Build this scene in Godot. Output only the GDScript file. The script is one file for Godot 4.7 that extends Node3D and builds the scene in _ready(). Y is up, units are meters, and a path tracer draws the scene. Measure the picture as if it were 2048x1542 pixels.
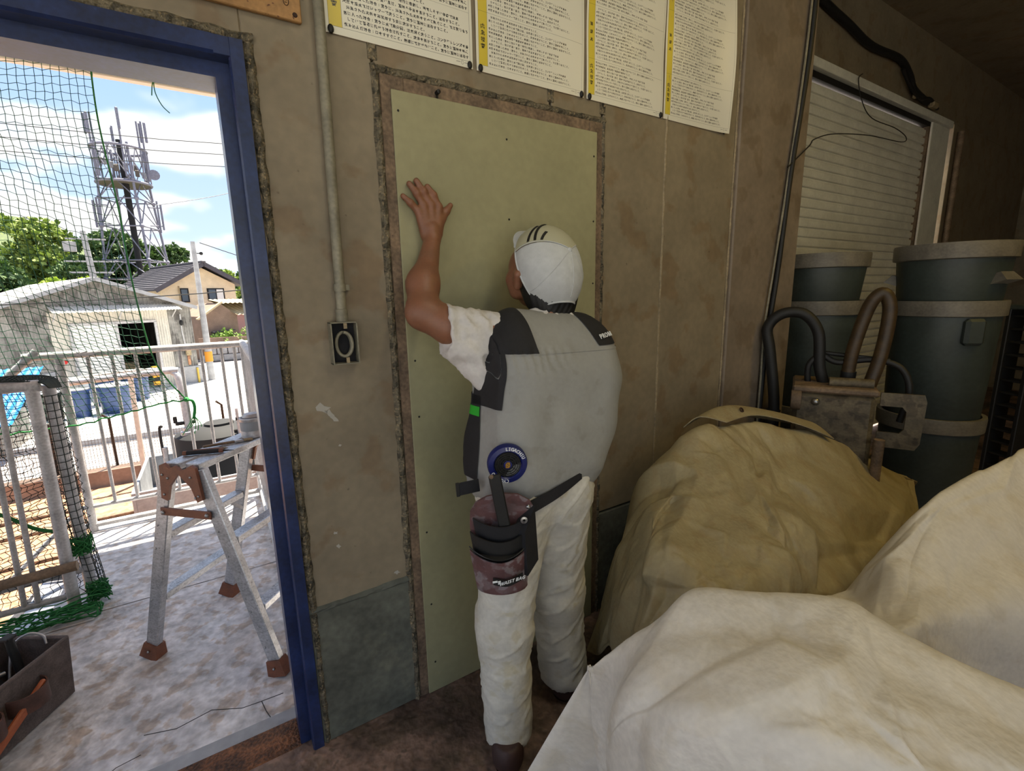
extends Node3D
# A worker presses a new panel over a doorway; an open doorway on the left looks out over a yard.
# x runs along the wall to the right, y is up, z comes out of the wall into the room; metres.

var names := {}
var M := {}
var rng := RandomNumberGenerator.new()
const GROUND := -2.6


class MB:
	var v := PackedVector3Array()
	var n := PackedVector3Array()
	var uv := PackedVector2Array()
	var col := PackedColorArray()
	var ix := PackedInt32Array()

	func vert(p: Vector3, nn: Vector3, t := Vector2.ZERO) -> int:
		v.push_back(p)
		n.push_back(nn)
		uv.push_back(t)
		return v.size() - 1

	func tri(a: int, b: int, c: int) -> void:
		var g := (v[b] - v[a]).cross(v[c] - v[a])
		if g.dot(n[a] + n[b] + n[c]) > 0.0:
			ix.push_back(a); ix.push_back(c); ix.push_back(b)
		else:
			ix.push_back(a); ix.push_back(b); ix.push_back(c)

	func face(pts: Array, nn: Vector3, uvs: Array = []) -> void:
		var s := v.size()
		for i in pts.size():
			vert(pts[i], nn, uvs[i] if uvs.size() > i else Vector2.ZERO)
		for i in range(1, pts.size() - 1):
			tri(s, s + i, s + i + 1)

	func box(c: Vector3, size: Vector3, b := Basis.IDENTITY, bev := 0.0) -> MB:
		var h := size * 0.5
		bev = minf(bev, minf(h.x, minf(h.y, h.z)) * 0.9)
		var ax := [Vector3(1, 0, 0), Vector3(0, 1, 0), Vector3(0, 0, 1)]
		for i in 3:
			var j := (i + 1) % 3
			var k := (i + 2) % 3
			for s in [-1.0, 1.0]:
				var pts := []
				for q in [[-1, -1], [1, -1], [1, 1], [-1, 1]]:
					pts.append(c + b * (ax[i] * h[i] * s + ax[j] * (h[j] - bev) * q[0] + ax[k] * (h[k] - bev) * q[1]))
				face(pts, (b * (ax[i] * s)).normalized())
			if bev > 0.0:
				for s in [-1.0, 1.0]:
					for t in [-1.0, 1.0]:
						var pts := []
						for e in [-1.0, 1.0]:
							pts.append(c + b * (ax[i] * (h[i] - bev) * e + ax[j] * h[j] * s + ax[k] * (h[k] - bev) * t))
						for e in [1.0, -1.0]:
							pts.append(c + b * (ax[i] * (h[i] - bev) * e + ax[j] * (h[j] - bev) * s + ax[k] * h[k] * t))
						face(pts, (b * (ax[j] * s + ax[k] * t)).normalized())
		if bev > 0.0:
			for sx in [-1.0, 1.0]:
				for sy in [-1.0, 1.0]:
					for sz in [-1.0, 1.0]:
						var sg := Vector3(sx, sy, sz)
						var i := h - Vector3.ONE * bev
						face([c + b * (Vector3(h.x, i.y, i.z) * sg), c + b * (Vector3(i.x, h.y, i.z) * sg), c + b * (Vector3(i.x, i.y, h.z) * sg)], (b * sg).normalized())
		return self

	# a straight bar of rectangular section between two points
	func bar(a: Vector3, e: Vector3, w: float, t: float, up := Vector3.UP, bev := 0.0) -> MB:
		var d := (e - a)
		var L := d.length()
		var z := d / L
		var x := up.cross(z)
		if x.length() < 0.01:
			x = Vector3.RIGHT.cross(z)
		x = x.normalized()
		return box((a + e) * 0.5, Vector3(w, t, L), Basis(x, z.cross(x), z), bev)

	func tube(path: Array, r, sides := 8, caps := true) -> MB:
		var m := path.size()
		var t0: Vector3 = (path[1] - path[0]).normalized()
		var x: Vector3 = t0.cross(Vector3.UP if absf(t0.y) < 0.9 else Vector3.RIGHT).normalized()
		var start := v.size()
		for i in m:
			var t: Vector3 = (path[mini(i + 1, m - 1)] - path[maxi(i - 1, 0)]).normalized()
			x = (x - t * x.dot(t)).normalized()
			var y := t.cross(x)
			var rr: float = r if r is float else r[i]
			for s in sides:
				var a := TAU * s / sides
				var d: Vector3 = x * cos(a) + y * sin(a)
				vert(path[i] + d * rr, d, Vector2(float(s) / sides, float(i) / m))
		for i in m - 1:
			for s in sides:
				var a := start + i * sides + s
				var b := start + i * sides + (s + 1) % sides
				tri(a, b, b + sides)
				tri(a, b + sides, a + sides)
		if caps:
			for e in [0, m - 1]:
				var nn: Vector3 = (path[0] - path[1]).normalized() if e == 0 else (path[m - 1] - path[m - 2]).normalized()
				var pts := []
				for s in sides:
					pts.append(v[start + e * sides + s])
				face(pts, nn)
		return self

	# profile: Vector2(radius, height) from the bottom up, turned about the y axis of xf
	func lathe(profile: Array, segs := 24, xf := Transform3D.IDENTITY) -> MB:
		var m := profile.size()
		var sn := []
		for i in m - 1:
			var d: Vector2 = profile[i + 1] - profile[i]
			sn.append(Vector2(d.y, -d.x).normalized())
		for i in m - 1:
			var n0: Vector2 = sn[i]
			var n1: Vector2 = sn[i]
			if i > 0 and sn[i].dot(sn[i - 1]) > 0.8:
				n0 = (sn[i] + sn[i - 1]).normalized()
			if i < m - 2 and sn[i].dot(sn[i + 1]) > 0.8:
				n1 = (sn[i] + sn[i + 1]).normalized()
			var s0 := v.size()
			for s in segs + 1:
				var a := TAU * s / segs
				var d := Vector3(cos(a), 0, sin(a))
				vert(xf * (d * profile[i].x + Vector3.UP * profile[i].y), (xf.basis * (d * n0.x + Vector3.UP * n0.y)).normalized(), Vector2(float(s) / segs, float(i) / m))
				vert(xf * (d * profile[i + 1].x + Vector3.UP * profile[i + 1].y), (xf.basis * (d * n1.x + Vector3.UP * n1.y)).normalized(), Vector2(float(s) / segs, float(i + 1) / m))
			for s in segs:
				var a := s0 + s * 2
				if profile[i].x > 1e-5:
					tri(a, a + 2, a + 3)
					tri(a, a + 3, a + 1)
				else:
					tri(a, a + 3, a + 1)
		return self

	# a flat outline in the xy plane of xf, depth along z
	func prism(poly: Array, depth: float, xf := Transform3D.IDENTITY) -> MB:
		var pv := PackedVector2Array(poly)
		var tr := Geometry2D.triangulate_polygon(pv)
		for s in [0.0, 1.0]:
			var nn: Vector3 = (xf.basis * Vector3(0, 0, -1.0 if s == 0.0 else 1.0)).normalized()
			var st := v.size()
			for p in pv:
				vert(xf * Vector3(p.x, p.y, depth * s), nn, p)
			for i in range(0, tr.size(), 3):
				tri(st + tr[i], st + tr[i + 1], st + tr[i + 2])
		var cw := Geometry2D.is_polygon_clockwise(pv)
		for i in pv.size():
			var a := pv[i]
			var b := pv[(i + 1) % pv.size()]
			var d := (b - a).normalized()
			var nn := Vector3(d.y, -d.x, 0) * (-1.0 if cw else 1.0)
			face([xf * Vector3(a.x, a.y, 0), xf * Vector3(b.x, b.y, 0), xf * Vector3(b.x, b.y, depth), xf * Vector3(a.x, a.y, depth)], (xf.basis * nn).normalized())
		return self

	# a smooth surface through a grid of points; thick > 0 gives it a back
	func sheet(P: Array, thick := 0.0, flip := false) -> MB:
		var R := P.size()
		var C: int = P[0].size()
		var s0 := v.size()
		for i in R:
			for j in C:
				var du: Vector3 = P[i][mini(j + 1, C - 1)] - P[i][maxi(j - 1, 0)]
				var dv: Vector3 = P[mini(i + 1, R - 1)][j] - P[maxi(i - 1, 0)][j]
				var nn := du.cross(dv).normalized()
				if flip:
					nn = -nn
				vert(P[i][j], nn, Vector2(float(j) / (C - 1), float(i) / (R - 1)))
		for i in R - 1:
			for j in C - 1:
				var a := s0 + i * C + j
				tri(a, a + 1, a + C + 1)
				tri(a, a + C + 1, a + C)
		if thick > 0.0:
			var s1 := v.size()
			for i in R * C:
				vert(v[s0 + i] - n[s0 + i] * thick, -n[s0 + i], uv[s0 + i])
			for i in R - 1:
				for j in C - 1:
					var a := s1 + i * C + j
					tri(a, a + 1, a + C + 1)
					tri(a, a + C + 1, a + C)
			var rim := []
			for j in C: rim.append(j)
			for i in range(1, R): rim.append(i * C + C - 1)
			for j in range(C - 2, -1, -1): rim.append((R - 1) * C + j)
			for i in range(R - 2, 0, -1): rim.append(i * C)
			for k in rim.size():
				var a: int = rim[k]
				var b: int = rim[(k + 1) % rim.size()]
				var mid: Vector3 = (v[s0 + a] + v[s0 + b]) * 0.5
				var nn: Vector3 = (v[s0 + b] - v[s0 + a]).cross(n[s0 + a])
				if nn.length() < 1e-9:
					continue
				face([v[s0 + a], v[s0 + b], v[s1 + b], v[s1 + a]], nn.normalized())
		return self

	func ball(c: Vector3, r: Vector3, b := Basis.IDENTITY, rows := 10, segs := 16) -> MB:
		var s0 := v.size()
		for i in rows + 1:
			var ph := PI * i / rows
			for s in segs + 1:
				var a := TAU * s / segs
				var d := Vector3(sin(ph) * cos(a), cos(ph), sin(ph) * sin(a))
				vert(c + b * (d * r), (b * (d / r)).normalized(), Vector2(float(s) / segs, float(i) / rows))
		for i in rows:
			for s in segs:
				var a := s0 + i * (segs + 1) + s
				if i > 0:
					tri(a, a + 1, a + segs + 2)
				if i < rows - 1:
					tri(a, a + segs + 2, a + segs + 1)
		return self

	func add(o: MB, xf := Transform3D.IDENTITY) -> MB:
		var s := v.size()
		for i in o.v.size():
			vert(xf * o.v[i], (xf.basis * o.n[i]).normalized(), o.uv[i])
		for i in o.ix:
			ix.push_back(i + s)
		return self

	func mesh() -> ArrayMesh:
		var a := []
		a.resize(Mesh.ARRAY_MAX)
		a[Mesh.ARRAY_VERTEX] = v
		a[Mesh.ARRAY_NORMAL] = n
		a[Mesh.ARRAY_TEX_UV] = uv
		if col.size() == v.size():
			a[Mesh.ARRAY_COLOR] = col
		a[Mesh.ARRAY_INDEX] = ix
		var m := ArrayMesh.new()
		m.add_surface_from_arrays(Mesh.PRIMITIVE_TRIANGLES, a)
		return m


func numbered(called: String) -> String:
	if not names.has(called):
		names[called] = 0
		return called
	names[called] += 1
	return "%s_%03d" % [called, names[called]]


func tag(o: Node, label: String, category: String, group := "", kind := "") -> Node:
	if label: o.set_meta("label", label)
	if category: o.set_meta("category", category)
	if group: o.set_meta("group", group)
	if kind: o.set_meta("kind", kind)
	return o


func thing(called: String, label: String, category: String, at := Vector3.ZERO, group := "") -> Node3D:
	var o := Node3D.new()
	o.name = numbered(called)
	add_child(o)
	o.position = at
	tag(o, label, category, group)
	return o


func inst(called: String, mesh: Mesh, m: Material, parent: Node = self) -> MeshInstance3D:
	var o := MeshInstance3D.new()
	o.mesh = mesh
	o.material_override = m
	o.cast_shadow = GeometryInstance3D.SHADOW_CASTING_SETTING_ON
	if parent == self:
		o.name = numbered(called)
		add_child(o)
	else:
		o.name = called
		parent.add_child(o, true)
	return o


func obj(called: String, st: MB, m: Material, parent: Node = self) -> MeshInstance3D:
	return inst(called, st.mesh(), m, parent)


func struct(called: String, st: MB, m: Material, label := "") -> MeshInstance3D:
	var o := obj(called, st, m)
	o.set_meta("kind", "structure")
	if label: o.set_meta("label", label)
	return o


func bx(c: Vector3, s: Vector3, bev := 0.0, b := Basis.IDENTITY) -> MB:
	return MB.new().box(c, s, b, bev)


# from corner to corner
func bb(a: Vector3, b: Vector3, bev := 0.0) -> MB:
	return MB.new().box((a + b) * 0.5, (b - a).abs(), Basis.IDENTITY, bev)


func tb(path: Array, r, sides := 8) -> MB:
	return MB.new().tube(path, r, sides)


func curve(pts: Array, sub := 6) -> Array:
	var out := []
	for i in pts.size() - 1:
		var p0: Vector3 = pts[maxi(i - 1, 0)]
		var p3: Vector3 = pts[mini(i + 2, pts.size() - 1)]
		for s in sub:
			out.append((pts[i] as Vector3).cubic_interpolate(pts[i + 1], p0, p3, float(s) / sub))
	out.append(pts[-1])
	return out


# a control grid refined to a smooth one
func refine(P: Array, su: int, sv: int) -> Array:
	var rows := []
	for r in P:
		rows.append(curve(r, su))
	var out := []
	for k in (P.size() - 1) * sv + 1:
		out.append([])
	for j in rows[0].size():
		var c := []
		for r in rows:
			c.append(r[j])
		c = curve(c, sv)
		for k in c.size():
			out[k].append(c[k])
	return out


func smat(c: Color, rough := 0.7, metal := 0.0) -> StandardMaterial3D:
	var m := StandardMaterial3D.new()
	m.albedo_color = c
	m.roughness = rough
	m.metallic = metal
	return m


func fnl(seed_: int, freq: float, oct := 4, kind := FastNoiseLite.TYPE_SIMPLEX_SMOOTH) -> FastNoiseLite:
	var f := FastNoiseLite.new()
	f.seed = seed_
	f.frequency = freq
	f.noise_type = kind
	f.fractal_octaves = oct
	return f


# a worn surface: base colour with coarse and fine variation and flecks of other matter, laid by world position
# o: size (m per tile), coarse, fine, fleck (colour), fleck_at (0..1), stretch (y over x), rough, metal, bump (cm), patch (colour), patch_at
func worn(base: Color, o := {}) -> StandardMaterial3D:
	var S: int = o.get("px", 512)
	var sd: int = o.get("seed", 3)
	var cf: float = o.get("cf", 0.008)
	var a := fnl(sd, cf, 4).get_seamless_image(S, S).get_data()
	var b := fnl(sd + 7, o.get("ff", 0.06), 3).get_seamless_image(S, S).get_data()
	var c := fnl(sd + 13, o.get("kf", 0.05), 2).get_seamless_image(S, S).get_data()
	var e := fnl(sd + 29, o.get("pf", 0.012), 5).get_seamless_image(S, S).get_data()
	var ca: float = o.get("coarse", 0.25)
	var fa: float = o.get("fine", 0.15)
	var fl: Color = o.get("fleck", base)
	var ft: float = o.get("fleck_at", 2.0) * 255.0
	var pc: Color = o.get("patch", base)
	var pt: float = o.get("patch_at", 2.0) * 255.0
	var out := PackedByteArray()
	out.resize(S * S * 3)
	for i in S * S:
		var k := 1.0 + (a[i] / 255.0 - 0.5) * 2.0 * ca + (b[i] / 255.0 - 0.5) * 2.0 * fa
		var r := base.r * k
		var g := base.g * k
		var u := base.b * k
		if e[i] > pt:
			var w := minf((e[i] - pt) / 30.0, 1.0)
			r = lerpf(r, pc.r * k, w); g = lerpf(g, pc.g * k, w); u = lerpf(u, pc.b * k, w)
		if c[i] > ft:
			var w := minf((c[i] - ft) / 18.0, 0.9)
			r = lerpf(r, fl.r, w); g = lerpf(g, fl.g, w); u = lerpf(u, fl.b, w)
		out[i * 3] = clampi(int(r * 255.0), 0, 255)
		out[i * 3 + 1] = clampi(int(g * 255.0), 0, 255)
		out[i * 3 + 2] = clampi(int(u * 255.0), 0, 255)
	var m := smat(Color.WHITE, o.get("rough", 0.8), o.get("metal", 0.0))
	m.albedo_texture = ImageTexture.create_from_image(Image.create_from_data(S, S, false, Image.FORMAT_RGB8, out))
	m.uv1_triplanar = true
	m.uv1_world_triplanar = o.get("world", true)
	var sc: float = 1.0 / float(o.get("size", 1.0))
	m.uv1_scale = Vector3(sc, sc * float(o.get("stretch", 1.0)), sc)
	if o.has("bump"):
		m.heightmap_enabled = true
		m.heightmap_scale = o.bump
		m.heightmap_texture = ImageTexture.create_from_image(Image.create_from_data(S, S, false, Image.FORMAT_L8, b))
	return m


func smin(a: float, b: float, k: float) -> float:
	var h := maxf(k - absf(a - b), 0.0) / k
	return minf(a, b) - h * h * k * 0.25


# bones: [from, to, radius, radius]; cuts: [point, outward normal]; one closed surface (surface nets)
func blob(bones: Array, cell: float, k := 0.03, cuts := [], wrinkle = null, holes := []) -> MB:
	var lo := Vector3.INF
	var hi := -Vector3.INF
	for b in bones:
		var r: float = maxf(b[2], b[3]) + k * 0.5 + cell * 2.0
		for q in 2:
			lo = lo.min(b[q] - Vector3.ONE * r)
			hi = hi.max(b[q] + Vector3.ONE * r)
	var N := Vector3i(((hi - lo) / cell).ceil()) + Vector3i.ONE
	var F := PackedFloat32Array()
	F.resize(N.x * N.y * N.z)
	F.fill(1.0)
	for b in bones:
		var pa: Vector3 = b[0]
		var ra: float = b[2]
		var rb: float = b[3]
		var ba: Vector3 = b[1] - pa
		var bl := maxf(ba.length_squared(), 1e-9)
		var r := maxf(ra, rb) + k + cell * 2.0
		var i0 := Vector3i(((pa.min(b[1]) - Vector3.ONE * r - lo) / cell).floor()).clamp(Vector3i.ZERO, N - Vector3i.ONE)
		var i1 := Vector3i(((pa.max(b[1]) + Vector3.ONE * r - lo) / cell).ceil()).clamp(Vector3i.ZERO, N - Vector3i.ONE)
		for z in range(i0.z, i1.z + 1):
			for y in range(i0.y, i1.y + 1):
				var at := (z * N.y + y) * N.x
				for x in range(i0.x, i1.x + 1):
					var p := lo + Vector3(x, y, z) * cell - pa
					var h := clampf(p.dot(ba) / bl, 0.0, 1.0)
					var d := (p - ba * h).length() - lerpf(ra, rb, h)
					var f := F[at + x]
					var w := k - absf(f - d)
					if w > 0.0:
						F[at + x] = minf(f, d) - w * w / k * 0.25
					elif d < f:
						F[at + x] = d
	if cuts or holes:
		for z in N.z:
			for y in N.y:
				for x in N.x:
					var at := (z * N.y + y) * N.x + x
					if F[at] < 0.1:
						var p := lo + Vector3(x, y, z) * cell
						for c in cuts:
							F[at] = maxf(F[at], (p - c[0]).dot(c[1]))
						for c in holes:
							F[at] = maxf(F[at], c[1] - (p - c[0]).length())
	var mb := MB.new()
	var id := PackedInt32Array()
	id.resize(N.x * N.y * N.z)
	id.fill(-1)
	var sx := 1
	var sy := N.x
	var sz := N.x * N.y
	var off := [0, sx, sy, sx + sy, sz, sx + sz, sy + sz, sx + sy + sz]
	for z in N.z - 1:
		for y in N.y - 1:
			var at := (z * N.y + y) * N.x
			for x in N.x - 1:
				var f0 := F[at + x]
				if f0 > cell * 2.0 or f0 < -cell * 2.0:
					continue
				var neg := 0
				for o in off:
					if F[at + x + o] < 0.0:
						neg += 1
				if neg == 0 or neg == 8:
					continue
				var sum := Vector3.ZERO
				var cnt := 0
				for c in 8:
					for e in [1, 2, 4]:
						if c & e:
							continue
						var fa := F[at + x + off[c]]
						var fb := F[at + x + off[c | e]]
						if (fa < 0.0) != (fb < 0.0):
							var t := fa / (fa - fb)
							var p := Vector3(c & 1, (c >> 1) & 1, (c >> 2) & 1)
							p += Vector3(1 if e == 1 else 0, 1 if e == 2 else 0, 1 if e == 4 else 0) * t
							sum += p
							cnt += 1
				id[at + x] = mb.v.size()
				var g := Vector3(F[at + x + 1] - f0, F[at + x + sy] - f0, F[at + x + sz] - f0)
				mb.vert(lo + (Vector3(x, y, z) + sum / cnt) * cell, g.normalized())
	for z in range(1, N.z - 1):
		for y in range(1, N.y - 1):
			for x in range(1, N.x - 1):
				var at := (z * N.y + y) * N.x + x
				if id[at] < 0:
					continue
				var f := F[at] < 0.0
				for e in [[sx, sy, sz], [sy, sz, sx], [sz, sx, sy]]:
					if (F[at + e[0]] < 0.0) != f:
						var a := id[at]
						var b := id[at - e[1]]
						var c := id[at - e[1] - e[2]]
						var d := id[at - e[2]]
						if a >= 0 and b >= 0 and c >= 0 and d >= 0:
							mb.tri(a, b, c)
							mb.tri(a, c, d)
	# smooth normals from the faces, then wrinkles, then normals again
	for pass_ in 2:
		if pass_ == 1:
			if wrinkle == null:
				break
			for i in mb.v.size():
				mb.v[i] += mb.n[i] * float(wrinkle.call(mb.v[i], mb.n[i]))
		var nn := PackedVector3Array()
		nn.resize(mb.v.size())
		for i in range(0, mb.ix.size(), 3):
			var g := (mb.v[mb.ix[i + 2]] - mb.v[mb.ix[i]]).cross(mb.v[mb.ix[i + 1]] - mb.v[mb.ix[i]])
			nn[mb.ix[i]] += g
			nn[mb.ix[i + 1]] += g
			nn[mb.ix[i + 2]] += g
		for i in nn.size():
			mb.n[i] = nn[i].normalized() if nn[i].length() > 1e-12 else mb.n[i]
	return mb


# flat lettering standing on a face; x axis along the line of writing
func lettering(text: String, height: float, depth: float, bold := true) -> ArrayMesh:
	var t := TextMesh.new()
	var f := SystemFont.new()
	f.font_names = PackedStringArray(["Droid Sans"])
	f.font_weight = 700 if bold else 400
	t.font = f
	t.text = text
	t.font_size = 32
	t.pixel_size = height / 32.0
	t.depth = depth
	t.curve_step = 1.0
	var m := ArrayMesh.new()
	m.add_surface_from_arrays(Mesh.PRIMITIVE_TRIANGLES, t.get_mesh_arrays())
	return m


func make_sky() -> Sky:
	var W := 1024
	var H := 512
	var cl := fnl(11, 0.55, 5)
	var hi := fnl(5, 1.6, 4)
	var data := PackedFloat32Array()
	data.resize(W * H * 3)
	for j in H:
		var ph := PI * (j + 0.5) / H
		var y := cos(ph)
		var s := sin(ph)
		for i in W:
			var th := TAU * (i + 0.5) / W - PI
			var c := Vector3(0.30, 0.32, 0.30)
			if y > 0.0:
				var d := Vector3(sin(th) * s, y, -cos(th) * s)
				var t := pow(1.0 - y, 2.2)
				c = Vector3(0.20, 0.42, 0.86).lerp(Vector3(0.66, 0.80, 0.97), t)
				var q := Vector2(d.x, d.z) / (y + 0.22) * 2.0
				var f := cl.get_noise_2d(q.x + 3.1, q.y * 1.25) * 0.75 + hi.get_noise_2d(q.x, q.y * 1.4) * 0.28 + 0.08 + t * 0.16
				c = c.lerp(Vector3(1.02, 1.02, 1.0), smoothstep(0.06, 0.30, f))
			var k := (j * W + i) * 3
			data[k] = c.x
			data[k + 1] = c.y
			data[k + 2] = c.z
	var m := PanoramaSkyMaterial.new()
	m.panorama = ImageTexture.create_from_image(Image.create_from_data(W, H, false, Image.FORMAT_RGBF, data.to_byte_array()))
	var sky := Sky.new()
	sky.sky_material = m
	return sky


func tube_lamp(at: Vector3, label: String, energy: float, tint: Color) -> void:
	var t := thing("ceiling_lamp", label, "lamp", at, "fluorescent ceiling lamps")
	obj("lamp_housing", MB.new().prism([Vector2(-0.1, 0.07), Vector2(-0.035, 0.02), Vector2(0.035, 0.02), Vector2(0.1, 0.07), Vector2(0.1, 0.085), Vector2(-0.1, 0.085)], 1.24, Transform3D(Basis.IDENTITY, Vector3(0, 0, -0.62))), M.white_paint, t)
	var e := smat(tint)
	e.emission_enabled = true
	e.emission = tint
	e.emission_energy_multiplier = 2.0
	for s in [-1.0, 1.0]:
		obj("lamp_tube", tb([Vector3(0.055 * s, 0.0, -0.59), Vector3(0.055 * s, 0.0, 0.59)], 0.016, 10), e, t)
		obj("lamp_stem", tb([Vector3(0, 0.08, 0.4 * s), Vector3(0, 3.5 - at.y, 0.4 * s)], 0.008, 6), M.white_paint, t)
	var l := AreaLight3D.new()
	l.name = "lamp_light"
	l.area_size = Vector2(0.16, 1.2)
	l.area_normalize_energy = true
	l.light_color = tint
	l.light_energy = energy
	l.shadow_enabled = true
	l.set("area_range", 20.0)
	t.add_child(l)
	l.position = Vector3(0, -0.025, 0)
	l.rotation_degrees = Vector3(-90, 0, 0)


func _ready() -> void:
	rng.seed = 42
	# camera
	var cam := Camera3D.new()
	cam.name = "camera"
	cam.fov = 78.685
	cam.near = 0.05
	cam.far = 2000.0
	add_child(cam)
	var yaw := deg_to_rad(31.944)
	var pit := deg_to_rad(11.112)
	var rol := deg_to_rad(-1.218)
	var fw := Vector3(sin(yaw) * cos(pit), -sin(pit), -cos(yaw) * cos(pit))
	var rt := Vector3(cos(yaw), 0, sin(yaw))
	var up := rt.cross(fw)
	cam.transform = Transform3D(Basis(rt * cos(rol) + up * sin(rol), up * cos(rol) - rt * sin(rol), -fw), Vector3(0, 1.4, 1.4))
	cam.current = true
	# sky, sun, exposure
	var we := WorldEnvironment.new()
	we.name = "world_environment"
	var env := Environment.new()
	env.background_mode = Environment.BG_SKY
	env.sky = make_sky()
	env.background_energy_multiplier = 1.35
	env.tonemap_mode = Environment.TONE_MAPPER_LINEAR
	env.tonemap_exposure = 1.0
	env.sdfgi_enabled = true
	env.ssao_enabled = true
	env.ssil_enabled = true
	we.environment = env
	add_child(we)
	var sun := DirectionalLight3D.new()
	sun.name = "sun"
	add_child(sun)
	sun.look_at_from_position(Vector3.ZERO, Vector3(-0.235, -0.94, 0.25), Vector3.RIGHT)
	sun.light_energy = 7.5
	sun.light_color = Color(1.0, 0.96, 0.88)
	sun.light_angular_distance = 0.6
	sun.shadow_enabled = true
	sun.sky_mode = DirectionalLight3D.SKY_MODE_LIGHT_ONLY
	make_materials()
	tube_lamp(Vector3(3.1, 3.3, 2.1), "white twin tube ceiling lamp over the grey pails", 1.9, Color(1.0, 0.85, 0.40))
	tube_lamp(Vector3(0.9, 3.2, 1.75), "white twin tube ceiling lamp above the front tarpaulin", 1.4, Color(1.0, 0.97, 0.86))
	build_room()
	build_doorway()
	build_wall_things()
	build_posters()
	build_shutter()
	build_platform()
	build_tarps()
	build_pails()
	build_pump()
	build_ladder()
	build_worker()
	build_nets()
	build_yard()
	build_beyond()


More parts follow.
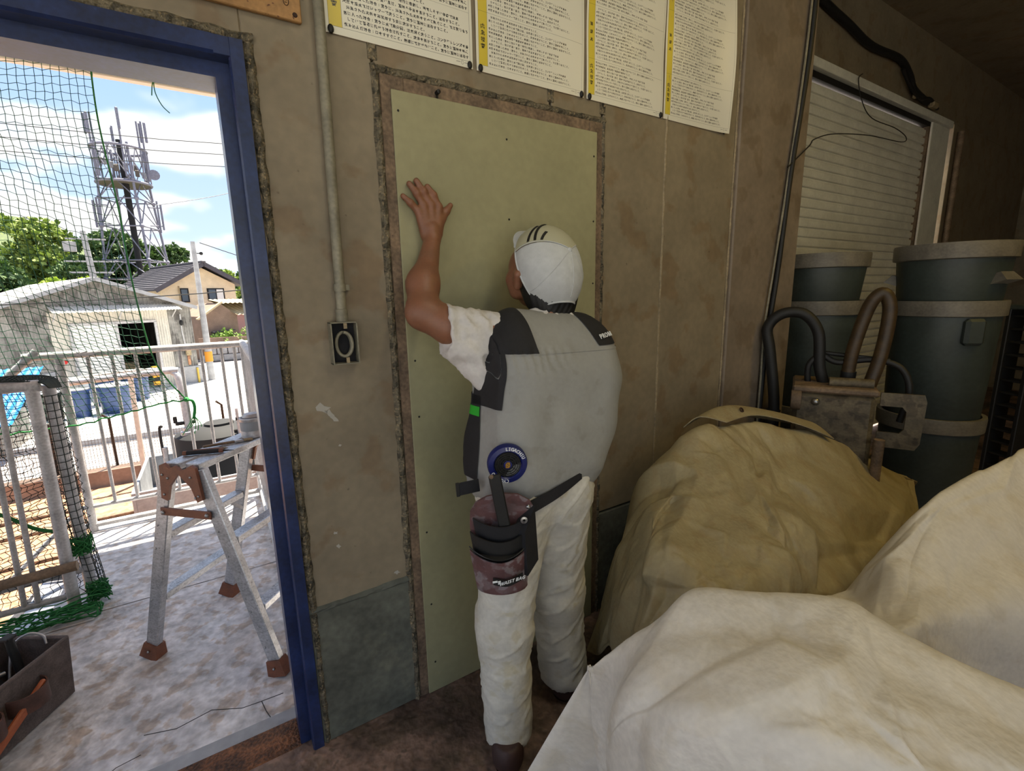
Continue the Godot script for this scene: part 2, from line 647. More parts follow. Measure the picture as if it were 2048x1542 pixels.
func make_materials() -> void:
	M.wall = worn(Color(0.50, 0.455, 0.375), {"size": 1.3, "coarse": 0.07, "fine": 0.05, "fleck": Color(0.30, 0.25, 0.20), "fleck_at": 0.90, "kf": 0.09, "patch": Color(0.475, 0.41, 0.32), "patch_at": 0.60, "rough": 0.6, "seed": 21})
	M.dado = worn(Color(0.36, 0.365, 0.325), {"size": 1.0, "coarse": 0.2, "fine": 0.12, "patch": Color(0.39, 0.39, 0.34), "patch_at": 0.62, "rough": 0.8, "seed": 33})
	M.column = worn(Color(0.48, 0.43, 0.37), {"size": 1.3, "coarse": 0.08, "fine": 0.05, "rough": 0.65, "seed": 23, "patch": Color(0.44, 0.385, 0.32), "patch_at": 0.62})
	M.floor_in = worn(Color(0.45, 0.365, 0.32), {"size": 1.1, "coarse": 0.35, "fine": 0.2, "fleck": Color(0.42, 0.35, 0.30), "fleck_at": 0.74, "patch": Color(0.40, 0.33, 0.28), "patch_at": 0.55, "rough": 0.55, "seed": 41, "bump": 0.4})
	M.floor_out = worn(Color(0.74, 0.73, 0.735), {"px": 1024, "size": 1.5, "coarse": 0.16, "fine": 0.16, "ff": 0.03, "fleck": Color(0.52, 0.44, 0.38), "fleck_at": 0.90, "kf": 0.2, "patch": Color(0.67, 0.62, 0.58), "patch_at": 0.56, "pf": 0.014, "rough": 0.42, "seed": 47, "bump": 0.5})
	M.blue = worn(Color(0.12, 0.175, 0.325), {"size": 0.6, "coarse": 0.2, "fine": 0.15, "rough": 0.32, "seed": 51, "fleck": Color(0.16, 0.24, 0.42), "fleck_at": 0.9})
	M.caulk = worn(Color(0.42, 0.385, 0.31), {"size": 0.35, "coarse": 0.25, "fine": 0.22, "fleck": Color(0.62, 0.54, 0.41), "fleck_at": 0.74, "patch": Color(0.24, 0.225, 0.18), "patch_at": 0.56, "rough": 0.8, "seed": 57, "bump": 0.6})
	M.bead = worn(Color(0.56, 0.50, 0.39), {"size": 0.5, "coarse": 0.2, "fine": 0.15, "rough": 0.7, "seed": 58})
	M.casing = worn(Color(0.42, 0.35, 0.28), {"size": 0.5, "coarse": 0.25, "fine": 0.2, "fleck": Color(0.24, 0.19, 0.15), "fleck_at": 0.88, "rough": 0.7, "seed": 61})
	M.panel = worn(Color(0.58, 0.565, 0.435), {"size": 1.2, "coarse": 0.04, "fine": 0.03, "rough": 0.55, "seed": 63})
	M.white_paint = smat(Color(0.80, 0.80, 0.76), 0.5)
	M.galv = worn(Color(0.66, 0.66, 0.68), {"size": 0.5, "coarse": 0.14, "fine": 0.1, "rough": 0.42, "metal": 0.55, "seed": 71})
	M.rail = worn(Color(0.66, 0.66, 0.67), {"size": 0.4, "coarse": 0.14, "fine": 0.12, "rough": 0.5, "metal": 0.2, "seed": 72})
	M.alu = worn(Color(0.70, 0.71, 0.73), {"size": 0.35, "coarse": 0.12, "fine": 0.16, "fleck": Color(0.45, 0.45, 0.46), "fleck_at": 0.78, "rough": 0.4, "metal": 0.7, "seed": 73})
	M.brownplastic = worn(Color(0.43, 0.255, 0.175), {"size": 0.2, "coarse": 0.18, "fine": 0.12, "rough": 0.5, "seed": 75})
	M.conduit = worn(Color(0.50, 0.48, 0.41), {"size": 0.5, "coarse": 0.15, "fine": 0.12, "rough": 0.55, "seed": 77})
	M.black = smat(Color(0.045, 0.045, 0.05), 0.55)
	M.rubber = worn(Color(0.075, 0.075, 0.075), {"size": 0.3, "coarse": 0.3, "fine": 0.2, "rough": 0.6, "seed": 79})
	M.steel = smat(Color(0.6, 0.6, 0.6), 0.3, 0.9)
	M.rust = smat(Color(0.20, 0.12, 0.08), 0.8)
	M.shutter = worn(Color(0.86, 0.86, 0.82), {"size": 1.0, "coarse": 0.05, "fine": 0.03, "rough": 0.45, "seed": 81})
	M.tarp = worn(Color(0.82, 0.795, 0.75), {"px": 1024, "size": 1.1, "coarse": 0.05, "fine": 0.05, "fleck": Color(0.45, 0.40, 0.33), "fleck_at": 0.95, "kf": 0.15, "patch": Color(0.79, 0.755, 0.69), "patch_at": 0.60, "pf": 0.008, "rough": 0.55, "seed": 91, "bump": 0.12})
	M.tarp_dirty = worn(Color(0.62, 0.57, 0.44), {"px": 1024, "size": 1.0, "coarse": 0.08, "fine": 0.06, "fleck": Color(0.26, 0.22, 0.16), "fleck_at": 0.94, "kf": 0.15, "patch": Color(0.60, 0.535, 0.40), "patch_at": 0.58, "rough": 0.55, "seed": 93, "bump": 0.12})
	M.pail = worn(Color(0.22, 0.25, 0.235), {"size": 0.8, "coarse": 0.15, "fine": 0.1, "rough": 0.5, "seed": 95})
	M.pail_rim = worn(Color(0.42, 0.40, 0.36), {"size": 0.5, "coarse": 0.15, "fine": 0.12, "rough": 0.5, "seed": 96})
	M.hose = worn(Color(0.24, 0.18, 0.10), {"size": 0.3, "coarse": 0.3, "fine": 0.15, "rough": 0.5, "seed": 97})
	M.pumpbox = worn(Color(0.36, 0.32, 0.24), {"size": 0.4, "coarse": 0.2, "fine": 0.15, "patch": Color(0.24, 0.20, 0.14), "patch_at": 0.56, "rough": 0.6, "seed": 98})
	M.net = smat(Color(0.05, 0.30, 0.20), 0.8)
	M.net_dark = smat(Color(0.07, 0.13, 0.11), 0.8)
	M.net_green = smat(Color(0.13, 0.42, 0.20), 0.8)
	M.rope = smat(Color(0.04, 0.45, 0.18), 0.75)
	M.skin = worn(Color(0.50, 0.335, 0.245), {"size": 0.25, "coarse": 0.06, "fine": 0.05, "rough": 0.5, "seed": 101})
	M.skin.subsurf_scatter_enabled = true
	M.skin.subsurf_scatter_strength = 0.12
	M.shirt = worn(Color(0.78, 0.765, 0.75), {"size": 0.4, "coarse": 0.04, "fine": 0.04, "rough": 0.85, "seed": 103})
	M.vest = worn(Color(0.56, 0.56, 0.545), {"size": 0.6, "coarse": 0.04, "fine": 0.03, "fleck": Color(0.42, 0.41, 0.39), "fleck_at": 0.93, "kf": 0.05, "patch": Color(0.53, 0.525, 0.505), "patch_at": 0.72, "rough": 0.75, "seed": 105})
	M.trousers = worn(Color(0.78, 0.765, 0.72), {"size": 0.5, "coarse": 0.07, "fine": 0.05, "fleck": Color(0.40, 0.38, 0.33), "fleck_at": 0.94, "kf": 0.07, "patch": Color(0.74, 0.71, 0.62), "patch_at": 0.68, "rough": 0.85, "seed": 107})
	M.dark_cloth = worn(Color(0.085, 0.085, 0.10), {"size": 0.3, "coarse": 0.2, "fine": 0.2, "rough": 0.8, "seed": 109})
	M.hair = smat(Color(0.02, 0.02, 0.022), 0.6)
	M.cap = worn(Color(0.72, 0.73, 0.73), {"size": 0.12, "coarse": 0.05, "fine": 0.14, "ff": 0.2, "rough": 0.85, "seed": 111})
	M.camo = worn(Color(0.34, 0.22, 0.22), {"size": 0.22, "coarse": 0.2, "fine": 0.05, "patch": Color(0.47, 0.43, 0.44), "patch_at": 0.55, "pf": 0.008, "rough": 0.7, "seed": 113})
	M.shoe = worn(Color(0.24, 0.165, 0.155), {"size": 0.3, "coarse": 0.15, "fine": 0.1, "rough": 0.6, "seed": 115})
	M.fanblue = smat(Color(0.03, 0.09, 0.36), 0.35)
	M.ink = smat(Color(0.03, 0.03, 0.03), 0.6)
	M.printwhite = smat(Color(0.85, 0.86, 0.86), 0.6)
	M.wood = worn(Color(0.60, 0.45, 0.27), {"size": 0.5, "coarse": 0.12, "fine": 0.1, "fleck": Color(0.30, 0.16, 0.10), "fleck_at": 0.80, "rough": 0.6, "seed": 117})


# a rough hand-laid strip of sealant between two points, standing a little off the wall
func caulk(a: Vector3, e: Vector3, w: float, across: Vector3, out: Vector3, sd: int, h := 0.008) -> MB:
	var nz := fnl(sd, 14.0, 3)
	var L := (e - a).length()
	var nseg := int(L / 0.012)
	var P := []
	for i in nseg + 1:
		var p := a.lerp(e, float(i) / nseg)
		var row := []
		var wl := w * (0.5 + 0.22 * nz.get_noise_2d(i * 0.012, 3.0))
		var wr := w * (0.5 + 0.22 * nz.get_noise_2d(i * 0.012, 9.0))
		for j in 8:
			var s := float(j) / 7.0 * 2.0 - 1.0
			var d := h * (1.0 - s * s) * (1.0 + 0.9 * nz.get_noise_2d(i * 0.012 * 2.0, s * 0.07 * 2.0 + 20.0))
			row.append(p + across * s * (wl if s < 0 else wr) + out * maxf(d, -0.001 if absf(s) > 0.9 else 0.0005))
		P.append(row)
	var mb := MB.new().sheet(P)
	if mb.n[3].dot(out) < 0:
		mb = MB.new().sheet(P, 0.0, true)
	return mb


func build_room() -> void:
	# floor, ceiling, outer walls of the room
	struct("floor", bb(Vector3(-2.4, -0.2, -0.06), Vector3(9.0, 0.0, 4.35)), M.floor_in, "brown stained concrete floor inside the workshop")
	struct("floor", bb(Vector3(2.66, -0.2, -0.62), Vector3(9.0, 0.0, -0.06)), M.floor_in, "concrete floor of the shutter recess")
	struct("ceiling", bb(Vector3(-2.4, 3.5, -0.62), Vector3(9.0, 3.65, 4.35)), M.wall, "painted ceiling of the workshop")
	struct("wall_right", bb(Vector3(8.9, 0, -0.62), Vector3(9.05, 3.5, 4.35)), M.wall, "painted far end wall of the workshop")
	var lw := Node3D.new()
	lw.name = numbered("wall_left")
	add_child(lw)
	tag(lw, "unseen end wall with an opening added to let in daylight", "", "", "structure")  # opening put into this unseen wall to bring bluish daylight in from the left
	obj("wall_piece", bb(Vector3(-2.5, 0, 0.0), Vector3(-2.4, 3.5, 0.7)), M.wall, lw)
	obj("wall_piece", bb(Vector3(-2.5, 0, 3.9), Vector3(-2.4, 3.5, 4.35)), M.wall, lw)
	obj("wall_piece", bb(Vector3(-2.5, 3.1, 0.7), Vector3(-2.4, 3.5, 3.9)), M.wall, lw)
	struct("ground_side", bb(Vector3(-30, -0.3, -0.14), Vector3(-2.5, -0.03, 4.35)), M.floor_out, "unseen sunlit concrete added beyond the side opening")  # unseen ground added outside the side opening, returns sunlight into the room
	# rear wall behind the camera, with an unseen opening widened for fill daylight
	var rw := Node3D.new()
	rw.name = numbered("wall_rear")
	add_child(rw)
	tag(rw, "unseen rear wall with an opening widened for fill daylight", "", "", "structure")
	obj("wall_piece", bb(Vector3(-2.5, 0, 4.2), Vector3(-2.3, 3.5, 4.35)), M.wall, rw)
	obj("wall_piece", bb(Vector3(1.0, 0, 4.2), Vector3(9.05, 3.5, 4.35)), M.wall, rw)
	obj("wall_piece", bb(Vector3(-2.3, 3.2, 4.2), Vector3(1.0, 3.5, 4.35)), M.wall, rw)
	struct("ground_rear", bb(Vector3(-30, -0.3, 4.35), Vector3(30, -0.03, 40)), worn(Color(0.66, 0.65, 0.62), {"size": 4.0, "coarse": 0.1, "fine": 0.06, "seed": 27}), "unseen sunlit concrete added behind the rear opening to bounce light indoors")  # unseen ground laid to bounce sunlight in through the rear opening
	# the wall in view, in panels with recessed joints
	var w := Node3D.new()
	w.name = numbered("wall_back")
	add_child(w)
	tag(w, "painted panel wall with two doorways", "", "", "structure")
	var g := 0.004
	for r in [[-2.5, -1.06, 0.0, 3.5], [-1.06, 0.139, 2.0, 3.5], [0.131, 0.448, 0.47, 3.5], [0.448, 1.05, 2.005, 3.5], [1.05, 1.285, 2.005, 3.5],
			[1.285, 1.63, 0.47, 3.5], [1.63, 2.09, 0.47, 3.5]]:
		obj("wall_panel", bb(Vector3(r[0] + g, r[2], -0.12), Vector3(r[1] - g, r[3], 0.0), 0.003), M.wall, w)
	for r in [[0.135, 0.448], [1.285, 2.09]]:
		obj("dado", bb(Vector3(r[0], 0, -0.12), Vector3(r[1], 0.462, 0.004), 0.003), M.dado, w)
	for x in [0.448, 1.05, 1.285]:
		obj("joint_strip", bb(Vector3(x - 0.013, 2.03, -0.01), Vector3(x + 0.013, 3.5, 0.0025), 0.001), M.caulk, w)
	for x in [1.63, 2.092]:
		obj("joint_bead", MB.new().add(caulk(Vector3(x, 0.47, -0.001), Vector3(x, 3.5, -0.001), 0.011, Vector3.RIGHT, Vector3.BACK, 40 + int(x * 10), 0.005)), M.bead, w)
	obj("column", bb(Vector3(2.095, 0, -0.62), Vector3(2.66, 3.5, 0.018), 0.006), M.column, w)
	obj("back_face", bb(Vector3(-2.5, 2.0, -0.16), Vector3(2.1, 3.5, -0.12)), M.wall, w)
	obj("back_face", bb(Vector3(1.285, 0, -0.16), Vector3(2.1, 2.0, -0.12)), M.wall, w)
	obj("back_face", bb(Vector3(0.135, 0, -0.16), Vector3(0.448, 2.0, -0.12)), M.wall, w)
	obj("back_face", bb(Vector3(-2.5, 0, -0.16), Vector3(-1.06, 2.0, -0.12)), M.wall, w)
	# paint flakes gone from the plaster beside the conduit
	var fl := MB.new()
	for q in [[0.232, 1.088, 0.02, 0.012, 0.5], [0.250, 1.070, 0.016, 0.007, 0.9], [0.262, 1.052, 0.012, 0.006, 0.7], [0.27, 0.97, 0.004, 0.003, 0.0], [0.233, 0.70, 0.006, 0.004, 0.2], [0.238, 0.655, 0.007, 0.005, 0.9], [0.41, 0.505, 0.009, 0.006, 0.3]]:
		var pts := []
		for k in 9:
			var a := TAU * k / 9.0
			var rr := 1.0 + 0.35 * sin(k * 2.7 + q[0] * 50.0)
			pts.append(Vector2(cos(a) * q[2] * rr, sin(a) * q[3] * rr).rotated(-q[4]))
		fl.prism(pts, 0.0012, Transform3D(Basis.IDENTITY, Vector3(q[0], q[1], 0.0)))
	obj("bare_plaster", fl, smat(Color(0.66, 0.64, 0.60), 0.8), w)


func build_doorway() -> void:
	# blue steel frame of the open doorway
	var d := Node3D.new()
	d.name = numbered("door_1")
	add_child(d)
	tag(d, "open doorway with a navy blue steel frame", "", "", "structure")
	for s in [0, 1]:
		var x0 := 0.073 if s == 0 else -0.998
		var sg := 1.0 if s == 0 else -1.0
		var xf := Transform3D(Basis(Vector3(sg, 0, 0), Vector3(0, 0, 1), Vector3(0, -sg * sg, 0)), Vector3(x0, 2.0, 0))
		obj("jamb", MB.new().prism([Vector2(0, -0.14), Vector2(0.062, -0.14), Vector2(0.062, 0.012), Vector2(0.034, 0.012), Vector2(0.030, 0.006), Vector2(0.030, -0.035), Vector2(0, -0.035)], 2.0, xf), M.blue, d)
	var hx := Transform3D(Basis(Vector3(0, 1, 0), Vector3(0, 0, 1), Vector3(1, 0, 0)), Vector3(-0.998, 1.925, 0))
	obj("door_head", MB.new().prism([Vector2(0, -0.14), Vector2(0.075, -0.14), Vector2(0.075, 0.012), Vector2(0.040, 0.012), Vector2(0.034, 0.006), Vector2(0.034, -0.035), Vector2(0, -0.035)], 1.071, hx), M.blue, d)
	obj("corner_lip", bb(Vector3(0.072, 1.959, -0.035), Vector3(0.107, 2.0, 0.012), 0.001), M.blue, d)
	obj("threshold", bb(Vector3(-1.0, -0.05, -0.15), Vector3(0.075, 0.003, -0.03), 0.003), worn(Color(0.42, 0.27, 0.17), {"size": 0.4, "coarse": 0.4, "fine": 0.3, "rough": 0.8, "seed": 121, "bump": 0.8}), d)
	obj("sealant", caulk(Vector3(0.149, 0.0, 0.0), Vector3(0.149, 2.0, 0.0), 0.022, Vector3.RIGHT, Vector3.BACK, 5), M.caulk, d)
	obj("sealant", caulk(Vector3(0.16, 2.012, 0.0), Vector3(-1.06, 2.012, 0.0), 0.024, Vector3.UP, Vector3.BACK, 6), M.caulk, d)
	# the boarded doorway
	var e := Node3D.new()
	e.name = numbered("door_2")
	add_child(e)
	tag(e, "doorway closed with a new cream panel", "", "", "structure")
	obj("casing", bb(Vector3(0.462, 0, -0.12), Vector3(0.53, 2.0, 0.006), 0.002), M.casing, e)
	obj("casing", bb(Vector3(1.22, 0, -0.12), Vector3(1.285, 2.0, 0.006), 0.002), M.casing, e)
	obj("casing", bb(Vector3(0.53, 1.93, -0.12), Vector3(1.22, 2.0, 0.006), 0.002), M.casing, e)
	obj("back_board", bb(Vector3(0.53, 0, -0.12), Vector3(1.22, 1.93, -0.10)), M.casing, e)
	obj("sealant", caulk(Vector3(0.452, 0.0, 0.0), Vector3(0.452, 2.02, 0.0), 0.024, Vector3.RIGHT, Vector3.BACK, 7, 0.010), M.caulk, e)
	obj("sealant", caulk(Vector3(0.44, 2.008, 0.0), Vector3(1.295, 2.008, 0.0), 0.024, Vector3.UP, Vector3.BACK, 8, 0.010), M.caulk, e)
	obj("sealant", caulk(Vector3(1.287, 0.0, 0.0), Vector3(1.287, 2.02, 0.0), 0.02, Vector3.RIGHT, Vector3.BACK, 9, 0.01), M.caulk, e)
	obj("sealant", caulk(Vector3(0.135, 0.468, 0.0), Vector3(0.448, 0.468, 0.0), 0.022, Vector3.UP, Vector3.BACK, 10), M.dado, e)
	obj("latch_stub", MB.new().lathe([Vector2(0, 0), Vector2(0.006, 0), Vector2(0.006, 0.02), Vector2(0, 0.022)], 8, Transform3D(Basis(Vector3.RIGHT, PI / 2), Vector3(0.63, 1.978, 0.004))).box(Vector3(0.63, 1.966, 0.008), Vector3(0.006, 0.028, 0.006)), M.black, e)
	# the new panel the worker is fitting
	var p := thing("door_board", "plain cream board the worker presses over the doorway", "board", Vector3(0.871, 0.0, 0.0))
	obj("board", bb(Vector3(-0.38, 0.002, 0.006), Vector3(0.38, 1.963, 0.012), 0.0015), M.panel, p)
	for q in [[0.508, 1.91], [0.508, 1.674], [0.513, 1.42], [0.513, 1.2], [0.515, 1.02], [0.517, 0.62], [0.518, 0.35], [0.52, 0.12], [0.865, 1.885], [0.868, 1.64], [1.236, 1.88], [1.237, 1.655], [1.238, 1.43], [1.238, 1.2], [1.0, 0.01]]:
		obj("screw", MB.new().lathe([Vector2(0.0035, 0.0), Vector2(0.003, 0.0012), Vector2(0, 0.0012)], 8, Transform3D(Basis(Vector3.RIGHT, PI / 2), Vector3(q[0] - 0.871, q[1], 0.012))), M.ink, p)


func build_wall_things() -> void:
	# conduit and its box
	var c := thing("conduit_pipe", "grey plastic conduit running down the wall into a box", "pipe", Vector3(0.305, 1.33, 0.0))
	obj("pipe", tb([Vector3(0.018, 2.1, 0.015), Vector3(0.012, 0.9, 0.015), Vector3(0.0, 0.0, 0.015)], 0.0135, 14), M.conduit, c)
	obj("clamp", MB.new().lathe([Vector2(0.0135, 0), Vector2(0.0165, 0), Vector2(0.0165, 0.02), Vector2(0.0135, 0.02)], 16, Transform3D(Basis.IDENTITY, Vector3(0.001, 0.085, 0.015))).box(Vector3(0.02, 0.095, 0.008), Vector3(0.016, 0.016, 0.014)), M.conduit, c)
	obj("coupling", MB.new().lathe([Vector2(0.0135, 0), Vector2(0.0165, 0), Vector2(0.0165, 0.035), Vector2(0.0135, 0.036)], 16, Transform3D(Basis.IDENTITY, Vector3(0.0, 0.0, 0.015))), M.conduit, c)
	var b := thing("switch_box", "open grey switch box with a coiled cable inside", "box", Vector3(0.303, 1.272, 0.0))
	var fr := MB.new()
	fr.box(Vector3(-0.0345, 0, 0.02), Vector3(0.003, 0.116, 0.04)).box(Vector3(0.0345, 0, 0.02), Vector3(0.003, 0.116, 0.04))
	fr.box(Vector3(0, 0.0575, 0.02), Vector3(0.072, 0.003, 0.04)).box(Vector3(0, -0.0575, 0.02), Vector3(0.072, 0.003, 0.04))
	obj("box_shell", fr, M.conduit, b)
	obj("box_back", bx(Vector3(0, 0, 0.004), Vector3(0.068, 0.113, 0.004)), M.dark_cloth, b)
	for y in [0.048, -0.048]:
		obj("screw_tab", bx(Vector3(0.004, y, 0.036), Vector3(0.009, 0.015, 0.003)), M.bead, b)
	var coil := []
	for i in 60:
		var a := i / 60.0 * TAU * 2.3
		coil.append(Vector3(cos(a) * 0.021, sin(a) * 0.034 - 0.004, 0.014 + 0.006 * sin(a * 0.6) + i * 0.0002))
	obj("cable", tb(coil, 0.0045, 7), M.conduit, b)
	# wooden notice board above the doorway
	var n := thing("notice_board", "varnished wooden board with printed marks above the open doorway", "board", Vector3(-0.1, 2.3, 0.0))
	obj("board", bb(Vector3(-0.55, -0.232, 0.002), Vector3(0.373, 0.55, 0.014), 0.002), M.wood, n)
	var ring := []
	for k in 17:
		ring.append(Vector3(0.340 + 0.006 * cos(TAU * k / 16.0), -0.192 + 0.010 * sin(TAU * k / 16.0), 0.0145))
	obj("printed_mark", tb(ring, 0.0008, 4).box(Vector3(0.340, -0.19, 0.0145), Vector3(0.005, 0.001, 0.001)).box(Vector3(0.340, -0.195, 0.0145), Vector3(0.005, 0.001, 0.001)), M.rust, n)
	obj("nail", MB.new().lathe([Vector2(0.006, 0), Vector2(0.005, 0.002), Vector2(0, 0.002)], 10, Transform3D(Basis(Vector3.RIGHT, PI / 2), Vector3(0.358, -0.218, 0.014))), M.rust, n)
	# cables on the column
	var z := 0.037
	obj_thing("power_cable", tb(curve([Vector3(2.58, 3.45, z), Vector3(2.58, 2.6, z), Vector3(2.50, 1.95, z), Vector3(2.46, 1.5, z), Vector3(2.42, 1.2, z), Vector3(2.40, 0.9, z), Vector3(2.40, 0.4, z)]), 0.013, 8), M.rubber, "thick black cable hanging down the column face", "cable")
	obj_thing("power_cable", tb(curve([Vector3(2.565, 3.45, z - 0.005), Vector3(2.56, 2.6, z - 0.005), Vector3(2.485, 1.9, z - 0.005), Vector3(2.43, 1.5, z - 0.005), Vector3(2.39, 1.2, z - 0.005), Vector3(2.385, 0.9, z), Vector3(2.38, 0.4, z)]), 0.006, 6), M.conduit, "thin grey cable running beside the thick black one", "cable")


func obj_thing(called: String, st: MB, m: Material, label: String, category: String, group := "") -> MeshInstance3D:
	var o := obj(called, st, m)
	tag(o, label, category, group)
	return o


# strokes of the characters on the safety posters: digit pairs are x, y on a ten by ten grid
const GLYPH := {
	"こ": "2272 17285888", "と": "4144 82353889", "す": "1393 6166 66355768 6749", "る": "2272 724575 7587695859", "し": "31375888 85", "た": "1353 4119 6585 596899",
	"で": "128274 7466 688 7899 7181 9293", "に": "2129 5383 488888", "は": "2129 4393 716889 7958", "を": "1383 512636 365669 8445588 8", "う": "4161 2454756849", "ち": "1373 4125 255475863949",
	"れ": "2129 1353 13653 8596778 9", "さ": "1383 5177 274868", "や": "164474 6252 3159", "い": "22273 9 72848 6", "く": "713579", "べ": "164395 7182 8293", "て": "128264 36475989", "ぐ": "613479 7282 8394",
	"り": "2126 718679 59", "っ": "36648598 6969", "ん": "5119 196679 99", "だ": "1353 4119 6585 596889 7181 9293", "み": "226228 2856 8596 7559", "け": "2129 4494 715969 59", "せ": "1494 7175 32378 9", "か": "1363 634859 3119 7394",
	"な": "1353 4127 7384 6587 876897", "ぶ": "4151 3546578 39 1628 7899 7181", "ま": "1282 1585 5157 573868 79", "よ": "5157 573868 79 5484", "が": "1363 634859 3119 7394 7181 9293", "き": "1282 1474 4167 375878", "の": "51368 48 5175868 9", "あ": "1282 4138 63386 6899",
	"ゴ": "12727828 7191 9193", "コ": "22828818", "ン": "1233 196692", "タ": "3115 218239 3666", "ク": "3115 21824 9", "ト": "3139 3577", "レ": "212986", "ズ": "128219 5588 7191 9193", "シ": "1232 1535 188682", "ャ": "368557 4359", "ワ": "23829349 2325", "ー": "1595",
	"。": "27383928", "、": "2739", "：": "5354 5758", "・": "5556",
	"汚": "1222 1424 1927 4282 3595 45478689", "染": "1122 1434 4273 5147 1787 6569 6329 6399", "衣": "5152 1393 5337 1757 37399 6 5599", "類": "1343 3114 3117 4282 5388 5585 1646 3639", "脱": "11193199 3331 3663 4373 5475 545 757 5649 7699", "又": "128259 3399",
	"取": "1151 2127 4129 2444 5292 9249 5499", "去": "2383 5157 1696 564989 7799", "皮": "239394 2319 51565 29 3684 4599", "膚": "5111 1292 1219 3474 3636 4949 3989 3979 4979 4676", "流": "1222 1424 1927 3292 6134 6489 4549 6569 8589", "水": "5159 5949 1444 4419 8356 5599",
	"洗": "1222 1424 1927 5143 3393 7177 4494 5639 7689", "医": "11919919 1199 3373 5157 3575 5737 5778", "師": "2133 1319 1343 4346 1646 4593 5357 9397 7179", "連": "1222 1535 2527 1999 4393 5474 5676 4797 7179", "絡": "2143 3425 1535 2529 5183 4695 5559 8589 5989", "再": "1292 2529 8589 2585 1797 5259",
	"使": "2113 2229 4292 4474 4474 4676 6259 5699", "用": "22192292 92 9289 2494 2797 5259", "前": "3142 7162 1393 2529 2545 4549 6568 8589", "濯": "1222 1424 1927 4252 7282 4454 7484 4559 5557 5797", "目": "22822989 2298 2484 2686 8289", "入": "4151 5229 5299", "場": "1343 2128 1838 52825484 5293 4595 6589 8569",
	"合": "5115 5195 3474 3676 3989 3639 7679", "直": "1282 5113 3373 33388388 3585 1393 1999", "数": "1252 2146 1444 3117 1747 3619 6151 5393 7359 6399", "分": "3115 7195 2676 7668 3619", "間": "11194414 1141 61919989 6191 3575 3878 3539 7579", "、、": "11",
	"注": "1222 1424 1927 6172 4393 4696 4999 6369", "意": "5152 2282 1393 34743674 3474 1817 3878 9799", "深": "1222 1424 1927 41419141 4193 5434 7494 3696 6459 6499", "着": "3142 7162 2282 2484 1595 4619 46864989 4779", "容": "5111 1291 4336 6396 5638 5698 47774979", "易": "31813183 3484 8184 3525 2689 8679 4638",
	"外": "3115 214229 2434 7179 7599", "浄": "1222 1424 1927 5143 4282 7274 3595 4787 6369", "続": "2143 3425 1535 2529 4292 6164 5484 4696 5749 7799", "呼": "12424712 1717 5282 4494 7189 4696", "飲": "3115 3155 2353 25555 727 2939 6152 6292 7459 7599", "込": "1222 1535 2527 1999 6247 6297", "口": "22828828 2228",
	"無": "3115 2292 1494 2226 4246 6266 8286 1696 1819 3839 5859 8899", "理": "1242 1545 1848 2228 51915595 5155 9195 7159 5797 4999", "吐": "12424612 1246 5393 4999 7179", "吸": "12424612 1246 5282 5259 8263 6394 5599", "休": "2113 2229 4393 7179 7348 7398", "息": "4132 32823787 3484 3237 8287 1819 3868 8799",
	"移": "4112 1444 3139 3417 6153 5382 7556 6489 8459", "動": "1242 14441747 1447 4447 3119 1949 5393 9389 7149", "所": "1242 14441 847 1419 8162 6269 6494 8489", "勢": "1343 3136 1646 6193 5283 1787 4819 7769", "姿": "1222 1424 4132 4282 6345 6395 1696 4638 7659", "応": "5152 1393 1319 3638 5557 7678 9699 6164",
	"急": "4123 3262 3383 35853785 8385 1819 3888 9799", "措": "1343 3139 1636 4393 6165 8185 4595 57875987 5759 8789", "置": "12922494 1214 9294 4142 2686 36398649 4779", "保": "2113 2229 42824582 4245 8285 4696 6569 6639 6699", "護": "1242 1444 1646 18481949 5292 6163 8183 5494 5696 5789 8559", "具": "32823787 3237 8287 3484 1797 3819 7899",
	"被": "1252 3119 3519 3559 5393 9394 5349 7157 5595 5689", "災": "2133 5143 8163 5458 2737 8676 5819 5899", "者": "1373 4115 1696 71268 46864989 4779", "性": "2129 1214 3234 5143 4393 7179 4696 4999", "付": "3113 2229 4393 7189 5567", "必": "5163 2638 3335788 8488 8296", "要": "1292 24842787 4147 6167 1797 4839 7799", "気": "3113 2282 2484 1686 8699 3759 6739", "手": "7121 1494 1696 5159 5949", "当": "5155 2234 8274 2686 2989 8689 2787",
}
const POSTER_LINES := [
	"呼吸用保護具、不浸透性の保護具を着用すること。", "吸入した場合：直ちに気分の良い場所に移動し、呼吸しやすい姿勢で休息", "させること。気分が悪い時は、医師の手当を受けること。連絡すること。",
	"皮膚に付着した場合：直ちに、汚染された衣類をすべて脱ぐこと、又は取り去ること。", "皮膚を流水又はシャワーで洗うこと。直ちに医師に連絡すること。", "汚染された衣類を再使用する前に洗濯すること。",
	"目に入った場合：直ちに水で数分間、注意深く洗うこと。コンタクトレンズを着用", "していて容易に外せる場合は外すこと、洗浄を続けること。直ちに医師を呼ぶこと。", "飲み込んだ場合：口をすすぐこと。無理に吐かせないこと。直ちに医師に連絡すること。",
]


